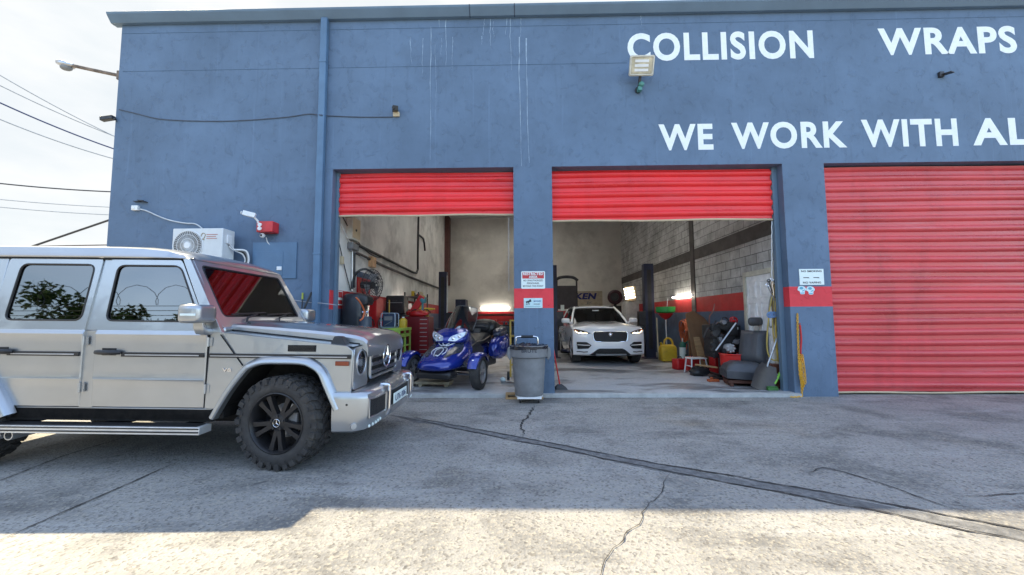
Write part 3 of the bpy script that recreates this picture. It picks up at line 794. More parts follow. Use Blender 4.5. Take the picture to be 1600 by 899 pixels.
# --- front wings with the wheel opening
arch = [(-0.615,0.545),(-0.40,0.86),(-0.32,0.955),(-0.20,0.995),(0.20,1.000),(0.31,0.965),(0.38,0.90),(0.53,0.60)]
def hood_z(x): return 1.285 - (x+0.64)*0.098
for s in (-1, 1):
    f_ = MB()
    out = [(-0.755,0.552),(-0.755,1.285),(-0.62,hood_z(-0.62)),(0.0,hood_z(0)),(0.60,hood_z(0.60)),(0.652,1.12),(0.652,0.70),(0.54,0.66)] + [(0.53,0.60)] + list(reversed(arch[:-1]))
    f_.plate(out, [], lambda x, z, d, s=s: Vector((x, s*(0.868-d-(0.012 if z > 1.1 else 0)), z)), 0.03)
    # top of the wing, running to the bonnet gap
    f_.add([(-0.62, s*0.86, hood_z(-0.62)), (0.66, s*0.856, hood_z(0.66)), (0.66, s*0.58, hood_z(0.66)+0.012), (-0.62, s*0.62, hood_z(-0.62)+0.012)], [(0,1,2,3)])
    o = f_.build('front_wing', SIL, suv, bevel=0.005)
    # flared arch trim
    fl = MB(); path = smooth_path([(-0.66,0.485),(-0.52,0.74),(-0.37,0.945),(-0.30,0.995),(-0.19,1.030),(0.0,1.036),(0.19,1.030),(0.29,1.000),(0.385,0.93),(0.46,0.78),(0.56,0.575)], 5)
    rings = []
    for i, p in enumerate(path):
        t = (path[min(i+1,len(path)-1)] - path[max(i-1,0)]).normalized(); nx_, nz_ = -t.y, t.x     # outward of the arch
        ring = []
        for out_, y in ((0.030,0.862),(0.026,0.885),(0.004,0.925),(-0.012,0.936),(-0.034,0.938),(-0.046,0.928),(-0.048,0.86)):
            ring.append(Vector((p.x+nx_*out_, s*y, p.y+nz_*out_)))
        rings.append(ring)
    fl.loft(rings); fl.build('wheel_arch_flare', SIL, o, smooth=40)
    # dark liner
    ln = MB(); ap = smooth_path([(p[0], p[1]) + (0,) for p in arch], 3)
    vs = []
    for p in ap: vs += [(p.x, s*0.86, p.y), (p.x, s*0.42, p.y)]
    ln.add(vs, [(2*i, 2*i+1, 2*i+3, 2*i+2) for i in range(len(ap)-1)]); ln.build('wheel_arch_liner', GAP, o)
    if s < 0 or True:
        v = MB(); v.mi = 0; v.box(0.02, s*0.850, 1.105, 0.295, s*0.863, 1.168)
        v.mi = 1
        for k in range(4): v.box(0.035, s*0.858, 1.114+k*0.013, 0.28, s*0.868, 1.120+k*0.013)
        v.build('wing_vent', [GAP, TRIM], o, smooth=0)
        i_ = MB(); i_.box(0.495, s*0.864, 0.975, 0.625, s*0.882, 1.018); i_.build('side_marker', mat('amber_brown_lens', (0.22, 0.045, 0.02), 0.2), o, bevel=0.004)
        mo = MB(); mo.mi = 0; mo.box(-0.735, s*0.864, 1.040, 0.64, s*0.882, 1.080); mo.mi = 1; mo.box(-0.72, s*0.882, 1.052, 0.61, s*0.886, 1.062)
        mo.build('side_moulding', [TRIM, M['steel']], o, bevel=0.003)
        tg = MB(); tg.add([(0.40, s*0.80, 1.175), (0.56, s*0.80, 1.16), (0.56, s*0.66, 1.16), (0.40, s*0.66, 1.175), (0.43, s*0.785, 1.255), (0.50, s*0.785, 1.25), (0.50, s*0.68, 1.25), (0.43, s*0.68, 1.255)],
                          [(0,1,5,4),(1,2,6,5),(2,3,7,6),(3,0,4,7),(4,5,6,7)])
        tg.build('turn_signal', TRIM, o, bevel=0.012)
    v = MB(); v.tube([(-0.64, s*0.8685, 1.262), (-0.405, s*0.8695, 0.965)], 0.006, 5); v.tube([(-0.757, s*0.866, 0.56), (-0.757, s*0.866, 1.27)], 0.006, 5); v.build('shut_line', GAP, o)
    if s < 0:
        letters('model_badge', 'V8', 0.085, 0.035, M['chrome'], o, (-0.60, -0.871, 0.905), (0,0,0), 0.02, 0.006)
# --- bonnet
h = MB(); rings = []
def hood_ring(x, drop):
    z = hood_z(x) + 0.006 - drop
    w_ = 0.675-0.035*(x+0.7)/1.45; u_ = 0.035*(x+0.7)/1.45
    half = [(-w_,z-0.02),(-w_,z+0.040+u_*0.6),(-w_+0.022,z+0.060+u_),(-w_+0.075,z+0.072+u_),(-0.47,z+0.078+u_),(-0.435,z+0.090+u_),(-0.40,z+0.098+u_),(-0.15,z+0.106+u_),(0,z+0.107+u_)]
    return [Vector((x, y, zz)) for y, zz in half + [(-y, zz) for y, zz in reversed(half[:-1])]]
for x, d in ((-0.70,0.004),(-0.66,0),(-0.3,-0.006),(0.1,-0.008),(0.45,-0.004),(0.58,0.004),(0.67,0.020),(0.71,0.050),(0.725,0.10)): rings.append(hood_ring(x, d))
h.loft(rings); hood = h.build('bonnet', SIL, suv, smooth=28)
k = MB(); k.box(-0.66, -0.806, hood_z(-0.66)-0.004, 0.66, -0.795, hood_z(-0.66)-0.0001)
for s in (-1, 1):
    b2 = MB(); b2.tube([(-0.66, s*0.680, hood_z(-0.66)+0.012), (0.0, s*0.662, hood_z(0)+0.012), (0.64, s*0.645, hood_z(0.64)+0.010)], 0.009, 5)
    b2.build('bonnet_gap', GAP, suv)
n_ = MB(); n_.box(-0.86, -0.79, 1.25, -0.66, 0.79, 1.335); n_.build('scuttle', SIL, suv, bevel=0.02)
for y in (-0.55, 0.45):
    n_ = MB(); n_.cyl((-0.58, y, 1.36), (-0.58, y, 1.385), 0.018, 0.010, n=10); n_.build('washer_jet', TRIM, suv)
# --- windscreen with its frame
def ws(u, v, d):     # u across, v height above the cowl
    z = 1.315 + v; x = -0.690 - (z-1.30)*0.555
    return Vector((x + 0.03 - d*0.87, u, z - d*0.48 + 0.01))
wo = rpoly([(-0.80,0),(0.80,0),(0.755,0.71),(-0.755,0.71)], 0.03)
wi = rpoly([(-0.715,0.115),(0.715,0.115),(0.685,0.635),(-0.685,0.635)], 0.05)
w_ = MB(); w_.plate(wo, [wi], ws, 0.05); wsf = w_.build('windscreen_frame', SIL, suv, bevel=0.006)
w_ = MB(); w_.plate(wi, [], lambda u, v, d: ws(u, v, d+0.012), 0.004); w_.build('windscreen', CLEAR, suv, smooth=0)
w_ = MB(); w_.tube([ws(u, v, 0.006) for u, v in wi], 0.011, 6, True); w_.build('windscreen_seal', TRIM, suv)
for y0, y1 in ((-0.50, 0.02), (0.10, 0.60)):
    w_ = MB(); p0 = ws(y0-0.02, 0.02, -0.03)
    w_.tube([ws(y0+0.03, 0.01, -0.01), ws(y0+0.10, 0.09, -0.03), ws(y0+0.30, 0.13, -0.025)], 0.010, 6); w_.tube([ws(y0-0.12, 0.125, -0.02), ws(y1-0.06, 0.150, -0.02)], 0.009, 5)
    w_.cyl(ws(y0+0.03, 0.0, 0.02), ws(y0+0.03, 0.01, -0.03), 0.02, n=10)
    w_.build('wiper', TRIM, suv)
# --- cabin
c_ = MB(); c_.box(-1.12, -0.72, 1.0, -0.86, 0.72, 1.30); c_.obox((-1.14, 0.36, 1.33), (0.14, 0.38, 0.12)); c_.build('dashboard', SEAT, suv, bevel=0.03)
c_ = MB(); ax = Vector((0.88, 0, 0.48)); c_.torus((-1.27, 0.36, 1.30), ax, 0.18, 0.016, 28, 8); c_.cyl((-1.27,0.36,1.30), (-1.12,0.36,1.22), 0.03)
for a in (0, 2.1, 4.2):
    c_.tube([(-1.27,0.36,1.30), (-1.27+0.08*math.sin(a)*-0.48/0.48*0.5, 0.36+0.165*math.cos(a), 1.30+0.165*math.sin(a)*0.88)], 0.014, 6)
c_.build('steering_wheel', SEAT, suv)
for (sx, sy) in ((-1.75, -0.38), (-1.75, 0.38), (-2.65, -0.40), (-2.65, 0.40)):
    c_ = MB(); c_.obox((sx, sy, 1.02), (0.52, 0.5, 0.16)); c_.obox((sx-0.27, sy, 1.36), (0.14, 0.48, 0.62), (0, R(-14), 0)); c_.obox((sx-0.36, sy, 1.75), (0.09, 0.27, 0.17), (0, R(-10), 0))
    c_.build('seat', SEAT, suv, bevel=0.04)
c_ = MB(); c_.obox((-1.08, 0.0, 1.88), (0.03, 0.24, 0.07)); c_.tube([(-1.08,0,1.88),(-1.10,0,1.98)], 0.01); c_.build('rear_view_mirror', SEAT, suv, bevel=0.01)
c_ = MB(); c_.add([(-3.7,-0.70,2.0),(-1.15,-0.70,2.0),(-1.15,0.70,2.0),(-3.7,0.70,2.0)], [(0,1,2,3)]); c_.build('headlining', mat('grey_headlining', (0.12,0.12,0.12), 0.9), suv)
# --- wing mirrors
for s in (-1, 1):
    a = MB(); a.loft([[Vector((-0.79+x, s*yy, zz+z)) for x, z in rrect(-0.055*k,-0.035,0.055*k,0.035,0.02,3)] for yy, zz, k in ((0.84,1.285,1.1),(0.93,1.30,1.0),(0.965,1.345,0.9),(0.975,1.39,0.8))])
    mh = a.build('wing_mirror', SIL, suv, smooth=40)
    a = MB(); rings = []
    for x, k, kz in ((-0.875,0.90,0.90),(-0.860,1.0,1.0),(-0.76,1.0,1.0),(-0.715,0.95,0.93),(-0.690,0.80,0.78),(-0.684,0.5,0.5)):
        rings.append([Vector((x, s*(0.985+py*k), 1.462+pz*kz)) for py, pz in rrect(-0.135,-0.09,0.135,0.09,0.045,5)])
    a.loft(rings); a.build('mirror_housing', SIL, mh, smooth=50)
    a = MB(); a.plate(rrect(-0.115,-0.075,0.115,0.075,0.03,3), [], lambda y, z, d: Vector((-0.8765-d, s*(0.985+y), 1.462+z)), 0.002); a.build('mirror_glass', M['chrome'], mh, smooth=0)
    for k in range(6):
        a = MB(); yy = 0.895+0.030*k; a.obox((-0.697-0.0008*max(0,k-3)**3, s*yy, 1.452), (0.016, 0.022, 0.024)); a.build('mirror_indicator', M['signwhite'], mh, bevel=0.003)
    a = MB(); a.obox((-0.775, s*1.118, 1.452), (0.14, 0.012, 0.022)); a.build('mirror_indicator', M['signwhite'], mh, bevel=0.003)
# --- face: headlight panels, grille
for s in (-1, 1):
    hp = MB()
    fy = lambda a, z, d: Vector((0.665-d, s*a, z))
    cx, cz, rr = 0.655, 0.985, 0.120
    circ = [(cx+rr*math.cos(2*math.pi*i/24), cz+rr*math.sin(2*math.pi*i/24)) for i in range(24)]
    hp.plate(rpoly([(0.465,0.735),(0.835,0.735),(0.850,0.80),(0.845,1.09),(0.82,1.150),(0.465,1.150)], 0.04), [circ], fy, 0.05)
    o = hp.build('headlight_panel', SIL, suv, bevel=0.012)
    q = MB(); q.lathe([(0.02,-0.11),(0.08,-0.10),(0.112,-0.03),(0.120,0.0)], (0.662, s*cx, cz), (1,0,0), 24); hl = q.build('headlight', M['chrome'], o)
    q = MB(); q.lathe([(0.001,0.030),(0.05,0.027),(0.095,0.014),(0.119,-0.004)], (0.662, s*cx, cz), (1,0,0), 24); q.build('lens', LENS, hl)
    q = MB(); q.lathe([(0.001,0.02),(0.03,0.015),(0.034,-0.06)], (0.61, s*cx, cz), (1,0,0), 16); q.build('bulb', M['white'], hl)
    q = MB(); q.torus((0.666, s*cx, cz), (1,0,0), 0.124, 0.008, 28, 6); q.build('headlight_ring', M['steel'], hl)
gp = MB(); gp.mi = 0
gp.plate(rpoly([(-0.47,0.80),(0.47,0.80),(0.47,1.165),(-0.47,1.165)], 0.03), [], lambda a, z, d: Vector((0.665-d, a, z)), 0.05)
gp.build('grille_backing', GAP, suv, smooth=0)
gp = MB()
for k in range(4): gp.box(0.665, -0.435, 0.835+k*0.083, 0.702, 0.435, 0.876+k*0.083)
grl = gp.build('grille', mat('grille_silver', (0.16,0.165,0.18), 0.3, 0.8), suv, bevel=0.006)
gp = MB(); gp.tube([(0.685, y, z) for y, z in rpoly([(-0.455,0.80),(0.455,0.80),(0.455,1.165),(-0.455,1.165)], 0.04)], 0.017, 8, True); gp.build('grille_surround', SIL, grl)
def star(mb, c, rad, th, ax='x'):
    """three pointed star in a ring facing +x (or -y)"""
    for k in range(3):
        a = math.pi/2 + k*2*math.pi/3
        tip = (math.cos(a)*rad, math.sin(a)*rad)
        l = (math.cos(a+math.pi/3)*rad*0.16, math.sin(a+math.pi/3)*rad*0.16); r_ = (math.cos(a-math.pi/3)*rad*0.16, math.sin(a-math.pi/3)*rad*0.16)
        P = lambda u, v, d: (c[0]+d, c[1]+u, c[2]+v) if ax == 'x' else (c[0]+u, c[1]-d, c[2]+v)
        mb.add([P(*tip,th*0.3), P(*l,0), P(0,0,th), P(*r_,0)], [(0,1,2),(0,2,3)])
    mb.torus(c, (1,0,0) if ax == 'x' else (0,1,0), rad, rad*0.075, 32, 6)
e = MB(); star(e, (0.718, 0, 1.0), 0.125, 0.02); e.build('star_emblem', M['chrome'], grl)
# --- bumper
bm_ = MB()
plan = [(0.545,-0.925),(0.70,-0.915),(0.815,-0.845),(0.85,-0.70),(0.865,-0.40),(0.87,0)]
plan = plan + [(x, -y) for x, y in reversed(plan[:-1])]
rings = []
for inset, z in ((0.10,0.345),(0.035,0.365),(0.015,0.43),(0.0,0.50),(0.0,0.66),(0.008,0.70),(0.035,0.722),(0.20,0.730)):
    rings.append([Vector((x-inset*(1 if abs(y) < 0.9 else 0.25), y*(1-inset*0.45), z)) for x, y in plan])
back = [[Vector((0.50, r_[-1].y, r_[0].z)), Vector((0.50, r_[0].y, r_[0].z))] for r_ in rings]
bm_.loft([r_+bk for r_, bk in zip(rings, back)]); bump_o = bm_.build('front_bumper', SIL, suv, smooth=40)
def facing(y):      # front surface of the bumper at y
    for (x0,y0),(x1,y1) in zip(plan, plan[1:]):
        if min(y0,y1)-1e-6 <= y <= max(y0,y1)+1e-6: return x0+(x1-x0)*((y-y0)/(y1-y0) if abs(y1-y0) > 1e-6 else 0)
    return 0.6
for (y0, y1) in ((-0.835,-0.465), (-0.40,0.40), (0.465,0.835)):
    q = MB(); pts = [(y0+(y1-y0)*i/8) for i in range(9)]; vs = []; fs = []
    for y in pts: vs += [(facing(y)+0.006, y, 0.475), (facing(y)+0.006, y, 0.655)]
    q.add(vs, [(2*i, 2*i+2, 2*i+3, 2*i+1) for i in range(8)])
    ik = q.build('air_intake', mat('mesh_black', (0.012,0.012,0.014), 0.6, 0, 0.5, 60, 0.8, 120), bump_o, smooth=0)
    q = MB(); ol = [(facing(y)+0.008, y, 0.655) for y in pts] + [(facing(y)+0.008, y, 0.475) for y in reversed(pts)]
    q.tube(ol, 0.012, 6, True); q.build('intake_frame', SIL, ik)
for y in (-0.435, 0.435):
    q = MB(); q.tube(smooth_path([(0.80,y,0.735),(0.88,y,0.730),(0.897,y,0.70),(0.897,y,0.56),(0.893,y,0.47),(0.865,y,0.42)], 4), 0.016, 8); q.build('bumper_guard', M['chrome'], bump_o)
q = MB(); q.obox((0.890, 0, 0.545), (0.012, 0.52, 0.115)); pl = q.build('licence_plate', M['signwhite'], bump_o, bevel=0.004)
letters('plate_lettering', 'U76 006', 0.42, 0.07, mat('plate_blue_ink', (0.05,0.07,0.16), 0.5), pl, (0.898, -0.21, 0.51), (0,0,R(90)), 0.01, 0.002)
for s in (-1, 1):
    for k in range(5):
        q = MB(); y = s*(0.56+0.058*k); q.ball((facing(y)-0.012, y, 0.405-0.004*k), (0.012,0.018,0.016), 10, 6)
        q.build('running_light', M['signwhite'], bump_o)
    q = MB(); q.cyl((0.70, s*0.905, 0.415), (0.715, s*0.920, 0.415), 0.028, n=14); q.build('fog_lamp', M['steel'], bump_o)
    q = MB(); q.cyl((0.64, s*0.915, 0.615), (0.64, s*0.924, 0.615), 0.011, n=10); q.build('parking_sensor', TRIM, bump_o)
# --- running boards, exhaust
for s in (-1, 1):
    q = MB(); q.mi = 0; q.box(-2.86, s*0.83, 0.335, -0.70, s*0.985, 0.405)
    q.mi = 1; q.box(-2.84, s*0.85, 0.406, -0.74, s*0.97, 0.412); q.box(-2.85, s*0.984, 0.352, -0.705, s*0.992, 0.366); q.box(-2.85, s*0.984, 0.384, -0.705, s*0.991, 0.396)
    q.build('running_board', [mat('brushed_aluminium', (0.70,0.71,0.72), 0.38, 0.6, 0.1, 8), TRIM], suv, bevel=0.006)
    q = MB()
    for x in (-2.60, -1.75, -0.95): q.box(x-0.03, s*0.45, 0.36, x+0.03, s*0.90, 0.40)
    q.box(-2.86, s*0.60, 0.42, -0.70, s*0.83, 0.50)
    q.build('board_bracket', GAP, suv)
    for x in (-2.70, -2.58):
        q = MB(); q.lathe([(0.034,0.0),(0.044,0.0),(0.046,-0.02),(0.040,-0.30),(0.034,-0.30),(0.034,0.0)], (x, s*0.905, 0.288), (0, s, 0), 18); q.build('exhaust_pipe', M['steel'], suv)
# --- wheels
def wheel(loc, steer, Rt=0.437, Wt=0.29, s=-1):
    w0 = bpy.data.objects.new('wheel', None); C.objects.link(w0); w0.parent = suv; w0.location = loc; w0.rotation_euler = (0, 0, steer); w0.empty_display_size = .2
    h2 = Wt/2; t = MB()
    t.lathe([(0.276,-h2+0.02),(0.292,-h2+0.002),(0.315,-h2-0.008),(0.345,-h2-0.010),(0.385,-h2-0.002),(0.408,-h2+0.012),(Rt-0.020,-h2+0.035),(Rt-0.016,0),(Rt-0.020,h2-0.035),(0.408,h2-0.012),(0.385,h2+0.002),(0.345,h2+0.010),(0.315,h2+0.008),(0.292,h2-0.002),(0.276,h2-0.02)], (0,0,0), (0,1,0), 64)
    def lug(a, r0, r1, y0, y1, wa, wb, skew=0.0):
        """one tread block from angle a, width in radians"""
        vs = []
        for r_, yy in ((r0,y0),(r1,y0),(r1,y1),(r0,y1)):
            f = wa if yy == y0 else wb; sk = 0 if yy == y0 else skew
            for sg in (-1, 1):
                aa = a + sk + sg*f/2; vs.append((r_*math.cos(aa), yy, r_*math.sin(aa)))
        t.add(vs, [(0,1,3,2),(2,3,5,4),(4,5,7,6),(6,7,1,0),(0,2,4,6),(1,7,5,3)])
    N = 30
    for k in range(N):
        a = 2*math.pi*k/N
        for sg in (-1, 1):
            o = 0 if sg < 0 else math.pi/N
            big = k % 2
            lug(a+o, Rt-0.03, Rt, sg*(h2-0.020+0.012*big), sg*(0.055), 0.135, 0.105, 0.06*sg)       # shoulder blocks
            lug(a+o, 0.372, Rt-0.012, sg*(h2+0.006+0.010*big), sg*(h2-0.04), 0.12, 0.12)           # lugs wrapping down the sidewall
            if k % 2 == 0: lug(a+o, 0.352, 0.374, sg*(h2+0.015), sg*(h2-0.01), 0.09, 0.09)
        lug(a+0.05, Rt-0.028, Rt-0.001, -0.045, -0.004, 0.12, 0.13, 0.05); lug(a+0.13, Rt-0.028, Rt-0.001, 0.004, 0.045, 0.13, 0.12, 0.05)
    t.build('tyre', M['rubber'], w0, smooth=30)
    # rim
    r = MB(); oy = s*(h2-0.015)
    def L(prof): r.lathe([(a, oy + s*b) for a, b in prof], (0,0,0), (0,1,0), 48)
    L([(0.277,-0.01),(0.287,0.014),(0.277,0.018),(0.264,0.0),(0.256,-0.04),(0.248,-0.16),(0.0,-0.17)])
    for k in range(5):
        for d in (-1, 1):
            a = math.pi/2*-1 + k*2*math.pi/5 + d*0.155
            a2 = math.pi/2*-1 + k*2*math.pi/5 + d*0.33
            ca, sa = math.cos(a2), math.sin(a2); cb, sb = math.cos(a), math.sin(a)
            pr_ = Vector((cb*0.06, 0, sb*0.06)) + Vector((cb, 0, sb))*0.0; pe = Vector((math.cos(a + d*0.05), 0, math.sin(a + d*0.05)))*0.266
            di = (pe-pr_).normalized(); nn = Vector((-di.z, 0, di.x))
            vs = []
            for p, wd, y0 in ((pr_,0.028,-0.020),(pr_.lerp(pe,0.6),0.023,-0.012),(pe,0.032,-0.010)):
                vs += [p+nn*wd+Vector((0,oy+s*(y0-0.05),0)), p+nn*wd*0.8+Vector((0,oy+s*y0,0)), p-nn*wd*0.8+Vector((0,oy+s*y0,0)), p-nn*wd+Vector((0,oy+s*(y0-0.05),0))]
            r.add(vs, [(i*4+j, i*4+j+1, i*4+j+5, i*4+j+4) for i in range(2) for j in range(3)] + [(8,9,10,11)])
    L([(0.0,-0.008),(0.040,-0.008),(0.078,-0.018),(0.090,-0.05)])
    ro = r.build('rim', RIM, w0, smooth=35)
    c = MB()
    for k in range(5):
        a = math.pi/2*-1 + (k+0.5)*2*math.pi/5
        c.cyl((0.062*math.cos(a), oy-s*0.03, 0.062*math.sin(a)), (0.062*math.cos(a), oy+s*0.000, 0.062*math.sin(a)), 0.012, n=6)
    c.build('wheel_bolt', M['darksteel'], ro)
    c = MB(); c.T = Matrix.Translation((0, oy+s*0.0, 0)); star(c, (0, -0.001 if s < 0 else 0.001, 0), 0.036, 0.006, 'y'); c.build('hub_emblem', M['chrome'], ro)
    c = MB(); c.lathe([(0.0,-0.125),(0.165,-0.125),(0.165,-0.14),(0.0,-0.14)] if s > 0 else [(0.0,0.125-h2*0-0.22+0.1),(0.165,0.005),(0.165,0.02),(0.0,0.02)], (0,0,0), (0,1,0), 32); c.build('brake_disc', M['steel'], w0)
    c = MB(); c.box(0.06, s*0.02, -0.09, 0.16, s*0.06, 0.09); c.build('brake_caliper', M['grey'], w0, bevel=0.01)
wheel((0, -0.79, 0.437), R(-9), s=-1)
wheel((0, 0.79, 0.437), R(-8), s=1)
wheel((-3.13, -0.755, 0.392), 0, s=-1)
wheel((-3.13, 0.755, 0.392), 0, s=1)
q = MB(); q.cyl((0,-0.62,0.42),(0,0.62,0.42),0.05); q.ball((0,0.1,0.42),0.13); q.cyl((-3.13,-0.62,0.38),(-3.13,0.62,0.38),0.06); q.build('axle', GAP, suv)
# rear flares, rear bumper
for s in (-1, 1):
    fl = MB(); path = smooth_path([(-3.56,0.60),(-3.40,0.93),(-3.28,1.0),(-3.06,1.02),(-2.95,0.98),(-2.84,0.86),(-2.68,0.62),(-2.60,0.48)], 5)
    rings = []
    for i, p in enumerate(path):
        t = (path[min(i+1,len(path)-1)] - path[max(i-1,0)]).normalized(); nx_, nz_ = -t.y, t.x
        rings.append([Vector((p.x+nx_*o_, s*y, p.y+nz_*o_)) for o_, y in ((0.025,0.855),(0.02,0.885),(0,0.925),(-0.015,0.936),(-0.04,0.938),(-0.05,0.928),(-0.05,0.86))])
    fl.loft(rings); fl.build('wheel_arch_flare', SIL, suv, smooth=40)
q = MB(); q.box(-3.95,-0.88,0.42,-3.76,0.88,0.66); q.build('rear_bumper', SIL, suv, bevel=0.03)
q = MB(); q.cyl((-3.84,0,1.18),(-4.02,0,1.18),0.40,0.37,32); q.build('spare_wheel_cover', SIL, suv, bevel=0.02)
# ================================================================== BLUE THREE-WHEELED MOTORCYCLE (x forward, y to its left)
TBLUE = mat('cobalt_blue_paint', (0.008, 0.028, 0.27), 0.22, 0.3, 0.12, 3, coat=1.0)
LAMP = mat('headlamp_silver', (0.62, 0.68, 0.75), 0.15, 0.4, 0.3, 25, coat=1.0)
SMOKE = glass_mat('smoked_screen', (0.22, 0.25, 0.29), 0.28, 1.6)
tk = thing('three_wheeled_motorcycle', 'cobalt blue three wheeled motorcycle with a silver spider drawn on its nose', 'motorcycle', (-1.50, 7.98, SLAB+0.005), (0, 0, R(-107)))
tk.scale = (1.06, 1.06, 1.06)
def gridmb(mb, fn, us, vs_):
    n = len(us)
    return mb.add([fn(u, v) for v in vs_ for u in us], [(j*n+i, j*n+i+1, (j+1)*n+i+1, (j+1)*n+i) for j in range(len(vs_)-1) for i in range(n-1)])
def lin(a, b, n): return [a+(b-a)*i/n for i in range(n+1)]
def interp(tab, x):
    for (x0, *a), (x1, *b) in zip(tab, tab[1:]):
        if min(x0,x1) <= x <= max(x0,x1):
            t = (x-x0)/(x1-x0); t = t*t*(3-2*t)*0.5 + t*0.5
            return [p+(q-p)*t for p, q in zip(a, b)]
    return list(tab[0][1:]) if abs(x-tab[0][0]) < abs(x-tab[-1][0]) else list(tab[-1][1:])
NOSE = [(0.50,0.20,0.36,0.47),(0.40,0.33,0.33,0.55),(0.10,0.42,0.32,0.70),(-0.20,0.44,0.34,0.84),(-0.45,0.38,0.38,0.92),(-0.70,0.30,0.40,0.92)]
def nose_z(x, y, lift=0.0):
    hw, zb, zt = interp(NOSE, x)
    k = min(0.999, abs(y)/hw); zm = zb+(zt-zb)*0.35
    return zm+(zt-zm)*(1-k**2.6)**(1/2.6)+lift
b = MB(); rings = []
for x in [0.515] + lin(0.50, -0.70, 16):
    hw, zb, zt = interp(NOSE, min(x, 0.5)); s_ = 0.6 if x > 0.5 else 1
    hw *= s_; zm = zb+(zt-zb)*0.35; zt = zm+(zt-zm)*s_; zb = zm-(zm-zb)*s_
    ring = []
    for i in range(28):
        a = 2*math.pi*i/28; ca, sa = math.cos(a), math.sin(a)
        py = hw*math.copysign(abs(ca)**(2/2.6), ca); pz = zm + ((zt-zm) if sa > 0 else (zm-zb))*math.copysign(abs(sa)**(2/2.6), sa)
        ring.append(Vector((x, py, pz)))
    rings.append(ring)
b.loft(rings); fair = b.build('nose_fairing', TBLUE, tk, smooth=60)
INLAY = mat('slate_inlay', (0.03,0.04,0.065), 0.28, 0.2, 0.1, 4, coat=0.6)
# dark inlays either side of the nose and the silver spider
for s in (-1, 1):
    b = MB(); us = lin(0, 1, 10); vs_ = lin(0, 1, 5)
    gridmb(b, lambda u, v: Vector((0.32-0.62*u, s*(0.15+0.06*u+v*(0.05+0.13*math.sin(u*3.1))), nose_z(0.32-0.62*u, s*(0.15+0.06*u+v*(0.05+0.13*math.sin(u*3.1))), 0.006))), us, vs_)
    b.build('nose_inlay', INLAY, fair)
b = MB(); gridmb(b, lambda u, v: Vector((0.30-0.42*u, (v-0.5)*(0.12+0.16*u), nose_z(0.30-0.42*u, (v-0.5)*(0.12+0.16*u), 0.005))), lin(0,1,8), lin(0,1,6)); b.build('nose_panel', mat('dark_blue_panel', (0.02,0.03,0.09), 0.25, 0.2, 0.1, 4, coat=1), fair)
sp = MB()
def spt(x, y): return Vector((x, y, nose_z(x, y, 0.012)))
sp.ball(spt(-0.02, 0), (0.055, 0.035, 0.012), 12, 6); sp.ball(spt(0.07, 0), (0.04, 0.026, 0.012), 12, 6)
for s in (-1, 1):
    for pts in ([(-0.03,0.03),(-0.10,0.07),(-0.19,0.06)], [(0.0,0.035),(-0.05,0.12),(-0.14,0.19)], [(0.04,0.03),(0.08,0.11),(0.20,0.14),(0.27,0.10)], [(0.08,0.02),(0.15,0.07),(0.26,0.06),(0.32,0.03)]):
        sp.tube([spt(x, s*y) for x, y, *_ in smooth_path([(p[0], p[1], 0) for p in pts], 4)], 0.009, 5)
sp.build('spider_decal', mat('silver_decal', (0.75,0.78,0.80), 0.3, 0.3), fair)
b = MB(); b.lathe([(0.0,0.012),(0.02,0.010),(0.026,0.0)], spt(0.30, 0), (0.4,0,1), 14); b.build('nose_badge', M['chrome'], fair)
# cowl with the headlamps
CW = [(-0.08,0.20,0.80,0.86),(-0.16,0.33,0.78,0.95),(-0.30,0.37,0.76,1.06),(-0.48,0.33,0.76,1.10),(-0.66,0.24,0.78,1.04)]
b = MB(); rings = []
for x, hw, zb, zt in CW:
    rings.append([Vector((x, hw*math.copysign(abs(math.cos(a))**0.7, math.cos(a)), (zb+zt)/2+(zt-zb)/2*math.copysign(abs(math.sin(a))**0.8, math.sin(a)))) for a in [2*math.pi*i/24 for i in range(24)]])
b.loft(rings); cowl = b.build('cowl', TBLUE, tk, smooth=60)
for s in (-1, 1):
    ol = rpoly([(0.05,0.845),(0.20,0.835),(0.335,0.93),(0.355,1.02),(0.24,0.985),(0.09,0.925)], 0.03)
    fn = lambda a, z, d, s=s: Vector((-0.085 - 0.62*a*a*1.1 - (z-0.85)*0.55 + 0.045 - d, s*a, z))
    b = MB(); b.plate(ol, [], fn, 0.06); hl = b.build('headlight', LAMP, tk, bevel=0.008)
    for a, z, r_ in ((0.15,0.895,0.036),(0.25,0.935,0.034)):
        q = MB(); q.lathe([(0.001,0.012),(r_*0.7,0.008),(r_,0.0)], fn(a, z, -0.002), (1,s*0.35,0.4), 14); q.build('projector', M['chrome'], hl)
# windscreen, dash, bars, mirrors
def wsp(u, v, d=0):
    hw = (0.31+0.03*math.sin(v*2.5))*(1-0.25*v*v); y = u*hw
    return Vector((-0.30 - 0.40*v - 0.30*u*u + d, y, 1.02 + 0.50*v - 0.05*u*u*v))
b = MB(); gridmb(b, wsp, lin(-1,1,14), lin(0,1,8)); o = b.build('windscreen', SMOKE, tk, smooth=60)
b = MB(); b.tube([wsp(-1, v) for v in lin(0,1,6)] + [wsp(u, 1) for u in lin(-1,1,10)] + [wsp(1, v) for v in lin(1,0,6)], 0.006, 5); b.build('screen_edge', M['grey'], o)
b = MB(); b.obox((-0.62,0,1.06), (0.22,0.42,0.12), (0,R(-25),0)); b.build('dashboard', M['black'], tk, bevel=0.03)
b = MB(); gridmb(b, lambda u, v: wsp(u*0.8, v, -0.03)+Vector((0,0,-0.01)), lin(-1,1,8), lin(0.05,0.25,3)); b.build('screen_graphic', mat('green_white_graphic', (0.10,0.42,0.28), 0.5, 0, 0.9, 28), tk)
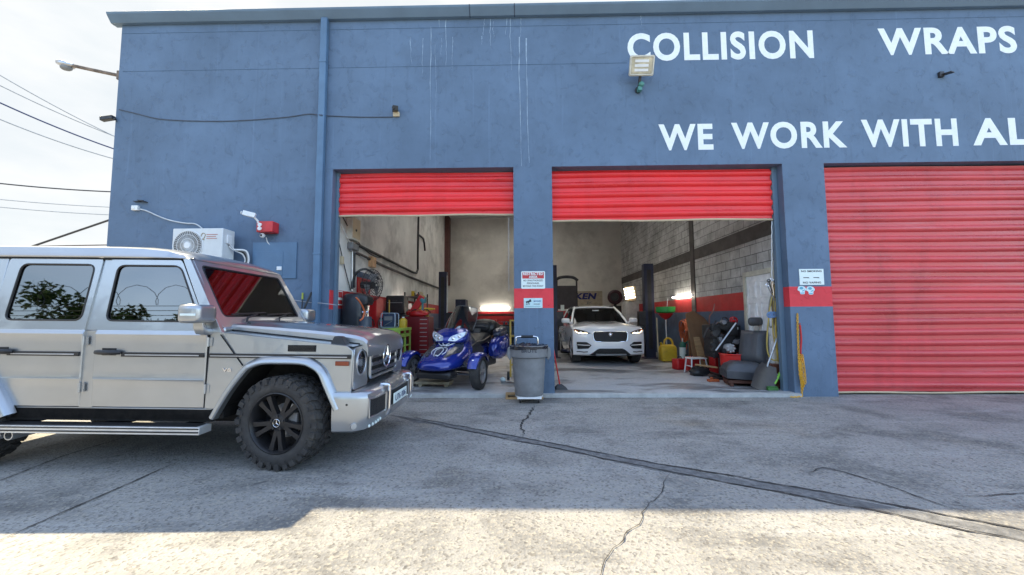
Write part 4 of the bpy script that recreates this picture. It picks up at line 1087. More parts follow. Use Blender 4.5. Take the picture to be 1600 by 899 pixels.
b = MB(); b.tube(smooth_path([(-0.95,-0.46,1.08),(-0.82,-0.32,1.10),(-0.70,-0.10,1.08),(-0.70,0.10,1.08),(-0.82,0.32,1.10),(-0.95,0.46,1.08)], 4), 0.018, 8); b.build('handlebar', M['black'], tk)
for s in (-1, 1):
    b = MB(); b.obox((-0.56, s*0.43, 1.02), (0.07, 0.13, 0.085), (0, 0, s*R(20))); b.tube([(-0.52, s*0.33, 0.97),(-0.55, s*0.41, 1.01)], 0.016); b.build('mirror', M['black'], tk, bevel=0.025)
# main body, seat, boxes
def bodyloft(name, tab, m, parent=tk, n=20, e=0.7, yc=0.0):
    b = MB(); rings = []
    for x, hw, zb, zt in tab:
        rings.append([Vector((x, yc+hw*math.copysign(abs(math.cos(a))**e, math.cos(a)), (zb+zt)/2+(zt-zb)/2*math.copysign(abs(math.sin(a))**e, math.sin(a)))) for a in [2*math.pi*i/n for i in range(n)]])
    b.loft(rings); return b.build(name, m, parent, smooth=60)
bodyloft('side_body', [(-0.50,0.30,0.36,0.80),(-0.9,0.34,0.34,0.72),(-1.3,0.33,0.36,0.70),(-1.7,0.30,0.42,0.74),(-1.95,0.22,0.50,0.72)], TBLUE)
bodyloft('tank_cover', [(-0.62,0.22,0.70,0.98),(-0.80,0.24,0.66,0.97),(-1.02,0.20,0.64,0.86)], mat('grey_tank_panel', (0.07,0.075,0.085), 0.3, 0.2, 0.1, 4, coat=0.6))
seat = bodyloft('seat', [(-0.90,0.15,0.66,0.83),(-1.05,0.21,0.66,0.82),(-1.30,0.24,0.66,0.84),(-1.45,0.24,0.68,0.94),(-1.75,0.23,0.70,0.96),(-1.92,0.20,0.72,0.94)], SEAT)
b = MB()
for s in (-1, 1): b.tube(smooth_path([(-1.0,s*0.22,0.78),(-1.35,s*0.255,0.80),(-1.75,s*0.245,0.88)], 5), 0.010, 5)
b.build('seat_piping', mat('tan_piping', (0.35,0.27,0.20), 0.6), seat)
tcase = bodyloft('top_case', [(-1.80,0.10,0.90,1.04),(-1.86,0.26,0.84,1.20),(-2.02,0.30,0.84,1.25),(-2.28,0.30,0.86,1.20),(-2.36,0.20,0.90,1.10)], M['black'])
bodyloft('passenger_backrest', [(-1.74,0.14,0.98,1.12),(-1.78,0.20,0.94,1.18),(-1.84,0.20,0.94,1.18)], SEAT, tcase)
for s in (-1, 1):
    p = bodyloft('side_case', [(-1.30,0.06,0.46,0.66),(-1.42,0.12,0.40,0.80),(-1.75,0.155,0.36,0.90),(-2.10,0.15,0.40,0.92),(-2.30,0.08,0.52,0.84)], TBLUE, yc=s*0.44)
    bodyloft('case_lid', [(-1.62,0.06,0.86,0.94),(-1.72,0.11,0.84,1.02),(-2.05,0.12,0.86,1.08),(-2.24,0.06,0.90,1.0)], mat('dark_case_lid', (0.02,0.025,0.05), 0.3, 0, 0.1, 4, coat=0.5), p, yc=s*0.42)
b = MB(); b.box(-0.55,-0.30,0.22,-2.0,0.30,0.42); b.build('engine', M['darksteel'], tk, bevel=0.04)
for s in (-1, 1):
    b = MB(); b.plate(rpoly([(-0.30,0.42),(-0.95,0.40),(-1.15,0.62),(-0.70,0.80),(-0.42,0.72)],0.05), [], lambda x, z, d, s=s: Vector((x, s*(0.36+0.02*math.sin(x*6)-d), z)), 0.03); b.build('side_vent_panel', M['black'], tk, bevel=0.01)
    b = MB(); b.tube([(-0.50,s*0.385,0.48),(-1.00,s*0.385,0.46)],0.018,6); b.build('foot_rail', M['steel'], tk)
b = MB(); b.box(0.10,-0.34,0.20,0.42,0.34,0.33); b.build('front_spoiler', M['black'], tk, bevel=0.05)
# wheels, wings, suspension
def twheel(loc, Rt, Wt, steer=0):
    w0 = bpy.data.objects.new('wheel', None); C.objects.link(w0); w0.parent = tk; w0.location = loc; w0.rotation_euler = (0,0,steer); w0.empty_display_size = .1
    h2 = Wt/2; t = MB()
    t.lathe([(Rt*0.66,-h2*0.8),(Rt*0.72,-h2),(Rt*0.88,-h2*1.02),(Rt*0.97,-h2*0.85),(Rt,-h2*0.4),(Rt,h2*0.4),(Rt*0.97,h2*0.85),(Rt*0.88,h2*1.02),(Rt*0.72,h2),(Rt*0.66,h2*0.8)], (0,0,0), (0,1,0), 40)
    t.build('tyre', M['rubber'], w0)
    r = MB()
    r.lathe([(Rt*0.66,-h2*0.9),(Rt*0.68,-h2*0.7),(Rt*0.62,-h2*0.6),(Rt*0.62,h2*0.6),(Rt*0.68,h2*0.7),(Rt*0.66,h2*0.9)], (0,0,0), (0,1,0), 32)
    r.cyl((0,-h2*0.8,0),(0,h2*0.8,0),Rt*0.14,n=14)
    for k in range(6):
        a = 2*math.pi*k/6
        for d in (-0.16, 0.16):
            r.tube([(Rt*0.10*math.cos(a),h2*0.6,Rt*0.10*math.sin(a)),(Rt*0.64*math.cos(a+d),h2*0.55,Rt*0.64*math.sin(a+d))], 0.016, 6)
            r.tube([(Rt*0.10*math.cos(a),-h2*0.6,Rt*0.10*math.sin(a)),(Rt*0.64*math.cos(a+d),-h2*0.55,Rt*0.64*math.sin(a+d))], 0.016, 6)
    r.build('rim', M['steel'], w0)
    d = MB(); d.cyl((0,-0.012,0),(0,0.012,0),Rt*0.5,n=24); d.build('brake_disc', M['darksteel'], w0)
for s in (-1, 1):
    twheel((0.0, s*0.70, 0.305), 0.305, 0.175, R(6))
    b = MB(); rings = []
    for i in range(13):
        a = R(15 + 135*i/12); w_ = 0.11*(0.75+0.25*math.sin(math.pi*i/12)); rr = 0.335
        rings.append([Vector((rr2*math.cos(a), s*0.70+yy, 0.305+rr2*math.sin(a))) for yy, rr2 in ((-w_,rr-0.05),(-w_,rr),(-w_*0.6,rr+0.02),(w_*0.6,rr+0.02),(w_,rr),(w_,rr-0.05))])
    b.loft(rings, closed=False, caps=False); f_ = b.build('front_wing', TBLUE, tk, smooth=50)
    q = MB(); q.lathe([(0.0,0.01),(0.025,0.008),(0.03,0)], (0.315*math.cos(R(38))+0.02, s*0.70+s*0.0, 0.305+0.35*math.sin(R(38))), (1,0,0.6), 12); q.build('wing_badge', M['chrome'], f_)
    b = MB()
    for dz in (0.26, 0.40):
        b.tube([(-0.12, s*0.20, dz), (0.0, s*0.60, dz-0.01)], 0.016, 6); b.tube([(0.16, s*0.20, dz), (0.0, s*0.60, dz-0.01)], 0.016, 6)
    b.tube([(0.02, s*0.24, 0.62), (0.02, s*0.56, 0.30)], 0.035, 8)
    b.build('suspension_arm', M['darksteel'], tk)
twheel((-1.72, 0, 0.31), 0.31, 0.23)

# ================================================================== WHITE CAR FACING OUT OF THE RIGHT BAY (x forward, origin under the front axle)
WP = mat('white_car_paint', (0.90, 0.91, 0.93), 0.22, 0, 0.03, 2, coat=1.0)
DG = glass_mat('dark_car_glass', (0.05, 0.053, 0.057), 0.03, 1.45)
car = thing('white_crossover_car', 'white crossover car parked nose out between the lift posts', 'car', (2.46, 11.95, floor_z(11.9)+0.003), (0, 0, R(-90)))
car.scale = (1.03, 1.03, 1.03)
HW = 0.955
def frontx(y): return 0.87 - 0.30*abs(y/HW)**2.6
ROW = [(-0.10,0.25,0),(-0.02,0.29,0),(0.0,0.40,0),(0.005,0.55,0),(-0.005,0.70,0),(-0.02,0.84,0),(-0.05,0.94,0.01),(-0.10,1.005,0.02),(-0.20,1.04,0.04),(-0.45,1.075,0.06),(-0.80,1.105,0.07),(-1.15,1.13,0.07),(-1.45,1.14,0.07)]
cols = [-1,-0.985,-0.95,-0.88,-0.75,-0.6,-0.45,-0.30,-0.15,0,0.15,0.30,0.45,0.6,0.75,0.88,0.95,0.985,1]
vs = []; fs = []
for i, (dx, z, cr) in enumerate(ROW):
    k = max(0, min(1, 1+(dx+0.10)/1.0)) if i > 6 else 1
    for u in cols:
        y = u*HW; x = 0.87 + dx - (0.87-frontx(y))*k
        zz = z - cr*abs(u)**2.2 + (0.025*max(0, 1-abs(abs(u)-0.45)/0.22) if i > 7 else 0)
        if abs(u) > 0.96 and i > 6: zz -= 0.05*(abs(u)-0.95)/0.05
        if i > 10: y *= 0.97
        vs.append((x, y, zz))
nc = len(cols)
for i in range(len(ROW)-1):
    for j in range(nc-1): fs.append((i*nc+j, i*nc+j+1, (i+1)*nc+j+1, (i+1)*nc+j))
b = MB(); b.add(vs, fs)
# side panels with wheel openings
for s in (-1, 1):
    def archpts(cx, r_, n=10): return [(cx+r_*math.cos(math.pi*i/n), 0.36+r_*math.sin(math.pi*i/n)) for i in range(n+1)]
    out = [(0.57,0.28)] + [(0.415,0.28)] + archpts(0.0,0.41) + [(-0.41,0.25),(-2.46,0.25)] + archpts(-2.87,0.41) + [(-3.30,0.30),(-3.72,0.40),(-3.80,0.85),(-3.70,1.12),(-2.4,1.10),(-0.6,1.055),(0.10,0.99),(0.52,0.90)]
    b.plate(out, [], lambda x, z, d, s=s: Vector((x, s*(HW - 0.05*max(0, (z-0.75)/0.35)**2 - 0.03*max(0,(0.5-z)/0.25) - (0.0 if x < 0.5 else 0.0)-d), z)), 0.04)
    b.add([(-0.6,s*0.905,1.055),(-3.70,s*0.90,1.12),(-3.70,s*0.78,1.13),(-0.6,s*0.80,1.10)], [(0,1,2,3)])
b.add([(-3.80,-0.9,0.40),(-3.80,0.9,0.40),(-3.78,0.9,1.12),(-3.78,-0.9,1.12)], [(0,1,2,3)])
cb = b.build('body', WP, car, smooth=45)
b = MB(); b.box(-3.4,-0.80,0.22,0.55,0.80,0.75); b.build('underbody', GAP, car, smooth=0)
# cabin glass and roof
b = MB(); cabin = [(-0.62,0.80,1.10),(-1.42,0.60,1.585),(-2.6,0.60,1.63),(-3.25,0.56,1.55),(-3.72,0.74,1.12)]
base = [(-0.60,0.845,1.085),(-1.42,0.875,1.09),(-2.6,0.88,1.10),(-3.25,0.86,1.11),(-3.74,0.78,1.115)]
gl = []
def panel(mb, p): mb.add(p, [(0,1,2,3)])
for s in (-1, 1):
    g1 = MB(); panel(g1, [(-0.72,s*0.85,1.09),(-3.30,s*0.86,1.11),(-3.05,s*0.635,1.545),(-1.50,s*0.645,1.545)]); g1.build('side_window', DG, car, smooth=0)
    b.tube([(-0.62,s*0.83,1.10),(-1.05,s*0.735,1.38),(-1.45,s*0.63,1.585)], 0.035, 8); b.tube([(-3.72,s*0.80,1.10),(-3.28,s*0.62,1.54)], 0.05, 8)
    g2 = MB(); g2.tube([(-1.95,s*0.872,1.09),(-2.0,s*0.66,1.55)], 0.03, 6); g2.build('centre_pillar', M['black'], car)
b.loft([[Vector((x, y*hw, z+dz)) for y, dz in ((-1,-0.03),(-0.97,0.0),(-0.7,0.025),(0,0.04),(0.7,0.025),(0.97,0.0),(1,-0.03),(0.9,-0.05),(-0.9,-0.05))] for x, hw, z in ((-1.38,0.655,1.575),(-1.55,0.665,1.60),(-2.2,0.67,1.625),(-2.9,0.66,1.61),(-3.35,0.62,1.56))])
b.build('roof', WP, car, smooth=50)
def wsc(u, v): return Vector((-0.60-0.80*v-0.10*u*u*(1-v), u*(0.815-0.185*v), 1.10+0.485*v-0.015*u*u))
g1 = MB(); gridmb(g1, wsc, lin(-1,1,10), lin(0,1,4)); g1.build('windscreen', DG, car, smooth=60)
g1 = MB(); panel(g1, [(-3.74,-0.76,1.12),(-3.74,0.76,1.12),(-3.30,0.60,1.55),(-3.30,-0.60,1.55)]); g1.build('rear_window', DG, car, smooth=0)
c_ = MB(); c_.box(-1.25,-0.74,0.85,-0.75,0.74,1.12); c_.build('dashboard', SEAT, car, bevel=0.04)
for y in (-0.38, 0.38):
    c_ = MB(); c_.obox((-1.95,y,1.05), (0.14,0.5,0.7), (0,R(-14),0)); c_.obox((-2.03,y,1.43), (0.1,0.26,0.16)); c_.build('seat', SEAT, car, bevel=0.04)
c_ = MB(); c_.obox((-1.22,0,1.47), (0.03,0.2,0.06)); c_.obox((-1.22,0.0,1.40),(0.01,0.04,0.07)); c_.build('rear_view_mirror', M['white'], car, bevel=0.008)
for s in (-1, 1):
    g1 = MB(); g1.add([], []); rings = []
    for x, k in ((-0.74,0.5),(-0.70,0.95),(-0.60,1.0),(-0.54,0.75),(-0.52,0.4)):
        rings.append([Vector((x, s*1.015+py*k, 1.17+pz*k)) for py, pz in rrect(-0.125,-0.075,0.125,0.075,0.05,3)])
    g1.loft(rings); g1.tube([(-0.62,s*0.84,1.10),(-0.62,s*0.93,1.13)], 0.03); g1.build('wing_mirror', WP, car, smooth=60)
# face
def fface(off=0.0):
    def fn(y, z, d):
        dx = 0
        for (d0, z0, _), (d1, z1, _) in zip(ROW, ROW[1:]):
            if z0 <= z <= z1: dx = d0+(d1-d0)*(z-z0)/(z1-z0); break
        return Vector((frontx(y)+dx+0.012+off-d, y, z))
    return fn
MESHB = mat('black_honeycomb', (0.012,0.012,0.013), 0.5, 0, 0.6, 40, 0.8, 90)
def face_part(name, outl, m, off=0.0, r_=0.03, parent=car):
    q = MB(); P = rpoly(outl, r_); fn = fface(off); ys_ = [p[0] for p in P]; y0, y1 = min(ys_), max(ys_); N = 18; K = 6; vs = []; fs = []
    # cut into columns that follow the curve of the nose
    for i in range(N+1):
        y = y0+(y1-y0)*min(max(i/N, 0.004), 0.996); zs_ = []
        for (ya, za), (yb, zb_) in zip(P, P[1:]+P[:1]):
            if (ya-y)*(yb-y) <= 0 and abs(ya-yb) > 1e-9: zs_.append(za+(zb_-za)*(y-ya)/(yb-ya))
        for k in range(K+1):
            vs.append(fn(y, min(zs_)+(max(zs_)-min(zs_))*k/K, 0))
    for i in range(N):
        for k in range(K): fs.append((i*(K+1)+k, (i+1)*(K+1)+k, (i+1)*(K+1)+k+1, i*(K+1)+k+1))
    q.add(vs, fs)
    rim = [fn(y, z, -0.0) for y, z in P]; back = [p - Vector((0.04, 0, 0)) for p in rim]; n = len(P)
    q.add(rim+back, [(i, (i+1) % n, n+(i+1) % n, n+i) for i in range(n)])
    return q.build(name, m, parent, smooth=30)
g0 = face_part('grille', [(-0.44,0.665),(-0.38,0.625),(0.38,0.625),(0.44,0.665),(0.46,0.84),(0.42,0.885),(-0.42,0.885),(-0.46,0.84)], MESHB)
q = MB(); q.tube([fface(0.004)(y, z, 0) for y, z in rpoly([(-0.44,0.665),(-0.38,0.625),(0.38,0.625),(0.44,0.665),(0.46,0.84),(0.42,0.885),(-0.42,0.885),(-0.46,0.84)], 0.03)], 0.010, 6, True); q.build('grille_frame', M['chrome'], g0)
q = MB(); q.lathe([(0.0,0.02),(0.03,0.018),(0.045,0.008),(0.05,0)], fface(0.002)(0, 0.81, 0), (1,0,0.05), 20); q.build('grille_badge', M['chrome'], g0)
for s in (-1, 1):
    S = lambda pts: [(s*a, z) for a, z in pts]
    h0 = face_part('headlight', S([(0.50,0.845),(0.62,0.82),(0.84,0.835),(0.93,0.90),(0.935,0.945),(0.88,0.955),(0.66,0.905)]), mat('car_headlamp', (0.10,0.09,0.08), 0.12, 0.2, 0.4, 20, coat=1), 0.004, 0.02)
    for a, z, r_ in ((0.66,0.862,0.026),(0.76,0.878,0.028)):
        q = MB(); q.lathe([(0.001,0.012),(r_*0.7,0.01),(r_,0.0)], fface(0.012)(s*a, z, 0), (1,s*0.4,0), 14); q.build('projector', M['signwhite'], h0)
    q = MB(); q.tube([fface(0.012)(s*a, z, 0) for a, z in ((0.60,0.842),(0.72,0.843),(0.83,0.852),(0.90,0.90))], 0.008, 5); q.build('light_strip', lamp_mat('warm_running_light', (1.0,0.8,0.5), 2.5), h0)
    q = MB(); q.tube([fface(0.012)(s*a, z, 0) for a, z in ((0.84,0.91),(0.90,0.93),(0.925,0.92))], 0.012, 5); q.build('indicator_lens', M['orange'], h0)
    i0 = face_part('side_intake', S([(0.50,0.53),(0.58,0.44),(0.86,0.42),(0.87,0.61),(0.62,0.61)]), MESHB, 0.004, 0.02)
    q = MB(); q.tube([fface(0.02)(s*a, z, 0) for a, z in ((0.54,0.53),(0.70,0.53),(0.85,0.535))], 0.011, 5); q.build('intake_blade', WP, i0)
    q = MB(); q.tube([fface(0.014)(s*a, z, 0) for a, z in ((0.60,0.355),(0.70,0.345),(0.80,0.355),(0.87,0.352))], 0.012, 5); q.build('lower_vent', M['black'], car)
li = face_part('lower_intake', [(-0.36,0.42),(-0.30,0.445),(0.30,0.445),(0.36,0.42),(0.55,0.27),(0.50,0.255),(-0.50,0.255),(-0.55,0.27)], MESHB, 0.006, 0.02)
q = MB(); q.obox((0.865,0,0.285), (0.06,0.80,0.045)); q.build('skid_plate', M['grey'], li, bevel=0.012)
def cwheel(loc):
    w0 = bpy.data.objects.new('wheel', None); C.objects.link(w0); w0.parent = car; w0.location = loc; w0.empty_display_size = .1
    t = MB(); t.lathe([(0.25,-0.11),(0.27,-0.128),(0.33,-0.130),(0.362,-0.115),(0.368,-0.06),(0.368,0.06),(0.362,0.115),(0.33,0.130),(0.27,0.128),(0.25,0.11)], (0,0,0), (0,1,0), 40); t.build('tyre', M['rubber'], w0)
    r = MB(); s = 1 if loc[1] > 0 else -1
    r.lathe([(0.255,0.10),(0.262,0.115),(0.245,0.11),(0.235,0.0)] if s > 0 else [(0.255,-0.10),(0.262,-0.115),(0.245,-0.11),(0.235,0.0)], (0,0,0), (0,1,0), 40)
    for k in range(10):
        a = 2*math.pi*k/10; r.tube([(0.03*math.cos(a),s*0.085,0.03*math.sin(a)),(0.245*math.cos(a),s*0.10,0.245*math.sin(a))], 0.016, 5)
    r.cyl((0,s*0.06,0),(0,s*0.10,0),0.05,n=14); r.build('rim', M['steel'], w0)
for x in (0, -2.87):
    for s in (-1, 1): cwheel((x, s*0.825, 0.368))
# ================================================================== THINGS ON AND IN FRONT OF THE FACADE
def onwall(px, py, off=0.0): return at(px, py, FY-off)
WHITEP = M['white']
# --- air conditioner condenser
AW, AH, AD = 0.90, 0.62, 0.30
p = at(306.5, 412, 6.93)
ac = thing('air_conditioner', 'white air conditioner condenser on wall brackets above the silver car', 'air conditioner', (p.x, 6.93, at(306, 357, 6.93).z-AH))
b = MB(); b.box(-AW/2, 0, 0, AW/2, AD, AH); b.build('casing', mat('condenser_white', (0.66,0.68,0.69), 0.42, 0, 0.05, 4, dirt=((0.42,0.41,0.38),3,0.35)), ac, bevel=0.012)
b = MB(); cx, cz, rr = -0.165, 0.315, 0.255
b.lathe([(0.0,0.004),(rr,0.004)], (cx,-0.002,cz), (0,-1,0), 40); b.build('fan_shade_disc', mat('fan_shadow', (0.16,0.16,0.16), 0.7), ac)  # flat disc on the solid casing, its dark colour standing for shade inside
b = MB()
for k in range(44):
    a = 2*math.pi*k/44
    b.tube([(cx+r_*math.cos(a+t), -0.014, cz+r_*math.sin(a+t)) for r_, t in ((0.05,0),(0.12,0.10),(0.19,0.16),(0.25,0.18))], 0.0035, 4)
for r_ in (0.12, 0.19, 0.252): b.torus((cx,-0.014,cz), (0,1,0), r_, 0.004, 36, 5)
b.cyl((cx,-0.004,cz),(cx,-0.022,cz),0.055,n=20); b.build('fan_grille', M['white'], ac)
b = MB(); b.torus((cx,-0.004,cz),(0,1,0),0.268,0.008,40,6); b.build('fan_ring', M['white'], ac)
for k in range(3):
    b = MB(); b.box(0.16, -0.003, 0.50-0.035*k, 0.16+(0.20,0.17,0.19)[k], 0.001, 0.512-0.035*k); b.build('brand_mark', mat('mark_red_brown', (0.42,0.16,0.13), 0.5), ac, smooth=0)
b = MB(); b.tube(smooth_path([(0.10,-0.002,0.41),(0.14,-0.002,0.50),(0.09,-0.002,0.53),(0.06,-0.002,0.45),(0.13,-0.002,0.41)],4),0.006,5); b.build('brand_swirl', mat('mark_olive', (0.28,0.22,0.12), 0.5), ac)
b = MB(); b.box(AW/2, 0.08, 0.36, AW/2+0.03, 0.20, 0.52); b.build('valve_cover', M['white'], ac, bevel=0.01)
for k in range(4):
    b = MB(); o_ = 0.02*k
    b.tube(smooth_path([(AW/2+0.02,0.14,0.36-o_*0.5),(AW/2+0.06,0.20,0.27),(AW/2+0.16+o_,0.30,0.20+o_),(AW/2+0.19+o_,0.34,0.08),(AW/2+0.12+o_,0.33,-0.03),(AW/2+0.02,0.26,0.0-o_),(AW/2+0.01,0.20,0.10)],5), 0.016, 6)
    b.build('refrigerant_pipe', (M['white'], M['black'], M['grey'], M['white'])[k], ac)
for x in (-0.32, 0.32):
    b = MB(); b.box(x-0.02, 0.0, -0.045, x+0.02, 0.44, -0.005); b.box(x-0.02, 0.40, -0.30, x+0.02, 0.436, -0.045); b.build('bracket', M['steel'], ac, smooth=0)
# --- conduit with junction box feeding the condenser
cb = thing('junction_box', 'small white junction box with pale conduit running down to the air conditioner', 'junction box', onwall(215, 326))
o_ = Vector(cb.location)
b = MB(); b.box(-0.07,-0.06,-0.045,0.05,0,0.045); b.cyl((-0.03,-0.06,0.0),(-0.03,-0.075,0.0),0.03,n=14); b.build('box', M['white'], cb, bevel=0.008)
b = MB(); b.tube([p-o_ for p in smooth_path([onwall(219,327,.03), onwall(230,330,.03), onwall(250,339,.03), onwall(268,345,.03), onwall(290,349,.03), onwall(305,350,.03), onwall(316,357,.04)],5)], 0.012, 6); b.build('conduit', mat('pale_conduit', (0.52,0.56,0.60), 0.5), cb)
k = MB(); k.T = Matrix.Translation(onwall(222, 315)); k.box(-0.13,-0.05,-0.012,-0.01,0.002,0.0); k.obox((0.055,-0.05,-0.01),(0.12,0.10,0.012),(0,R(10),0)); k.box(-0.03,-0.03,-0.005,0.03,0.002,0.02)
tag(k.build('light_hood', M['darksteel'], smooth=0), 'thin dark metal hood above the white junction box on the wall', 'hood')
# --- red box with cameras
rb = thing('alarm_box', 'red metal box with a white bullet camera above and a cable below', 'box', onwall(425, 366))
b = MB(); b.box(-0.17,-0.20,0.0,0.13,0,0.20); b.build('box', mat('red_enamel', (0.55,0.03,0.035), 0.4), rb, bevel=0.01)
b = MB(); b.obox((-0.24,-0.30,0.30),(0.20,0.085,0.085),(0,R(12),R(20))); b.cyl((-0.35,-0.345,0.32),(-0.36,-0.348,0.322),0.03,n=12); b.tube([(-0.18,-0.28,0.27),(-0.14,-0.21,0.20),(-0.14,-0.20,0.16)],0.018,8); b.build('bullet_camera', M['white'], rb, bevel=0.008)
b = MB(); b.cyl((-0.10,-0.20,0.13),(-0.10,-0.225,0.13),0.035,n=14); b.cyl((-0.10,-0.20,0.06),(-0.10,-0.225,0.06),0.035,n=14); b.build('connector', M['white'], rb)
b = MB(); b.ball((-0.10,-0.12,-0.05),0.045,14,10); b.mi = 1; b.ball((-0.10,-0.155,-0.052),0.022,10,6); b.build('dome_camera', [M['white'], M['black']], rb)
o_ = Vector(rb.location)
b = MB(); b.tube([q-o_ for q in smooth_path([onwall(416,371,.06), onwall(419,380,.02), onwall(430,388,.012), onwall(443,394,.012), onwall(447,404,.012), onwall(447,415,.012), onwall(440,420,.012)],5)], 0.008, 6); b.build('cable', M['white'], rb)
k = MB(); k.T = Matrix.Translation(onwall(438, 420)); k.box(-0.045,-0.05,-0.035,0.045,0,0.035); tag(k.build('cable_box', M['white'], bevel=0.008), 'small white cable box low on the flush blue panel', 'cable box')
# flush panel
pa, pb = onwall(394, 436), onwall(465, 379)
k = MB(); k.T = Matrix.Translation((pa.x, FY, pa.z)); W_, H_ = pb.x-pa.x, pb.z-pa.z
k.box(0,-0.022,0,W_,0.002,H_); k.box(0.02,-0.03,0.05,W_*0.70,-0.0225,H_*0.75)
tag(k.build('wall_panel', M['downpipe'], bevel=0.004), 'flush blue painted access panel on the wall beside the downpipe', 'wall panel')
# --- cable and camera high on the wall
k = MB(); k.tube(smooth_path([onwall(186,171,.01), onwall(215,178,.01), onwall(258,187,.01), onwall(350,189.5,.01), onwall(440,184,.01), onwall(480,178.5,.01), onwall(492,179,.02), onwall(502,180,.13), onwall(512,181,.02), onwall(560,183,.01), onwall(614,183,.01)],5), 0.009, 6)
tag(k.build('wall_cable', mat('grey_blue_cable', (0.07,0.09,0.13), 0.6)), 'sagging grey cable run along the upper wall to the dark camera', 'cable')
wc = thing('security_camera', 'small dark security camera on a white base right of the downpipe', 'camera', onwall(620, 178))
b = MB(); b.box(-0.06,-0.05,-0.07,0.06,0,0.02); b.build('mount', M['beige'], wc, bevel=0.01)
b = MB(); b.obox((0.0,-0.10,0.045),(0.10,0.17,0.085),(R(14),0,R(20))); b.cyl((-0.005,-0.19,0.02),(-0.008,-0.20,0.018),0.03,n=12); b.build('camera_body', M['black'], wc, bevel=0.015)
wc = thing('bullet_camera', 'small dark bullet camera sticking out past the building corner', 'camera', onwall(181, 188) + Vector((0.03, -0.05, 0)))
b = MB(); b.obox((-0.14,0,0.01),(0.24,0.09,0.075),(0,R(-8),0)); b.tube([(0.02,0,-0.01),(-0.06,0,0.0)],0.025,8); b.build('camera_body', M['darksteel'], wc, bevel=0.012)
b = MB(); b.cyl((-0.262,0,0.028),(-0.268,0,0.029),0.03,n=12); b.build('lens', M['black'], wc)
# --- arm lamp at the corner
al = thing('wall_lamp', 'rusty arm lamp reaching out from the corner of the building', 'lamp', at(188, 119, 7.75))
o_ = Vector(al.location); e_ = at(112, 102.5, 7.75)-o_
b = MB(); b.tube([(0.10,0,-0.02), e_*0.5, e_], 0.035, 8); b.box(-0.02,-0.06,-0.10,0.04,0.06,0.08); b.build('arm', mat('rusty_steel', (0.20,0.155,0.125), 0.8, 0.2, 0.4, 9), al)
b = MB(); t_ = e_ + Vector((-0.14, 0, 0.035))
b.loft([[e_+Vector((x, y*k, z*k+dz)) for y, z in rrect(-0.11,-0.05,0.11,0.06,0.04,3)] for x, k, dz in ((0.06,0.35,0),(-0.02,0.8,0.0),(-0.14,1.0,0.02),(-0.25,0.75,0.04),(-0.30,0.25,0.05))]); b.build('lamp_head', M['steel'], al, smooth=50)
b = MB(); b.ball(e_+Vector((-0.11,0,-0.045)),(0.11,0.085,0.06),14,8); b.build('lens', M['grey'], al)
# --- floodlight
fl = thing('floodlight', 'square yellowed floodlight with a small green sensor below it, under the first letter', 'floodlight', onwall(996, 118))
b = MB(); Tm = Matrix.Rotation(R(24), 4, 'X'); b.T = Matrix.Translation((0,-0.26,0.02)) @ Tm
b.loft([[Vector((x, -y_, z)) for x, z in rrect(-w_, -h_, w_, h_, 0.03, 3)] for y_, w_, h_ in ((-0.12,0.10,0.07),(-0.06,0.19,0.14),(0.0,0.225,0.17),(0.02,0.225,0.17))]); b.build('housing', mat('yellowed_aluminium', (0.58,0.56,0.49), 0.5, 0.3), fl, smooth=40)
b = MB(); b.T = Matrix.Translation((0,-0.26,0.02)) @ Tm; b.box(-0.185,-0.028,-0.13,0.185,-0.021,0.13); gl_ = b.build('glass', mat('floodlight_reflector', (0.56,0.52,0.40), 0.3, 0.3, 0.3, 6), fl)
for z in (-0.075, 0, 0.075):
    b = MB(); b.T = Matrix.Translation((0,-0.26,0.02)) @ Tm; b.box(-0.13,-0.034,z-0.022,0.12,-0.0285,z+0.022); b.build('reflector_slat', M['white'], gl_, smooth=0)
b = MB(); b.T = Matrix.Translation((0,-0.26,0.02)) @ Tm; b.tube([(x,-0.03,z) for x, z in rrect(-0.205,-0.15,0.205,0.15,0.03,3)],0.012,5,True); b.build('frame', mat('pale_frame', (0.68,0.66,0.58), 0.5), fl)
b = MB(); b.tube([(0,0,-0.30),(0,-0.08,-0.28),(0,-0.16,-0.12),(0,-0.16,0.0)],0.028,8); b.cyl((0,0,-0.30),(0,-0.03,-0.30),0.06,n=14); b.build('bracket', M['darksteel'], fl)
b = MB(); b.ball((0.03,-0.12,-0.25),(0.055,0.055,0.05),12,8); b.box(-0.03,-0.13,-0.36,0.04,-0.04,-0.29); b.build('light_sensor', mat('green_sensor', (0.08,0.25,0.22), 0.4), fl)
k = MB(); k.T = Matrix.Translation(onwall(1469, 118)); k.box(-0.05,-0.05,-0.05,0.03,0,0.05); k.obox((0.05,-0.09,-0.015),(0.10,0.14,0.02),(R(10),0,R(20)))
tag(k.build('wall_bracket', M['darksteel'], bevel=0.006), 'small dark bracket on the wall below the word wraps', 'bracket')
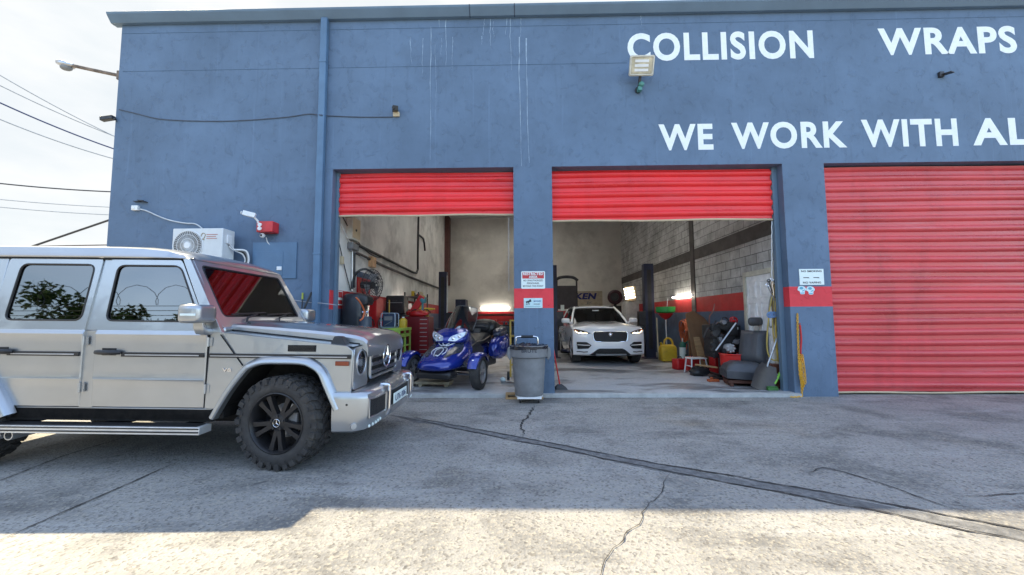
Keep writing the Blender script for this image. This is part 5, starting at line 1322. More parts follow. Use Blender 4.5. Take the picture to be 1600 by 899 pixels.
# --- signs
def text_on(parent, body, w_, h_, x, z, m, bold=0.02, y=-0.009):
    return letters('lettering', body, w_, h_, m, parent, (x - w_/2, y, z), (0,0,0), bold, 0.0012)
RINK = mat('sign_red_ink', (0.50,0.04,0.045), 0.5)
pa, pb = onwall(814.5, 451.5), onwall(851.5, 424)
W_, H_ = pb.x-pa.x, pb.z-pa.z
sg = thing('restricted_area_sign', 'red and white restricted area sign on the middle pillar', 'sign', (pa.x+W_/2, FY, pa.z))
b = MB(); b.plate(rrect(-W_/2,0,W_/2,H_,0.02), [], lambda x, z, d: Vector((x, -0.008+d, z)), 0.006); b.build('plate', M['signwhite'], sg, smooth=0)
b = MB(); b.plate(rrect(-W_/2+0.02,H_*0.58,W_/2-0.02,H_-0.018,0.01), [], lambda x, z, d: Vector((x, -0.0095+d, z)), 0.001); b.build('red_field', RINK, sg, smooth=0)
text_on(sg, 'RESTRICTED', W_*0.84, 0.05, 0, H_*0.775, M['signwhite'], 0.03, -0.0105)
text_on(sg, 'AREA', W_*0.36, 0.045, 0, H_*0.61, M['signwhite'], 0.03, -0.0105)
for i_, (tx, ww) in enumerate((('NO UNAUTHORIZED', 0.82), ('PERSONNEL', 0.52), ('BEYOND THIS POINT', 0.86))): text_on(sg, tx, W_*ww, 0.032, 0, H_*(0.42-0.16*i_), M['ink'], 0.02)
pa, pb = onwall(818.5, 481.5), onwall(847.5, 466)
W_, H_ = pb.x-pa.x, pb.z-pa.z
sg = thing('dog_sign', 'pale blue notice with a small dark figure on the red band of the pillar', 'sign', (pa.x+W_/2, FY, pa.z))
b = MB(); b.box(-W_/2,-0.008,0,W_/2,0.001,H_); b.build('plate', mat('pale_blue_sign', (0.52,0.72,0.76), 0.4), sg, smooth=0)
b = MB()
for x0, z0, x1, z1 in ((-0.13,0.10,-0.05,0.13),(-0.07,0.11,-0.035,0.155),(-0.12,0.075,-0.108,0.105),(-0.085,0.06,-0.07,0.105),(-0.13,0.06,-0.10,0.07)): b.obox(((x0+x1)/2,-0.009,(z0+z1)/2),(x1-x0,0.002,z1-z0),(0,R(-14),0))
b.build('figure', M['ink'], sg, smooth=0)
text_on(sg, 'BEWARE', W_*0.38, 0.030, W_*0.22, H_*0.60, mat('sign_blue_ink', (0.05,0.10,0.30), 0.5), 0.03)
b = MB(); b.box(-W_*0.42,-0.009,H_*0.12,W_*0.42,-0.0075,H_*0.16); b.build('small_print_line', mat('teal_ink', (0.15,0.35,0.42), 0.5), sg, smooth=0)
b = MB(); b.box(0.01,-0.009,H_*0.36,W_*0.36,-0.0075,H_*0.42); b.build('small_print_line', M['ink'], sg, smooth=0)
pa, pb = onwall(1249.5, 445.5), onwall(1286, 420.5)
W_, H_ = pb.x-pa.x, pb.z-pa.z
sg = thing('no_smoking_sign', 'white no smoking no vaping sign on the right pillar', 'sign', (pa.x+W_/2, FY, pa.z))
b = MB(); b.box(-W_/2,-0.008,0,W_/2,0.001,H_); b.build('plate', M['signwhite'], sg, smooth=0)
text_on(sg, 'NO SMOKING', W_*0.84, 0.036, 0, H_*0.80, M['ink'], 0.03); text_on(sg, 'NO VAPING', W_*0.74, 0.036, 0, H_*0.08, M['ink'], 0.03)
for x in (-0.10, 0.08):
    b = MB(); b.box(x-0.05,-0.009,H_*0.43,x+0.05,-0.0075,H_*0.48); b.box(x+0.02,-0.0092,H_*0.42,x+0.06,-0.0077,H_*0.44); b.build('cigarette_symbol', M['ink'], sg, smooth=0)
for k_, (px, py) in enumerate(((1253, 453.5), (1266.5, 454))):
    q = onwall(px, py); sg = thing('sticker', ('pale blue cut out sticker under the no smoking sign, nearer the doorway', 'pale blue cut out sticker under the no smoking sign, nearer the closed door')[k_], 'sticker', q, (0,0,0), 'stickers on the right pillar')
    ol = rpoly([(-0.075,0.03),(-0.06,0.065),(0.0,0.078),(0.055,0.055),(0.08,0.01),(0.045,-0.02),(0.045,-0.075),(-0.035,-0.075),(-0.04,-0.02),(-0.08,-0.005)], 0.02)
    b = MB(); b.plate(ol, [], lambda x, z, d: Vector((x, -0.004+d, z)), 0.003); b.build('sticker_sheet', mat('sticker_pale', (0.60,0.76,0.80), 0.4), sg, smooth=0)
    b = MB(); b.box(-0.03,-0.0052,-0.065,0.035,-0.004,-0.045); b.tube([(0.0,-0.005,-0.02),(0.025,-0.005,-0.01),(0.045,-0.005,0.0)],0.008,4); b.ball((-0.01,-0.004,0.035),(0.035,0.002,0.025),10,6); b.build('print', mat('sticker_blue', (0.10,0.38,0.55), 0.4), sg, smooth=0)
# --- yellow chain on the right pillar, red strap beside it
ch = thing('yellow_chain', 'yellow plastic chain hanging down the right pillar and bunched near the ground', 'chain', onwall(1248, 618))
o_ = Vector(ch.location)
def chain(name, pts, r_, parent, m, L=0.05):
    P = smooth_path(pts, 10); d = [0]
    for a, c in zip(P, P[1:]): d.append(d[-1]+(c-a).length)
    n = max(2, int(d[-1]/(L*0.72))); b = MB(); j = 0
    for i in range(n):
        s_ = d[-1]*i/n
        while j < len(d)-2 and d[j+1] < s_: j += 1
        p = P[j].lerp(P[j+1], (s_-d[j])/max(1e-6, d[j+1]-d[j])); t = (P[j+1]-P[j]).normalized(); u, w_ = b.frame(t)
        if i % 2: u = w_
        b.tube([p+t*(L/2*math.cos(a))+u*(L*0.28*math.sin(a)) for a in [2*math.pi*k/10 for k in range(10)]], r_, 4, True)
    return b.build(name, m, parent)
YC = mat('yellow_chain_plastic', (0.72,0.40,0.03), 0.4, 0, 0.1, 9)
chain('hanging_length', [onwall(1246,492,.02)-o_, onwall(1247,530,.03)-o_, onwall(1249,570,.05)-o_, onwall(1253,612,.05)-o_, onwall(1250,620,.06)-o_, onwall(1234,621,.10)-o_], 0.007, ch, YC)
for k_, dx in enumerate((0, 3, 6)):
    chain('chain_loop', [onwall(1248+dx,556,.04)-o_, onwall(1250+dx*1.3,585,.06)-o_, onwall(1254+dx*0.6,608-4*k_,.06)-o_, onwall(1252-dx*0.3,588,.07)-o_, onwall(1250,566,.07)-o_], 0.007, ch, YC)
k = MB(); k.tube(smooth_path([onwall(1250,508,.03), onwall(1252,530,.03), onwall(1251,552,.03), onwall(1254,566,.035)],4), [0.014]*13, 6); k.cyl(onwall(1250,506,0), onwall(1250,506,.06), 0.01, n=8)
tag(k.build('red_strap', M['red']), 'dark red strap hanging on the right pillar beside the yellow chain', 'strap')
# --- wheeled bin
bx, by = gr(827, 628).x, 7.02
tb = thing('wheeled_bin', 'round grey rubbish bin on a wheeled dolly in front of the middle pillar', 'bin', (bx, by, 0))
b = MB(); b.lathe([(0.0,0.115),(0.235,0.115),(0.243,0.13),(0.285,0.74),(0.290,0.745),(0.325,0.76),(0.330,0.80),(0.322,0.93),(0.328,0.945),(0.318,0.952),(0.300,0.94),(0.290,0.80),(0.245,0.16),(0.0,0.15)], (0,0,0), (0,0,1), 40)
b.build('bin_body', M['grey'], tb, smooth=35)
for s in (-1, 1):
    b = MB(); b.loft([[Vector((s*(0.30+x), y*k, z)) for x, z in ((0,0.72),(0.03,0.70),(0.075,0.78),(0.065,0.90),(0.02,0.93))] for y, k in ((-0.10,1),(-0.06,1),(0.06,1),(0.10,1))]); b.build('bin_handle', M['grey'], tb, bevel=0.01)
b = MB(); b.tube([(0.25*math.cos(a), 0.25*math.sin(a), 0.50) for a in [2*math.pi*i/24 for i in range(24)]], 0.004, 4, True); b.build('moulded_rib', M['grey'], tb)
me = text_mesh('BRUTE', 0.26, 0.055, 0.03, 0.004)
for v in me.vertices:
    a = -math.pi/2 + (v.co.x-0.13)/0.325; rr2 = 0.3245 - v.co.y*1.0 + 0.0015; v.co = (rr2*math.cos(a), rr2*math.sin(a), v.co.z+0.845)
me.name = 'lettering'; me.materials.clear(); me.materials.append(M['ink']); o = bpy.data.objects.new('lettering', me); C.objects.link(o); o.parent = tb
b = MB(); b.lathe([(0.0,0.90),(0.10,0.97),(0.22,0.93),(0.315,0.958),(0.334,0.945),(0.334,0.90)], (0,0,0), (0,0,1), 26)
r_ = random.Random(5)
for i in range(len(b.v)): b.v[i] = b.v[i] + Vector((0,0,r_.uniform(-0.02,0.03))) if b.v[i].xy.length < 0.31 else b.v[i] + Vector((0,0,r_.uniform(-0.02,0.006)))
b.build('bin_liner', mat('black_bin_bag', (0.015,0.017,0.025), 0.25, 0, 0.3, 6), tb, smooth=25)
dl = MB(); dl.lathe([(0.0,0.085),(0.235,0.085),(0.24,0.11),(0.0,0.112)], (0,0,0), (0,0,1), 28); dl.box(-0.20,-0.262,0.085,0.20,-0.242,0.112); do = dl.build('dolly', M['white'], tb)
for a in (225, 315, 45, 135):
    x, y = 0.215*math.cos(R(a)), 0.215*math.sin(R(a))
    b = MB(); b.cyl((x-0.014,y,0.042),(x+0.014,y,0.042),0.042,n=16); b.box(x-0.022,y-0.02,0.05,x+0.022,y+0.02,0.088); b.build('castor', M['black'], do)
k = MB(); k.tube(smooth_path([(bx-0.22,by+0.12,0.80),(bx-0.22,by+0.12,1.04),(bx-0.18,by+0.12,1.085),(bx+0.0,by+0.12,1.09),(bx+0.12,by+0.12,1.085),(bx+0.16,by+0.12,1.04),(bx+0.16,by+0.12,0.80)],4), 0.017, 8)
o = k.build('cart_handle', M['chrome']); tag(o, 'metal loop handle with a black grip standing up out of the grey bin', 'handle')
b = MB(); b.tube([(bx-0.13,by+0.12,1.088),(bx+0.08,by+0.12,1.089)], 0.024, 8); b.build('grip', M['black'], o)
k = MB(); k.T = Matrix.Translation((0.06, FY-0.14, 0)); k.box(-0.32,-0.07,0.0,0.34,0.07,0.035); k.box(-0.32,-0.07,0.075,0.34,0.07,0.10)
for x in (-0.30, 0.0, 0.30): k.box(x-0.02,-0.065,0.0355,x+0.02,0.065,0.0745)
tag(k.build('wooden_pallet', M['wood'], bevel=0.004), 'low piece of pale wooden pallet behind the grey bin', 'pallet')
# red-handled broom just inside the right bay
br = thing('red_broom', 'broom with a red handle leaning on the middle pillar beside the grey bin', 'broom', (0.72, 7.72, SLAB))
b = MB(); b.tube([(0.02,0,0.10),(-0.085,0.04,0.75)], 0.013, 8); b.build('handle', M['red'], br)
b = MB(); b.loft([[Vector((x*k+dx, y*k, z)) for x, y in rrect(-0.09,-0.035,0.09,0.035,0.02,3)] for z, k, dx in ((0.0,1.35,0.05),(0.05,1.15,0.03),(0.10,0.5,0.02))]); b.build('bristles', M['black'], br)
# rods leaning in the corner by the downpipe
pt = thing('pole_with_yellow_tip', 'thin dark pole with a yellow green tip standing by the downpipe', 'pole', onwall(468, 620))
z1_ = onwall(469, 459).z
b = MB(); b.tube([(0,-0.10,0.0),(0.01,-0.03,z1_-0.12)], 0.010, 6); b.build('shaft', M['darksteel'], pt)
b = MB(); b.tube([(0.01,-0.03,z1_-0.12),(0.01,-0.03,z1_)], 0.017, 8); b.build('tip', mat('yellow_green', (0.45,0.50,0.08), 0.5), pt)
k = MB(); q0, q1 = onwall(458, 520, .25), onwall(487, 457, .03); k.tube([q0 + (q0-q1)*2.2, q0, q1], 0.018, 6); k.v = [Vector((v.x, v.y, max(v.z, 0.0))) for v in k.v]
tag(k.build('leaning_bar', M['black']), 'black bar leaning against the blue wall next to the downpipe', 'bar')
k = MB(); k.tube(smooth_path([onwall(452,468,.02), onwall(485,473,.02), onwall(502,474,.13), onwall(526,477,.03)],5), 0.006, 5)
tag(k.build('hanging_wire', M['steel']), 'thin pale wire stretched across the downpipe at car height', 'wire')
# --- overhead cables beyond the building
def cable(p0, p1, Y0, Y1, sag, r_, m, label):
    a, e = at(*p0, Y0), at(*p1, Y1); d = e-a; P = []
    for i in range(41):
        t = -0.9 + 2.3*i/40; q = a + d*t; q.z -= sag*4*t*(1-t) if 0 <= t <= 1 else -sag*4*abs(t)*abs(1-t)*0.6; P.append(q)
    k = MB(); k.tube(P, r_, 5); return tag(k.build('power_cable', m), label, 'cable', 'overhead power cables')
GC = mat('pale_cable', (0.30,0.31,0.32), 0.6); DC = mat('dark_cable', (0.03,0.03,0.035), 0.6)
cable((0,118),(178,213),22,26,0.10,0.028,GC,'thin pale power cable, topmost of those crossing the sky')
cable((0,134),(178,213),22,26,0.10,0.028,GC,'thin pale power cable just under the topmost, meeting it at the wall')
cable((0,161),(178,233),22,26,0.10,0.045,mat('navy_cable',(0.03,0.045,0.12),0.6),'dark navy power cable sloping down to the building, boldest of the sloping ones')
cable((0,187),(176,248),22,26,0.12,0.032,GC,'grey power cable directly below the dark navy one')
cable((0,287),(174,300),24,26,0.06,0.042,DC,'dark nearly level power cable half way down the sky')
cable((0,312),(170,324),26,28,0.05,0.024,GC,'faint thin power cable below the dark level one')
cable((0,324),(170,336),26,28,0.05,0.024,GC,'faintest low power cable just above the slanting stay')
k = MB(); a, e = at(54, 384, 20), at(168, 345, 20); k.tube([a+(a-e)*0.6, a, e, e+(e-a)*0.5], 0.050, 6)
tag(k.build('stay_cable', DC), 'thick dark slanting stay rising to the corner of the building', 'cable')
k = MB(); a, e = at(84, 384.5, 20), at(168, 383, 20); k.tube([a+(a-e)*1.5, a, e, e+(e-a)*0.5], 0.030, 6)
tag(k.build('roof_edge_pipe', mat('brown_pipe',(0.14,0.10,0.09),0.7)), 'thin brown level pipe just above the roof of the silver car', 'pipe')

# ================================================================== BEHIND THE CAMERA (seen mirrored in the car windows)
fn_ = thing('chain_link_fence', 'chain link fence topped with barbed wire at the edge of the lot', 'fence', (0, -3.5, 0))
for x in range(-30, 13, 3):
    b = MB(); b.cyl((x,0,0),(x,0,3.0),0.07,n=8); b.cyl((x,0,3.0),(x,-0.35,3.75),0.05,n=6); b.build('post', M['darksteel'], fn_)
b = MB()
for i in range(-30*5, 12*5):
    x = i/5
    b.tube([(x,0.06,0.05),(x+1.0,0.06,3.0)] if i % 1 == 0 else [], 0.006, 3); b.tube([(x+1.0,0.06,0.05),(x,0.06,3.0)], 0.006, 3)
b.build('wire_mesh', mat('dull_wire', (0.12,0.12,0.12), 0.7), fn_, smooth=0)
b = MB()
for t in (0.2, 0.5, 0.8): b.tube([(-30,-0.35*t,3.0+0.55*t),(12,-0.35*t,3.0+0.55*t)], 0.010, 3)
b.tube([(x/8, -0.2+0.30*math.cos(x*0.7), 3.75+0.30*math.sin(x*0.7)) for x in range(-240, 97)], 0.009, 3); b.build('barbed_wire', M['darksteel'], fn_)
LEAF = mat('leaf_green', (0.06,0.11,0.03), 0.6, 0, 0.5, 1.5); BARK = mat('bark', (0.14,0.10,0.07), 0.9, 0, 0.3, 6)
rt = random.Random(11)
for k_, (x, y, hgt) in enumerate(((-30,-14,7.2),(-25,-16,6.2),(-20,-15,5.6),(-15,-16,5.6),(-9,-17,6.0),(0,-18,6),(9,-18,7))):
    t = thing('tree', ('dense green tree beyond the fence, mirrored in the car windows'), 'tree', (x, y, 0), (0,0,0), 'trees beyond the fence')
    b = MB(); b.tube([(0,0,0),(0.1,0,hgt*0.4),(0,0.1,hgt*0.75)], [0.25,0.18,0.08], 8); b.build('trunk', BARK, t)
    b = MB()
    cl = [(rt.gauss(0,1.9), rt.gauss(0,1.2), hgt*rt.uniform(0.35,0.88)) for _ in range(18)]
    for _ in range(9000):
        c = rt.choice(cl); d = Vector((rt.gauss(0,1),rt.gauss(0,1),rt.gauss(0,1))).normalized()*rt.uniform(0.05,1.0)
        p = Vector(c)+d; u = Vector((rt.gauss(0,1),rt.gauss(0,1),rt.gauss(0,1))).normalized(); w_ = u.orthogonal().normalized(); s_ = rt.uniform(0.10,0.20)
        b.add([p-u*s_, p+w_*s_*0.5, p+u*s_, p-w_*s_*0.5], [(0,1,2,3)])
    b.build('crown', LEAF, t, smooth=0)
# ================================================================== INSIDE THE LEFT BAY
LW = X0
def onleft(px, py, off=0.0): return atx(px, py, LW+off)
def onright(px, py, off=0.0): return atx(px, py, X1-off)
PIPE = mat('dark_conduit', (0.055,0.055,0.06), 0.55, 0.3)
q = onleft(547, 357); ep = thing('electric_panel', 'pale electric panel box high on the plaster wall inside the left doorway', 'panel', q)
b = MB(); b.box(0.003,-0.20,-0.26,0.13,0.24,0.24); b.build('cabinet', mat('panel_pale', (0.56,0.54,0.48), 0.5), ep, bevel=0.01)
b = MB(); b.box(0.131,-0.17,-0.22,0.137,0.21,0.20); b.build('door', M['beige'], ep, bevel=0.003)
b = MB(); b.ball((0.14,-0.02,-0.05),(0.02,0.03,0.03),8,6); b.build('latch', M['black'], ep)
q = onleft(547, 386); k = MB(); k.T = Matrix.Translation(q); k.box(0.002,-0.16,-0.07,0.12,0.18,0.07); k.cyl((0.06,-0.1,-0.07),(0.06,-0.1,-0.12),0.03,n=10); k.cyl((0.06,0.1,-0.07),(0.06,0.1,-0.12),0.03,n=10)
tag(k.build('meter_box', M['grey'], bevel=0.015), 'grey meter box with two conduit stubs below the pale electric panel', 'meter box')
q = onleft(578.5, 410); k = MB(); k.T = Matrix.Translation(q); k.box(0.002,-0.13,-0.12,0.10,0.13,0.12); k.box(0.1,-0.10,-0.09,0.106,0.10,0.09)
tag(k.build('switch_box', mat('orange_beige', (0.60,0.36,0.20), 0.5), bevel=0.01), 'orange beige switch box on the plaster wall above the cage fan', 'switch box')
q = onleft(532, 407); k = MB(); k.T = Matrix.Translation(q); k.box(0.002,-0.04,-0.08,0.06,0.04,0.08)
tag(k.build('switch_box', M['beige'], bevel=0.01), 'small beige switch box nearest the left door jamb', 'switch box')
def pipe(pts, r_, m, label):
    P = [onleft(x, y, 0.03) for x, y in pts]; k = MB(); k.tube(P, r_, 6)
    return tag(k.build('wall_conduit', m), label, 'conduit', 'conduits on the plaster wall')
pipe([(553,399),(554,383),(557,382),(600,403),(646,426),(651,427),(653,421),(653,400),(654,333)], 0.035, PIPE, 'dark conduit that runs along the plaster wall and turns up to the ceiling')
pipe([(654,367),(658,370),(661.5,373),(663,380),(664,392)], 0.032, PIPE, 'short dark conduit spur bending down at the top of the plaster wall')
pipe([(552,393),(600,416),(640,433),(687,451)], 0.035, PIPE, 'long dark conduit sloping below the other along the plaster wall')
pipe([(550.7,378),(550,455)], 0.018, M['steel'], 'pale upright conduit dropping from the grey meter box')
pipe([(554,397),(553.5,450)], 0.022, PIPE, 'dark upright conduit dropping beside the pale one')
# cage fan on a bracket
fc = onleft(582, 446, 0.42)
fan = thing('wall_fan', 'black cage fan on a curved wall bracket inside the left bay', 'fan', fc)
dirv = Vector((0.95,-0.30,-0.05)).normalized(); b = MB(); u_, w_ = b.frame(dirv); RF = 0.34
for k_ in range(26):
    a = 2*math.pi*k_/26; e = u_*math.cos(a)+w_*math.sin(a)
    b.tube([dirv*0.10+e*0.03, dirv*0.09+e*RF*0.6, e*RF+dirv*0.02, e*RF-dirv*0.04, e*RF*0.6-dirv*0.13, e*0.05-dirv*0.16], 0.0045, 4)
for rr, dd in ((RF,0.0),(RF*0.8,0.06),(RF*0.55,0.085),(RF*0.3,0.095)): b.torus(dirv*dd, dirv, rr, 0.006, 30, 5)
b.build('cage', M['darksteel'], fan)
b = MB()
for k_ in range(3):
    a = 2*math.pi*k_/3; e = u_*math.cos(a)+w_*math.sin(a); t_ = u_*math.cos(a+1.0)+w_*math.sin(a+1.0)
    b.add([e*0.04, e*RF*0.9+dirv*0.02, t_*RF*0.75-dirv*0.03, t_*0.05-dirv*0.02], [(0,1,2,3)])
b.build('blade', M['grey'], fan); b = MB(); b.cyl(-dirv*0.26, dirv*0.02, 0.08, n=14); b.build('motor', M['black'], fan)
b = MB(); o_ = Vector(fan.location); b.tube([p-o_ for p in smooth_path([onleft(550,452,.04), onleft(552,436,.05), onleft(560,424,.15), onleft(572,421,.28), onleft(583,427,.40), onleft(591,436,.46)],5)], 0.026, 8); b.build('bracket', M['black'], fan)
# red cabinet and panel behind the fan
q = onleft(566, 452, 0.01); k = MB(); k.T = Matrix.Translation((LW+0.004, q.y, 0)); k.mi=0; k.box(0,-0.30,1.99,0.03,0.42,2.33); k.mi=1; k.box(0,-0.30,2.332,0.028,0.42,2.46)
tag(k.build('red_board', [M['red'], M['dado_blue']], smooth=0), 'red board with a blue strip along its top on the wall behind the fan', 'board')
rc = thing('tall_red_cabinet', 'tall narrow red steel cabinet standing below the cage fan', 'cabinet', (LW+0.16, 9.30, floor_z(9.3)))
b = MB(); b.box(-0.15,-0.18,0,0.15,0.26,1.80); b.build('cabinet_body', mat('bright_red_steel', (0.50,0.02,0.025), 0.32, 0.1), rc, bevel=0.012)
b = MB(); b.box(-0.145,-0.187,0.06,-0.003,-0.181,1.74); b.build('door', M['red'], rc, bevel=0.003)
b = MB(); b.box(0.003,-0.190,0.06,0.145,-0.181,1.74); b.build('door', M['red'], rc, bevel=0.003)
k = MB(); k.tube(smooth_path([(LW+0.46,9.55,1.86),(LW+0.47,9.52,1.5),(LW+0.46,9.50,1.1),(LW+0.44,9.5,0.7)],5), 0.014, 6); tag(k.build('yellow_hose', M['yellow']), 'yellow air hose hanging at the corner of the tall red cabinet', 'hose')
# tall black cabinet with overhanging hood, small grey cylinder, hose
tk0 = onleft(550, 480, 0.24)
bt = thing('black_dispenser', 'tall black rounded cabinet with an overhanging top just inside the left doorway', 'cabinet', (LW+0.26, 8.05, floor_z(8.05)))
b = MB(); b.loft([[Vector((x, y, z)) for x, y in rrect(-w_, -w_, w_, w_, 0.10, 4)] for z, w_ in ((0,0.19),(0.05,0.21),(1.70,0.205),(1.80,0.19),(1.84,0.15))]); b.build('cabinet_body', mat('black_shell', (0.022,0.024,0.03), 0.35, 0, 0.2, 5), bt, smooth=40)
b = MB(); b.loft([[Vector((x+dx, y, z)) for x, y in rrect(-w_, -0.18, w_, 0.18, 0.07, 4)] for z, w_, dx in ((1.62,0.10,0.20),(1.68,0.17,0.16),(1.78,0.19,0.12),(1.82,0.12,0.10))]); b.build('hood', M['black'], bt, smooth=40)
b = MB(); b.tube([(0.27,-0.02,1.60),(0.27,-0.02,1.30)], 0.02, 8); b.build('spout', M['chrome'], bt)
gc = thing('gas_cylinder', 'small dark grey gas cylinder standing in front of the black cabinet', 'cylinder', (LW+0.52, 7.92, floor_z(7.9)))
b = MB(); b.lathe([(0,0),(0.15,0.01),(0.17,0.06),(0.17,0.98),(0.13,1.12),(0.12,1.38),(0.0,1.39)], n=20); b.build('tank', mat('dark_grey_tank', (0.05,0.065,0.09), 0.45), gc)
b = MB(); b.cyl((0,0,1.39),(0,0,1.50),0.03,n=10); b.cyl((-0.06,0,1.47),(0.06,0,1.47),0.02,n=8); b.build('valve', M['chrome'], gc)
k = MB(); k.tube(smooth_path([onleft(556,465,.50), onleft(563,473,.55), onleft(569,486,.58), onleft(567,497,.58), onleft(562,501,.55)],5), 0.016, 6); tag(k.build('orange_hose', M['orange']), 'short orange hose looping beside the grey gas cylinder', 'hose')
q = onleft(531, 466, 0.01); po = thing('warning_poster', 'small red and white poster on the wall at the left door jamb', 'poster', (LW+0.004, q.y+0.02, q.z-0.14))
b = MB(); b.box(0,-0.10,0,0.006,0.10,0.28); b.build('sheet', M['signwhite'], po, smooth=0)
b = MB(); b.box(0.0065,-0.085,0.15,0.0075,0.085,0.265); b.box(0.0065,-0.085,0.02,0.0075,0.085,0.10); b.build('red_print', RINK, po, smooth=0)
for i_, (z0, z1, dx) in enumerate(((0.0,0.78,0.0),(0.785,1.42,0.02),(1.425,1.92,-0.02))):
    bc = thing('tool_case', ('large black tool case at the bottom of the stack beside the tall red cabinet','black tool case with a pale band, middle of the stack beside the red cabinet','black tool case on top of the stack beside the tall red cabinet')[i_], 'tool case', (LW+0.30+dx, 10.75, floor_z(10.75)+z0), (0,0,0), 'stack of black tool cases')
    b = MB(); b.box(-0.24,-0.20,0,0.24,0.24,z1-z0); b.build('case', M['black'], bc, bevel=0.03)
    b = MB(); b.box(-0.20,-0.208,(z1-z0)*0.60,0.20,-0.20,(z1-z0)*0.64); b.build('band', M['grey'] if i_ != 1 else M['beige'], bc, smooth=0)
    b = MB(); b.box(-0.06,-0.225,(z1-z0)*0.7,0.06,-0.203,(z1-z0)*0.76); b.build('handle', M['darksteel'], bc)
def striplight(c, L, ax, label, power=30):
    t = thing('strip_light', label, 'strip light', c)
    b = MB(); a = Vector(ax); s_ = Vector((a.y, a.x, 0))
    b.tube([-a*L/2, a*L/2], 0.028, 10); b.build('tube', M['tube_light'], t)
    b = MB()
    for e in (-1, 1): b.cyl(a*e*L/2, a*e*(L/2+0.03), 0.034, n=10)
    b.build('end_cap', M['white'], t); return t
q = onleft(626, 475, 0.07); striplight((LW+0.08, q.y, q.z), 1.15, (0,1,0), 'lit strip light on the left wall above the green bench')
# lime green bench with open shelves
gb = thing('green_workbench', 'lime green steel workbench with open shelves full of bottles', 'workbench', (-3.06, 9.15, floor_z(9.1)))
b = MB(); b.box(-0.46,-0.42,1.06,0.46,0.52,1.12); b.box(-0.45,-0.41,0.02,0.45,-0.385,1.06)
for x, y in ((-0.45,0.47),(0.41,0.47),(0.41,-0.385),(0.41,0.05)): b.box(x,y,0,x+0.04,y+0.04,1.06)
b.box(-0.45,-0.385,0.92,0.45,0.51,0.98)
for z in (0.10,0.42,0.70): b.box(-0.45,-0.385,z,0.44,0.50,z+0.025)
b.box(-0.45,-0.385,0.1,-0.43,0.5,1.06)
b.build('frame', M['lime'], gb, bevel=0.004)
rb_ = random.Random(8)
for z in (0.125,0.445,0.725):
    for y in (-0.28,-0.12,0.16,0.32,0.42):
        h_ = rb_.uniform(0.12,0.22); c_ = rb_.choice(['black','grey','signwhite','red','yellow','lift_blue'])
        o = MB(); o.lathe([(0,0),(0.045,0),(0.05,0.01),(0.05,h_*0.7),(0.02,h_*0.85),(0.02,h_),(0,h_)], n=12)
        o = o.build('bottle', M[c_], loc=(-3.06+0.36+rb_.uniform(-0.03,0.02), 9.15+y, floor_z(9.1)+z)); tag(o, 'small bottle or can on a shelf of the lime green workbench', 'bottle', 'bottles on the green workbench shelves')
BT = floor_z(9.1)+1.12
ch_ = thing('battery_charger', 'dark blue battery charger in a tubular frame on the green workbench', 'charger', (-2.92, 9.02, BT))
b = MB(); b.box(-0.13,-0.10,0.03,0.13,0.12,0.31); b.build('case', mat('navy_case', (0.03,0.05,0.10), 0.4), ch_, bevel=0.01)
b = MB(); b.box(-0.09,-0.105,0.17,0.09,-0.1005,0.26); b.tube([(-0.08,-0.104,0.06),(0.08,-0.104,0.15)],0.008,5); b.build('front_panel', M['grey'], ch_, smooth=0)
b = MB()
for y in (-0.12,0.14): b.tube([(x,y,z) for x, z in rrect(-0.155,0.015,0.155,0.33,0.04,3)], 0.012, 6, True)
b.build('frame', mat('pale_blue_tube', (0.30,0.38,0.48), 0.4, 0.3), ch_)
jg = thing('yellow_jug', 'yellow plastic jug at the edge of the green workbench', 'jug', (-2.70, 9.30, BT))
b = MB(); b.loft([[Vector((x*k, y*k, z)) for x, y in rrect(-0.085,-0.07,0.085,0.07,0.03,3)] for z, k in ((0,0.95),(0.02,1),(0.17,1),(0.21,0.55),(0.22,0.4))]); b.build('body', M['yellow'], jg, smooth=40)
b = MB(); b.cyl((0,0,0.22),(0,0,0.25),0.03,n=12); b.build('cap', M['signwhite'], jg)
# red roll cabinet with drawers
DRED = mat('drawer_red', (0.26,0.008,0.014), 0.35)
rt_ = thing('red_tool_chest', 'dark red roll cabinet with many narrow drawers behind the green bench', 'tool chest', (-2.62, 10.55, floor_z(10.5)))
b = MB(); b.box(-0.42,-0.30,0.08,0.30,0.30,1.36); b.build('cabinet_body', mat('dark_red_steel', (0.16,0.006,0.014), 0.35, 0.1), rt_, bevel=0.012)
for i_ in range(11):
    b = MB(); z = 0.13+i_*0.108; b.box(0.06,-0.312,z,0.28,-0.3005,z+0.096); d_ = b.build('drawer', DRED, rt_, bevel=0.003)
    b = MB(); b.box(0.08,-0.325,z+0.070,0.26,-0.3125,z+0.085); b.build('drawer_handle', M['steel'], d_)
for x in (-0.36,0.24):
    b = MB(); b.cyl((x-0.02,-0.22,0.04),(x+0.02,-0.22,0.04),0.04,n=12); b.build('castor', M['black'], rt_)
TT = floor_z(10.5)+1.36
def lump(c, r_, m, name, label, cat, seed=1, group=None, n=14):
    b = MB(); b.ball((0,0,0), r_, n, 9); rr = random.Random(seed)
    for i in range(len(b.v)): b.v[i] = b.v[i]*rr.uniform(0.78,1.15)
    mz = min(v.z for v in b.v); b.v = [Vector((v.x,v.y,max(v.z,-r_[2]*0.75))) for v in b.v]
    return tag(b.build(name, m, smooth=50, loc=(c[0],c[1],c[2]+r_[2]*0.75)), label, cat, group)
lump((-2.68,10.5,TT), (0.30,0.16,0.10), M['red'], 'red_rag_pile', 'crumpled red cloth heap on top of the red tool chest', 'cloth', 3)
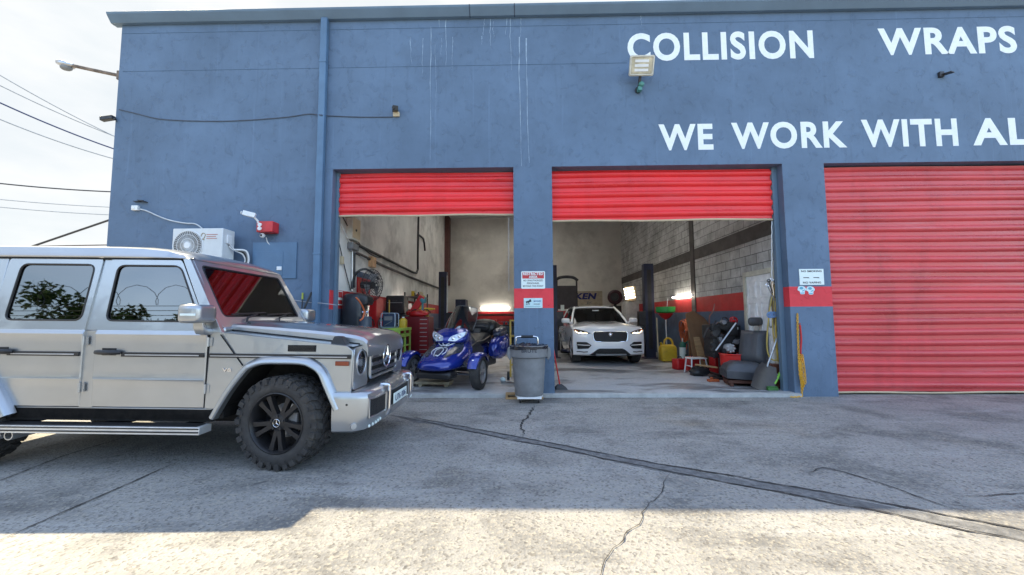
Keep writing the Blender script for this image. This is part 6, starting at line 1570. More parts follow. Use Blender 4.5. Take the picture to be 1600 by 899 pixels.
k = MB(); k.obox((-2.72,10.62,TT+0.30),(0.16,0.12,0.56),(0,R(32),0)); k.cyl((-2.86,10.58,TT+0.14),(-2.80,10.58,TT+0.30),0.025,n=8); k.box(-2.85,10.55,TT+0.002,-2.70,10.72,TT+0.12)
tag(k.build('red_jack', M['red'], bevel=0.02), 'slanted red jack arm resting on the red tool chest', 'jack')
k = MB(); k.T = Matrix.Translation((-2.58,10.65,TT)); k.lathe([(0,0.35),(0.09,0.36),(0.11,0.44),(0.08,0.52),(0,0.53)], n=14); k.cyl((0,0,0),(0,0,0.36),0.03,n=8)
tag(k.build('teal_funnel', mat('teal_plastic', (0.06,0.25,0.30), 0.4)), 'teal topped funnel standing above the red tool chest', 'funnel')
# shelf of clutter on the left wall further in
shf = thing('parts_shelf', 'dark wall shelf crowded with small parts behind the red tool chest', 'shelf', (LW+0.2, 12.9, floor_z(12.9)))
b = MB()
for y in (-0.6,0.6): b.box(-0.18,y-0.02,0,-0.14,y+0.02,2.1); b.box(0.24,y-0.02,0,0.28,y+0.02,2.1)
for z in (0.5,1.1,1.55,1.95): b.box(-0.18,-0.62,z,0.28,0.62,z+0.03)
b.build('rack', M['darksteel'], shf, smooth=0)
for i_ in range(26):
    z = rb_.choice((0.5,1.1,1.55,1.95)); s_ = [rb_.uniform(0.05,0.14) for _ in range(3)]; c_ = rb_.choice(['black','grey','steel','red','yellow','beige','lift_blue','darksteel'])
    k = MB()
    if i_ % 2: k.box(-s_[0]/2,-s_[1]/2,0,s_[0]/2,s_[1]/2,s_[2]*1.4)
    else: k.lathe([(0,0),(s_[0]*0.5,0),(s_[0]*0.55,s_[2]),(s_[0]*0.25,s_[2]*1.3),(0,s_[2]*1.35)], n=10)
    tag(k.build('car_part', M[c_], bevel=0.006, loc=(LW+0.2+rb_.uniform(-0.1,0.22), 12.9+rb_.uniform(-0.55,0.55), floor_z(12.9)+z+0.03)), 'small spare part lying on the crowded wall shelf', 'part', 'parts on the wall shelf')
# two post lift columns
def lift(x, y, side, label, h_=3.0):
    t = thing('lift_post', label, 'lift post', (x, y, floor_z(y)), (0,0,0), 'posts of the car lifts')
    b = MB(); b.box(-0.15,-0.13,0.02,0.15,0.13,h_); b.box(-0.24,-0.24,0,0.24,0.24,0.022); b.build('column', M['lift_blue'], t, bevel=0.01)
    b = MB(); b.box(-0.06,-0.137,0.3,0.06,-0.1305,h_-0.2); b.build('slot', M['black'], t, smooth=0)
    b = MB(); b.obox((side*0.24,-0.02,1.25),(0.22,0.22,0.46)); ca = b.build('carriage', M['darksteel'], t, bevel=0.01)
    for e in (-1, 1):
        b = MB(); b.tube([(side*0.30,0,0.24),(side*0.75,e*0.62,0.20)],0.045,8); b.cyl((side*0.75,e*0.62,0.17),(side*0.75,e*0.62,0.27),0.06,n=12); b.build('lift_arm', M['lift_blue'], t)
    return t
lift(-2.86, 15.0, 1, 'dark blue lift post in the left bay behind the motorcycle')
lift(1.06, 13.2, 1, 'dark blue lift post seen past the middle pillar, left of the white car')
lift(4.12, 13.0, -1, 'dark blue lift post to the right of the white car')
k = MB(); k.cyl((-2.70,14.9,3.0),(-2.70,14.9,1.0),0.03,n=8); tag(k.build('lift_pipe', M['steel']), 'slim grey pipe running down beside the lift post in the left bay', 'pipe')
# back of the left bay
dc = thing('dark_cabinet', 'tall dark navy cabinet against the back wall of the left bay', 'cabinet', (at(721,480,18.9).x, 18.95, floor_z(18.9)))
b = MB(); b.box(-0.24,-0.35,0,0.24,0.45,2.1); b.build('cabinet_body', M['lift_blue'], dc, bevel=0.015)
b = MB(); b.box(-0.21,-0.358,0.08,-0.005,-0.3505,2.02); b.build('door', M['lift_blue'], dc); b = MB(); b.box(0.005,-0.358,0.08,0.21,-0.3505,2.02); b.build('door', M['lift_blue'], dc)
q = at(773.5, 481.5, 19.3); striplight((q.x, 19.35, q.z), 1.38, (1,0,0), 'lit strip light on the back wall of the left bay')
wb = thing('back_workbench', 'dark cluttered workbench along the back wall of the left bay', 'workbench', (-0.85, 18.7, floor_z(18.7)))
b = MB(); b.box(-1.0,-0.4,0.86,1.3,0.5,0.92); b.box(-0.96,-0.36,0.3,1.26,0.46,0.33)
for x in (-0.95,0.1,1.2): b.box(x,-0.36,0,x+0.06,-0.30,0.86)
b.build('bench_frame', M['darksteel'], wb, smooth=0)
for i_ in range(16):
    s_ = [rb_.uniform(0.10,0.30) for _ in range(3)]; c_ = rb_.choice(['black','lift_blue','red','grey','cardboard','darksteel']); k = MB(); k.box(-s_[0]/2,-s_[1]/2,0,s_[0]/2,s_[1]/2,s_[2])
    k.box(-s_[0]*0.2,-s_[1]*0.2,s_[2],s_[0]*0.2,s_[1]*0.2,s_[2]*1.15)
    tag(k.build('storage_box', M[c_], bevel=0.012, loc=(-0.85-0.9+i_%8*0.28, 18.6+rb_.uniform(-0.1,0.2), floor_z(18.7)+(0.92 if i_ < 8 else 0.33))), 'small box on the dark back workbench of the left bay', 'box', 'boxes on the back workbench')
wd = MB(); q = at(775, 490, 19.2); wd.box(q.x-1.1,19.2,1.50,q.x+1.1,19.40,1.62); tag(wd.build('back_shelf', mat('dark_red_wood',(0.11,0.025,0.025),0.6), bevel=0.005), 'dark red shelf board under the strip light on the back wall', 'shelf')
# odd things on the floor of the left bay
q = gr(676, 606, SLAB); k = MB(); k.T = Matrix.Translation((q.x, q.y+0.18, floor_z(q.y)+0.003)) @ Matrix.Rotation(R(-6),4,'Z'); k.box(-0.36,-0.17,0.05,0.34,0.20,0.10)
for x in (-0.28,0.24): k.box(x,-0.16,0.0,x+0.07,0.19,0.0495)
tag(k.build('wooden_skid', mat('dusty_skid', (0.30,0.27,0.20), 0.85, 0, 0.3, 7), bevel=0.006), 'dusty wooden skid on the floor under the nose of the motorcycle', 'skid')
q = gr(786, 597, SLAB); lump((q.x,q.y,floor_z(q.y)), (0.06,0.05,0.05), M['signwhite'], 'crumpled_paper', 'crumpled white paper lying on the floor left of the grey bin', 'paper', 5)
yt = thing('yellow_hand_truck', 'worn yellow hand truck standing just behind the middle pillar', 'hand truck', (at(801,500,8.6).x, 8.6, floor_z(8.6)))
b = MB()
for x in (-0.05,0.12): b.tube([(x,0,0.10),(x,0.06,1.30)],0.02,8)
for z in (0.35,0.65,0.95,1.28): b.tube([(-0.05,0.03*z,z),(0.12,0.03*z,z)],0.018,6)
b.build('frame', mat('worn_yellow', (0.50,0.33,0.06),0.5,0,0.3,8), yt)
b = MB(); b.box(-0.14,-0.18,0.02,0.20,0.0,0.035); b.build('toe_plate', M['steel'], yt, smooth=0)
for x in (-0.10,0.17):
    b = MB(); b.cyl((x-0.025,0.08,0.10),(x+0.025,0.08,0.10),0.10,n=16); b.build('wheel', M['rubber'], yt)

# ================================================================== INSIDE THE RIGHT BAY
# banner on the back wall
pa, pb = at(879, 481, 19.45), at(941, 455, 19.45)
bn = thing('wall_banner', 'pale banner with dark blue italic lettering on the back wall of the right bay', 'banner', (pa.x, 19.46, pa.z))
W_, H_ = pb.x-pa.x, pb.z-pa.z
b = MB(); b.box(0,-0.006,0,W_,0.0,H_); b.build('sheet', mat('banner_cream',(0.46,0.40,0.30),0.7), bn, smooth=0)
me = text_mesh('KEN', (930-898)/ (941-879)*W_, 0.30, 0.05, 0.003)
for v in me.vertices: v.co.x += v.co.z*0.25
me.name='lettering'; me.materials.clear(); me.materials.append(mat('banner_blue_ink',(0.012,0.02,0.16),0.5)); o = bpy.data.objects.new('lettering', me); C.objects.link(o); o.parent = bn; o.location = ((898-879)/(941-879)*W_, -0.009, H_*0.50)
letters('small_lettering', 'pc', 0.26, 0.13, M['grey'], bn, ((917-879)/62*W_,-0.009,H_*0.20), (0,0,0), 0.02, 0.002)
# arched dark machine
ar = thing('alignment_cabinet', 'dark workshop cabinet with an arched open top at the back left of the white car', 'cabinet', (at(886,480,16).x, 16.0, floor_z(16)))
b = MB()
for x in (-0.42,0.36): b.box(x,-0.04,1.0,x+0.06,0.04,2.72)
b.tube(smooth_path([(-0.46,0,2.72),(-0.30,0,2.84),(0,0,2.88),(0.28,0,2.84),(0.44,0,2.72)],5),0.06,8); b.build('arched_frame', M['darksteel'], ar)
b = MB(); b.box(-0.36,-0.02,1.60,0.36,0.02,2.52); b.build('back_panel', M['grey'] if False else mat('dark_panel',(0.045,0.042,0.05),0.5), ar, smooth=0)
b = MB(); b.box(-0.42,-0.34,0.0,0.42,0.30,0.98); b.build('base_cabinet', M['black'], ar, bevel=0.015)
b = MB(); b.box(-0.42,-0.34,1.30,0.42,0.0,1.52); b.build('red_tray', M['dado_red'], ar, bevel=0.01)
k = MB(); k.T = Matrix.Translation((at(879,488,15.6).x, 15.62, 1.53+floor_z(16)-0.0)); k.box(-0.07,-0.0,0,0.07,0.006,0.22); k.box(-0.04,-0.003,0.06,0.04,0.0,0.14)
tag(k.build('note_card', M['signwhite'], smooth=0), 'small white card standing on the red tray of the arched cabinet', 'card')
rl = thing('hose_reel', 'dark red hose reel on a black stand behind the roof of the white car', 'hose reel', (at(961,470,16.5).x, 16.5, floor_z(16.5)))
b = MB(); b.box(-0.28,-0.22,0,0.28,0.22,1.72); b.build('stand', M['black'], rl, bevel=0.02)
b = MB(); b.torus((0,0,2.08),(0.3,1,0),0.22,0.085,26,8); b.build('hose_coil', mat('maroon_hose',(0.05,0.012,0.02),0.45), rl)
b = MB(); b.cyl((-0.06,-0.16,2.08),(0.06,0.16,2.08),0.16,n=18); b.box(-0.05,-0.05,1.72,0.05,0.05,2.0); b.build('drum', M['black'], rl)
wf = thing('white_fridge', 'white metal fridge under the lit work light at the back right', 'fridge', (at(985,485,15.2).x, 15.2, floor_z(15.2)))
b = MB(); b.box(-0.26,-0.25,0,0.26,0.30,1.84); b.build('casing', mat('fridge_white',(0.52,0.52,0.50),0.4), wf, bevel=0.02)
b = MB(); b.box(-0.25,-0.275,0.06,0.25,-0.2505,1.80); d_ = b.build('door', mat('fridge_white_door',(0.54,0.54,0.52),0.4), wf, bevel=0.012); b = MB(); b.box(-0.22,-0.30,1.0,-0.19,-0.276,1.4); b.build('handle', M['steel'], d_)
wl_ = thing('work_light', 'lit rectangular work light with four bright bars beside the lift post', 'work light', (at(984.5,459,15.0).x, 14.95, floor_z(15.2)+1.86))
b = MB(); b.box(-0.20,0.02,0.02,0.22,0.06,0.56); b.box(-0.10,-0.04,0.0,0.10,0.10,0.02); b.build('housing', M['beige'], wl_, bevel=0.01)
for i_ in range(4):
    b = MB(); b.T = Matrix.Rotation(R(-10),4,'Y'); b.box(-0.16,0.0,0.10+i_*0.115,0.20,0.018,0.155+i_*0.115); b.build('light_bar', lamp_mat('work_light_bar',(1.0,0.88,0.66),3), wl_, smooth=0)
k = MB(); k.tube(smooth_path([(4.45,14.4,1.9),(4.40,14.38,1.5),(4.48,14.36,1.1),(4.42,14.4,0.8)],4),0.07,8); tag(k.build('red_hose_bundle', M['dado_red']), 'dark red hose bundle hanging between the fridge and the lift post', 'hose')
q = onright(1066.5, 463.5, 0.08); striplight((X1-0.09, q.y, q.z), 1.45, (0,1,0), 'lit strip light on the block wall above the oil drain funnel')
# door in the block wall
DY0_, DY1_ = 7.86, 8.92
dr = thing('white_panel_door', 'white six panel door in a pale frame in the block wall', 'door', (X1, DY0_, floor_z(8)))
DH = 2.30
b = MB(); b.box(-0.035,-0.02,0,0.01,0.08,DH); b.box(-0.035,DY1_-DY0_-0.10,0,0.01,DY1_-DY0_,DH); b.box(-0.035,0.08,DH-0.10,0.01,DY1_-DY0_-0.10,DH); b.build('frame', mat('pale_door_frame',(0.55,0.53,0.44),0.6), dr, bevel=0.004)
b = MB(); b.box(-0.012,0.085,0.01,0.01,DY1_-DY0_-0.105,DH-0.105); lf = b.build('leaf', mat('door_white',(0.90,0.92,0.93),0.4), dr, smooth=0)
Wd = DY1_-DY0_-0.19
for r0, r1 in ((0.22,0.85),(0.98,1.62),(1.74,2.06)):
    for c0 in (0.0, 0.5):
        b = MB(); ya = 0.085+Wd*(c0+0.10); yb = 0.085+Wd*(c0+0.42)
        b.tube([(-0.014,ya,r0),(-0.014,yb,r0),(-0.014,yb,r1),(-0.014,ya,r1)],0.012,6,True); b.box(-0.020,ya+0.05,r0+0.05,-0.0125,yb-0.05,r1-0.05); b.build('door_panel', lf.data.materials[0], lf, bevel=0.004)
b = MB(); b.ball((-0.06,DY1_-DY0_-0.17,1.0),0.03,12,8); b.cyl((-0.06,DY1_-DY0_-0.17,1.0),(-0.01,DY1_-DY0_-0.17,1.0),0.012,n=8); b.build('handle', M['chrome'], lf)
# oil drain with green bowl
od = thing('oil_drain', 'oil drain stand with a green bowl over a red funnel', 'oil drain', (4.42, 12.35, floor_z(12.3)))
b = MB(); b.lathe([(0.02,1.36),(0.26,1.44),(0.28,1.46),(0.285,1.61),(0.27,1.61),(0.26,1.47),(0.0,1.40)], n=24); b.build('bowl', M['green'], od)
b = MB(); b.lathe([(0.02,1.22),(0.12,1.28),(0.23,1.40),(0.22,1.415),(0.02,1.30)], n=24); b.build('funnel', M['red'], od)
b = MB(); b.cyl((0,0,0.30),(0,0,1.24),0.02,n=8); b.cyl((0.05,0,1.6),(0.08,0,1.86),0.012,n=6); b.build('pole', M['steel'], od)
b = MB(); b.lathe([(0,0.03),(0.20,0.04),(0.22,0.10),(0.22,0.24),(0.10,0.31),(0,0.31)], n=20); b.build('tank', M['darksteel'], od)
k = MB(); k.tube([(4.22,12.5,floor_z(12.5)),(4.28,12.75,1.40)],0.018,6); tag(k.build('broom_handle', mat('pale_handle',(0.58,0.52,0.36),0.6)), 'pale wooden pole standing left of the oil drain', 'pole')
yj = thing('yellow_jerry_can', 'big yellow jerry can with a loop handle by the oil drain', 'jerry can', (4.32, 12.0, floor_z(12.0)))
b = MB(); b.loft([[Vector((x*k, y*k, z)) for x, y in rrect(-0.23,-0.16,0.23,0.16,0.06,4)] for z, k in ((0.03,0.93),(0.06,1),(0.40,1),(0.47,0.85),(0.50,0.5))]); b.build('body', M['yellow'], yj, smooth=40)
b = MB(); b.tube(smooth_path([(-0.10,0,0.46),(-0.08,0,0.62),(0.02,0,0.68),(0.12,0,0.62),(0.16,0,0.46)],5),0.03,8); b.build('handle', M['yellow'], yj)
b = MB(); b.cyl((-0.16,0,0.47),(-0.20,0,0.56),0.035,n=10); b.build('spout', M['yellow'], yj)
for x in (-0.15,0.15):
    b = MB(); b.cyl((x-0.02,-0.1,0.03),(x+0.02,-0.1,0.03),0.03,n=10); b.build('castor', M['black'], yj)
gy = thing('green_white_bottle', 'slim white gas bottle with a green shoulder beside the yellow can', 'gas bottle', (4.66, 11.75, floor_z(11.7)))
b = MB(); b.mi=0; b.lathe([(0,0),(0.085,0.0),(0.09,0.02),(0.09,0.44)], n=18); b.mi=1; b.lathe([(0.09,0.44),(0.088,0.50),(0.06,0.57),(0.03,0.60),(0.0,0.60)], n=18); b.build('bottle_body', [M['signwhite'], mat('dark_green',(0.02,0.14,0.10),0.4)], gy)
b = MB(); b.cyl((0,0,0.60),(0,0,0.70),0.02,n=8); b.build('valve', M['steel'], gy)
k = MB(); k.tube(smooth_path([(4.70,11.72,0.60),(4.76,11.6,0.72),(4.80,11.5,0.50),(4.74,11.55,0.30),(4.70,11.7,0.35)],6),0.02,6); tag(k.build('green_hose', mat('dark_green_hose',(0.02,0.12,0.09),0.45)), 'dark green hose looped beside the white gas bottle', 'hose')
# orange cord coil hung on the wall
oc = thing('cord_coil', 'thick coil of orange extension cord hanging on the blue dado', 'cord', (X1-0.12, 11.95, 1.02))
b = MB(); rr = random.Random(4)
for i_ in range(14):
    ry, rz = 0.26+rr.uniform(-0.07,0.05), 0.31+rr.uniform(-0.07,0.05); dx = rr.uniform(-0.08,0.08); ph = rr.uniform(0,6.28)
    b.tube([(dx+0.03*math.sin(a*2+ph), ry*math.cos(a)*(0.8 if math.sin(a)>0 else 1.05)+rr.uniform(-.008,.008), rz*math.sin(a)) for a in [2*math.pi*j/26 for j in range(26)]], 0.012, 5, True)
b.build('coil', M['orange'], oc)
b = MB(); b.tube(smooth_path([(-0.02,-0.15,-0.25),(-0.05,-0.22,-0.5),(-0.12,-0.10,-0.7),(-0.15,-0.3,-0.88)],5),0.012,5); b.build('loose_end', M['orange'], oc)
# sheets of board leaning on the wall
def sheet(name, label, c, w_, h_, yaw, lean, m, th=0.02, out=None, cat='board', group='boards leaning on the dado'):
    b = MB(); ol = out or [(-w_/2,0),(w_/2,0),(w_/2,h_),(-w_/2,h_)]
    b.T = Matrix.Translation(c) @ Matrix.Rotation(yaw,4,'Z') @ Matrix.Rotation(lean,4,'X')
    b.plate(ol, [], lambda x, z, d: Vector((x, d, z)), th); return tag(b.build(name, m, bevel=0.004), label, cat, group)
sheet('brown_board', 'tall pale brown sheet of board with a rounded top corner', (4.60,10.15,floor_z(10.1)), .8, 1.45, R(24), R(-9), M['cardboard'], 0.02, rpoly([(-0.36,0),(0.34,0),(0.40,0.9),(0.30,1.28),(-0.14,1.50),(-0.40,1.42)],[0,0,.2,.2,.05,.02]))
sheet('brown_board', 'lower dark brown board in front of the orange cord', (4.66,10.62,floor_z(10.6)), .8, 0.9, R(12), R(-14), mat('dark_board',(0.18,0.095,0.045),0.7), 0.03, [(-0.30,0.0),(0.24,0),(0.20,0.72),(-0.16,0.98)])
sheet('brown_board', 'narrow pale plank propped beside the white step stool', (4.50,9.95,floor_z(9.9)), .2, 0.85, R(10), R(-16), M['wood'], 0.04, [(-0.11,0),(0.09,0),(-0.0,0.86),(-0.16,0.86)])
sheet('brown_board', 'brown fibre board standing behind the grey car seat', (4.84,8.62,floor_z(8.5)), .8, 0.98, R(75), R(-3), M['cardboard'], 0.02)
# red cases and step stool
for i_, (x, y, w_, h_, lb) in enumerate(((4.32,10.15,0.46,0.34,'wide red plastic case behind the white step stool'),(4.62,9.72,0.22,0.50,'upright red petrol can right of the white step stool'),(4.05,10.45,0.30,0.26,'small red plastic case left of the white step stool'))):
    t = thing('red_case', lb, 'case', (x,y,floor_z(y)), (0,0,R(8*i_)), 'red cases by the step stool')
    b = MB(); b.loft([[Vector((px*k, py*k, z)) for px, py in rrect(-w_/2,-0.13,w_/2,0.13,0.04,3)] for z, k in ((0,0.94),(0.02,1),(h_*0.9,1),(h_,0.9))]); b.build('shell', M['red'], t, smooth=40)
    b = MB(); b.tube([(-w_*0.2,0,h_-0.01),(-w_*0.15,0,h_+0.05),(w_*0.15,0,h_+0.05),(w_*0.2,0,h_-0.01)],0.014,6); b.build('handle', M['black'], t)
ss = thing('step_stool', 'small white metal step stool on the shop floor', 'stool', (4.18, 9.78, floor_z(9.7)), (0,0,R(6)))
b = MB(); b.box(-0.20,-0.15,0.335,0.20,0.15,0.365); b.build('step', M['white'], ss, bevel=0.01)
for sx in (-1,1):
    for sy in (-1,1):
        b = MB(); b.tube([(sx*0.17,sy*0.12,0.34),(sx*0.205,sy*0.17,0.0)],0.016,6); b.build('leg', M['white'], ss)
for sx in (-1,1):
    b = MB(); b.tube([(sx*0.187,-0.145,0.17),(sx*0.187,0.145,0.17)],0.010,6); b.build('stretcher', M['white'], ss)
# engine on its stand
en = thing('engine_on_stand', 'black car engine on a stand with a white alternator and a silver rod', 'engine', (4.42, 9.05, floor_z(9)))
b = MB(); b.box(-0.26,-0.20,0.45,0.24,0.26,0.95); b.box(-0.30,-0.22,0.86,-0.08,0.24,1.16); b.box(0.04,-0.22,0.92,0.28,0.24,1.22); b.obox((-0.02,-0.05,1.10),(0.30,0.34,0.12),(0,R(12),0)); b.build('engine_block', mat('engine_black',(0.028,0.027,0.028),0.5,0.3,0.4,14), en, bevel=0.03)
rr = random.Random(21)
for i_ in range(16):
    b = MB(); x, z = rr.uniform(-0.30,0.28), rr.uniform(0.5,1.22)
    if i_ % 3 == 0: b.cyl((x,-0.20,z),(x,-0.26-rr.uniform(0,0.06),z),rr.uniform(0.03,0.075),n=14); nm='pulley'
    elif i_ % 3 == 1: b.obox((x,-0.23,z),(rr.uniform(0.05,0.14),0.07,rr.uniform(0.05,0.12)),(0,R(rr.uniform(-30,30)),0)); nm='engine_cover'
    else: b.tube(smooth_path([(x,-0.22,z),(x+rr.uniform(-.12,.12),-0.28,z+rr.uniform(-.1,.1)),(x+rr.uniform(-.2,.2),-0.24,z+rr.uniform(-.2,.1))],4),0.016,6); nm='engine_hose'
    b.build(nm, rr.choice([M['black'],M['darksteel'],M['darksteel'],M['grey'],M['black']]), en, bevel=0.006 if i_%3==1 else 0)
b = MB(); b.lathe([(0,0.10),(0.07,0.09),(0.10,0.04),(0.10,-0.06),(0,-0.07)], (0.05,-0.26,0.66), (0.1,-1,0.1), 18)
for k_ in range(7): a = 2*math.pi*k_/7; b.ball((0.05+0.075*math.cos(a),-0.35,0.66+0.075*math.sin(a)),0.025,8,6)
b.build('alternator', mat('cast_aluminium',(0.60,0.60,0.60),0.45,0.4), en)
b = MB(); b.tube([(-0.26,-0.32,0.62),(0.20,-0.30,1.20)],0.018,8); b.build('silver_rod', M['steel'], en)
b = MB(); b.ball((0.20,-0.22,1.24),(0.04,0.04,0.03),10,6); b.build('red_cap', M['red'], en)
b = MB(); b.box(-0.10,-0.14,0.04,-0.02,-0.06,0.62); b.box(-0.30,-0.30,0.0,0.20,-0.02,0.04); b.box(-0.10,-0.14,0.0405,-0.02,0.5,0.08); b.box(-0.26,-0.12,0.56,0.2,0.1,0.60); b.build('engine_stand', M['black'], en, bevel=0.008)
b = MB(); b.tube(smooth_path([(-0.20,0.05,1.15),(-0.24,-0.05,1.34),(-0.18,-0.10,1.46),(-0.12,-0.05,1.62)],5),0.014,6); b.build('engine_hose', mat('brown_hose',(0.20,0.08,0.06),0.5), en)
sk = thing('speaker_cabinet', 'upright black cabinet with pale labels behind the engine', 'cabinet', (4.72, 9.25, floor_z(9.2)))
b = MB(); b.box(-0.18,-0.20,0,0.16,0.16,1.14); b.build('cabinet_body', M['black'], sk, bevel=0.015)
b = MB(); b.box(-0.13,-0.206,1.06,-0.09,-0.2005,1.11); b.box(-0.02,-0.206,1.05,0.10,-0.2005,1.10); b.build('label_plate', M['signwhite'], sk, smooth=0)
rbk = thing('red_tub', 'shallow bright red plastic tub between the engine and the grey seat', 'tub', (4.52, 8.62, floor_z(8.6)+0.0))
b = MB(); b.lathe([(0,0.02),(0.24,0.02),(0.28,0.10),(0.31,0.54),(0.33,0.56),(0.32,0.575),(0.29,0.55),(0.26,0.42),(0,0.40)], n=28); b.build('tub_body', mat('bright_red_tub',(0.62,0.025,0.02),0.35), rbk)
lump((4.05,9.35,floor_z(9.3)), (0.22,0.16,0.12), M['black'], 'oily_rag_heap', 'dark oily rags on the floor between the stool and the engine', 'rags', 9)
k = MB(); k.tube([(3.98,9.35,0.34),(4.36,9.1,0.30)],0.022,6); tag(k.build('wooden_stick', M['wood']), 'pale wooden stick lying across the dark oily rags', 'stick')
# grey leather car seat
GL = mat('grey_leather', (0.062,0.066,0.076), 0.40, 0, 0.15, 5, 0.15, 30)
st_ = thing('grey_car_seat', 'removed grey leather car seat resting on the floor by the white door', 'car seat', (4.52, 8.22, floor_z(8.2)), (0,0,R(-14)))
def cushion(name, w_, d_, h_, M4, parent, m, puff=0.05, pleats=0):
    b = MB(); N = 14; rows = []
    for j in range(N+1):
        for i in range(N+1):
            u, v = -1+2*i/N, -1+2*j/N
            e = max(0,(1-abs(u)**4))*max(0,(1-abs(v)**4)); pl = 0.012*abs(math.sin(u*math.pi*pleats)) if pleats and abs(u) < 0.6 and abs(v) < 0.75 else 0
            rows.append(M4 @ Vector((u*w_/2, v*d_/2, h_*0.55+ (h_*0.45+puff)*e**0.5 - 0.012*(abs(u)>0.6 and abs(u)<0.72) + pl)))
    n = N+1; b.add(rows, [(j*n+i, j*n+i+1, (j+1)*n+i+1, (j+1)*n+i) for j in range(N) for i in range(N)])
    edge = [(i,0) for i in range(N)] + [(N,j) for j in range(N)] + [(i,N) for i in range(N,0,-1)] + [(0,j) for j in range(N,0,-1)]
    vs = []
    for (i,j) in edge:
        u, v = -1+2*i/N, -1+2*j/N; vs += [M4 @ Vector((u*w_/2, v*d_/2, h_*0.55)), M4 @ Vector((u*w_/2*0.97, v*d_/2*0.97, 0))]
    k_ = len(edge); b.add(vs, [(2*i,2*((i+1)%k_),2*((i+1)%k_)+1,2*i+1) for i in range(k_)]); b.add([vs[2*i+1] for i in range(k_)], [tuple(range(k_))])
    return b.build(name, m, parent, smooth=60)
cushion('seat_cushion', 0.74, 0.60, 0.26, Matrix.Translation((-0.10,-0.10,0.14)) @ Matrix.Rotation(R(3),4,'Y'), st_, GL, 0.06, 3)
cushion('backrest', 0.52, 0.70, 0.16, Matrix.Translation((0.20,0.16,0.70)) @ Matrix.Rotation(R(-38),4,'Z') @ Matrix.Rotation(R(74),4,'X'), st_, GL, 0.06, 3)
b = MB(); b.loft([[Vector((0.24+x*k*0.8+dd*0.6, 0.20+dd-0.03, 1.24+z*k)) for x, z in rrect(-0.16,-0.085,0.16,0.085,0.07,4)] for dd, k in ((-0.07,0.7),(-0.04,1),(0.04,1),(0.07,0.7))]); b.build('headrest', mat('dark_grey_leather',(0.06,0.058,0.062),0.45), st_, smooth=60)
b = MB(); b.tube([(0.18,0.18,1.02),(0.20,0.19,1.22)],0.012,6); b.build('headrest_post', M['steel'], st_)
b = MB(); b.tube([(0.30,0.24,1.02),(0.30,0.23,1.22)],0.012,6); b.build('headrest_post', M['steel'], st_)
b = MB(); b.box(-0.42,-0.34,0.06,0.26,0.14,0.12); b.box(-0.40,-0.36,0.0,-0.34,0.16,0.06); b.box(0.14,-0.36,0.0,0.20,0.16,0.06); b.build('seat_rail', mat('rusty_rail',(0.12,0.05,0.035),0.6,0.3), st_, bevel=0.005)
# shovel, hoses, tools hung at the jamb
sh = thing('plastic_shovel', 'grey brown plastic shovel leaning on the right door jamb', 'shovel', (0,0,0))
s0, s1 = Vector((4.40,7.62,floor_z(7.6)+0.02)), at(1225, 497, 7.72)
ax_ = (s1-s0).normalized(); sd_ = ax_.cross(Vector((0,-1,0))).normalized(); nr_ = sd_.cross(ax_).normalized()
b = MB(); gridmb(b, lambda u, v: s0+ax_*(0.50*v-0.02)+sd_*(u*(0.21-0.07*max(0,v-0.65)/0.35))+nr_*(0.05*u*u-0.02+0.03*(1-v)), lin(-1,1,10), lin(0,1,6)); b.build('scoop', mat('brown_grey_plastic',(0.055,0.047,0.047),0.4), sh, smooth=60)
b = MB(); b.tube([s0+ax_*0.44-nr_*0.01, s1], 0.017, 8); b.build('shaft', M['steel'], sh)
b = MB(); b.tube([s1-sd_*0.07, s1+sd_*0.07], 0.018, 8); b.build('grip', M['black'], sh)
YH = mat('yellow_olive_hose', (0.40,0.30,0.07), 0.45, 0, 0.2, 8)
def hose(pts, label, m=YH, r_=0.013, name='air_hose'):
    k = MB(); k.tube(smooth_path([at(px, py, Y) for px, py, Y in pts],6), r_, 6); return tag(k.build(name, m), label, 'hose', 'hoses hung beside the right door jamb')
hose([(1212,445,7.72),(1204,475,7.70),(1199,520,7.68),(1199,548,7.68),(1206,562,7.68),(1217,561,7.68),(1223,548,7.68),(1222,520,7.70),(1216,480,7.72),(1213,446,7.74)], 'longest yellow hose loop hung at the right jamb')
hose([(1214,442,7.73),(1208,480,7.72),(1208,520,7.70),(1214,545,7.70),(1221,535,7.70),(1219,490,7.72),(1215,444,7.74)], 'shorter yellow hose loop hung inside the longest one')
hose([(1212,443,7.75),(1203,470,7.73),(1201,500,7.72),(1205,512,7.72),(1212,490,7.74),(1214,446,7.75)], 'grey hose loop hung at the top of the bundle', mat('grey_hose',(0.22,0.22,0.20),0.5))
hose([(1216,442,7.73),(1221,480,7.71),(1226,520,7.70),(1225,560,7.70),(1221,520,7.72),(1217,446,7.74)], 'dark hose hanging nearest the right jamb', mat('dark_hose',(0.05,0.045,0.035),0.5), 0.016)
hose([(1213,442,7.74),(1217,470,7.72),(1219,505,7.70),(1222,530,7.70),(1227,545,7.69),(1224,575,7.69),(1219,590,7.70)], 'olive hose hanging straight down almost to the floor', mat('olive_hose',(0.20,0.16,0.05),0.5), 0.018)
hose([(1210,444,7.74),(1206,470,7.72),(1211,505,7.71),(1218,520,7.71),(1224,505,7.70),(1221,475,7.72),(1215,445,7.74)], 'tight brown hose loop in the middle of the bundle', mat('brown_air_hose',(0.16,0.10,0.035),0.5), 0.016)
hose([(1215,442,7.72),(1212,480,7.70),(1213,530,7.70),(1216,565,7.70),(1218,530,7.72),(1217,480,7.73),(1216,443,7.74)], 'narrow bright yellow hose loop in front of the others', mat('bright_yellow_hose',(0.55,0.38,0.05),0.45), 0.014)
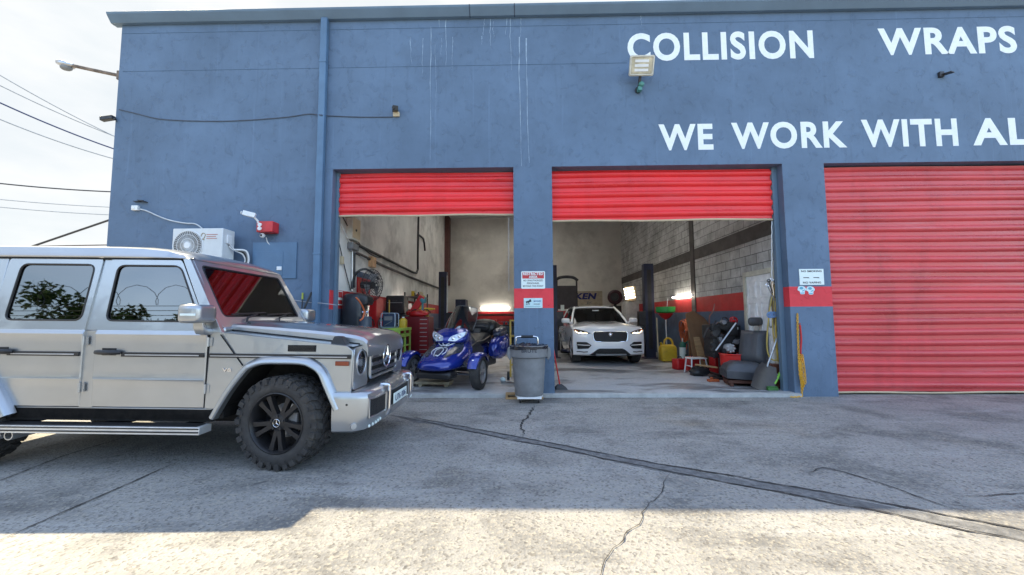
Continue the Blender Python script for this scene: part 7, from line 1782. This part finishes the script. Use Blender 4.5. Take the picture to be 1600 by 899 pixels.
for i_, (x0, y0, x1, y1) in enumerate(((1201,439,1207,458),(1206,437,1209,462),(1212,440,1211,466),(1199,446,1210,470))):
    k = MB(); a, e = at(x0,y0,7.68), at(x1,y1,7.70); k.tube([a,e],0.010,6); d_ = (a-e).normalized(); u_, w_ = k.frame(d_)
    k.torus(a, u_, 0.028, 0.010, 12, 5); tag(k.build('spanner', M['chrome' if i_ % 2 else 'darksteel']), ('dark spanner at the far left of the tools hung with the hoses','bright spanner hung upright with the hoses','dark spanner hung nearest the jamb with the hoses','bright spanner hung slanting below the others')[i_], 'spanner', 'spanners hung with the hoses')
k = MB(); 
for i_ in range(3): a = at(1203+3*i_, 492, 7.66); k.torus(a, (0,1,0.3), 0.05, 0.014, 14, 5)
tag(k.build('blue_clamps', mat('pale_blue_clamp',(0.16,0.28,0.50),0.4)), 'pale blue cable ties round the hanging hoses', 'ties')
k = MB(); k.box(X1-0.04,7.70,at(1214,440,7.72).z-0.02,X1+0.0,7.76,at(1214,440,7.72).z+0.05); k.tube([Vector((X1-0.02,7.73,at(1214,440,7.72).z)), at(1213,441,7.73)],0.014,6); tag(k.build('wall_hook', M['steel']), 'steel hook that carries the hose bundle', 'hook')
gbm = thing('green_brush', 'short brush with a bright green handle leaning at the right jamb', 'brush', (0,0,0))
a, e = at(1208,604,7.60), at(1229,564,7.66)
b = MB(); b.tube([a.lerp(e,0.10), a.lerp(e,0.55)],0.022,8); b.build('grip', mat('bright_green_grip',(0.20,0.48,0.05),0.4), gbm)
b = MB(); b.tube([a.lerp(e,0.55), e],0.016,8); b.build('shaft', M['steel'], gbm)
b = MB(); b.T = Matrix.Translation((a.x-0.03,a.y,floor_z(7.6))); b.box(-0.09,-0.05,0.0,0.10,0.05,0.05); b.box(-0.08,-0.04,0.05,0.09,0.04,0.075); b.build('brush_head', mat('dark_green_bristle',(0.05,0.16,0.04),0.7), gbm, bevel=0.008)
k = MB(); k.T = Matrix.Translation((4.80,7.80,floor_z(7.8))); k.box(-0.07,-0.05,0,0.08,0.10,0.45); k.box(-0.05,-0.055,0.30,0.06,-0.0505,0.38)
tag(k.build('rusty_can', mat('rusty_brown_can',(0.14,0.05,0.03),0.6,0.1,0.3,9), bevel=0.015), 'rusty brown can standing under the hanging hoses', 'can')
k = MB(); k.T = Matrix.Translation((4.66,7.72,floor_z(7.7))); k.obox((-0.06,-0.04,0.13),(0.06,0.05,0.42),(0,R(58),R(10))); k.obox((0.10,-0.05,0.24),(0.10,0.07,0.08),(0,R(30),0))
tag(k.build('scrap_bracket', M['grey'], bevel=0.01), 'grey bent metal bracket lying behind the plastic shovel', 'bracket')
k = MB(); k.T = Matrix.Translation((3.98,8.55,floor_z(8.5))); k.box(-0.10,-0.06,0.0,0.12,0.05,0.05); k.cyl((-0.02,0,0.05),(-0.02,0,0.09),0.03,n=10)
tag(k.build('small_tool', mat('orange_tool',(0.45,0.10,0.03),0.5), bevel=0.01), 'small orange tool on the floor in front of the grey seat', 'tool')

# ---- more clutter of the shop
for i_ in range(9):
    k = MB(); rr = random.Random(60+i_); n_ = 10
    k.tube(smooth_path([(0.10*math.cos(2*math.pi*j/n_*1.7)*rr.uniform(.6,1.2), 0.05*math.sin(j*1.3), 0.10+0.09*math.sin(2*math.pi*j/n_*1.7)*rr.uniform(.6,1.2)) for j in range(n_)],4), rr.uniform(0.008,0.018), 5)
    x, y, z = ((-2.75,10.45,TT),(-2.60,10.40,TT),(-2.45,10.50,TT),(-3.2,9.3,BT),(-3.35,9.0,BT),(4.62,9.2,floor_z(9)+1.14),(4.30,9.6,floor_z(9.6)),(4.72,9.0,floor_z(9)+1.14),(4.75,8.4,floor_z(8.4)))[i_]
    tag(k.build('cable_tangle', (M['black'],M['orange'],M['black'],M['grey'],M['black'],M['darksteel'],M['black'],M['red'],M['black'])[i_], loc=(x,y,z)), ('black cable tangle on the left of the red tool chest top','orange cable tangle in the middle of the red tool chest top','black cable tangle on the right of the red tool chest top','grey cable tangle on the green workbench behind the charger','black cable tangle at the wall end of the green workbench','dark hose tangle on top of the black speaker cabinet','black cable tangle on the floor by the oily rags','red cable tangle at the near end of the speaker cabinet top','black cable tangle on the floor behind the grey car seat')[i_], 'cable')
for i_, (x, y, z, m_, lb) in enumerate(((-3.25,9.35,BT,'darksteel','dark cordless drill lying on the green workbench'),(-2.42,10.62,TT,'yellow','yellow drill standing on the red tool chest'))):
    k = MB(); k.T = Matrix.Translation((x,y,z)); k.cyl((-0.10,0,0.20),(0.12,0,0.20),0.04,0.03,12); k.obox((-0.05,0,0.10),(0.05,0.05,0.18),(0,R(12),0)); k.box(-0.11,-0.04,0.0,0.02,0.04,0.06); k.cyl((0.12,0,0.20),(0.18,0,0.20),0.018,n=8)
    tag(k.build('power_drill', M[m_], bevel=0.006), lb, 'drill')
for i_, (px0, py0, px1, py1, sag) in enumerate(((533,350,573,405,0.3),(536,340,600,402,0.5),(530,380,548,455,0.05))):
    a, e = onleft(px0,py0,0.03), onleft(px1,py1,0.04); P_ = [a.lerp(e,t/14)-Vector((0,0,sag*4*(t/14)*(1-t/14)*0.5)) for t in range(15)]
    k = MB(); k.tube(P_, 0.010, 5); tag(k.build('loose_cable', M['black' if i_ else 'white']), ('loose white cable drooping to the orange beige switch box','loose black cable drooping along the plaster wall from the doorway','loose black cable hanging straight down at the left door jamb')[i_], 'cable')
k = MB(); k.tube(smooth_path([at(532,337,8.0), at(545,340,8.0), at(560,333.5,7.75), at(600,331.5,7.72), at(660,332,7.72)],5), 0.016, 6); tag(k.build('door_rope', M['beige']), 'pale rope strung under the bottom of the narrow red roller door', 'rope')
t = thing('tyre_stack', 'pair of dark tyres stacked against the back wall of the right bay', 'tyres', (2.6, 18.6, floor_z(18.6)))
for i_ in range(2):
    b = MB(); b.lathe([(0.20,0),(0.30,0.0),(0.34,0.05),(0.34,0.17),(0.30,0.22),(0.20,0.22),(0.20,0)], (0,0,0.225*i_), n=28); b.build('tyre', M['rubber'], t)
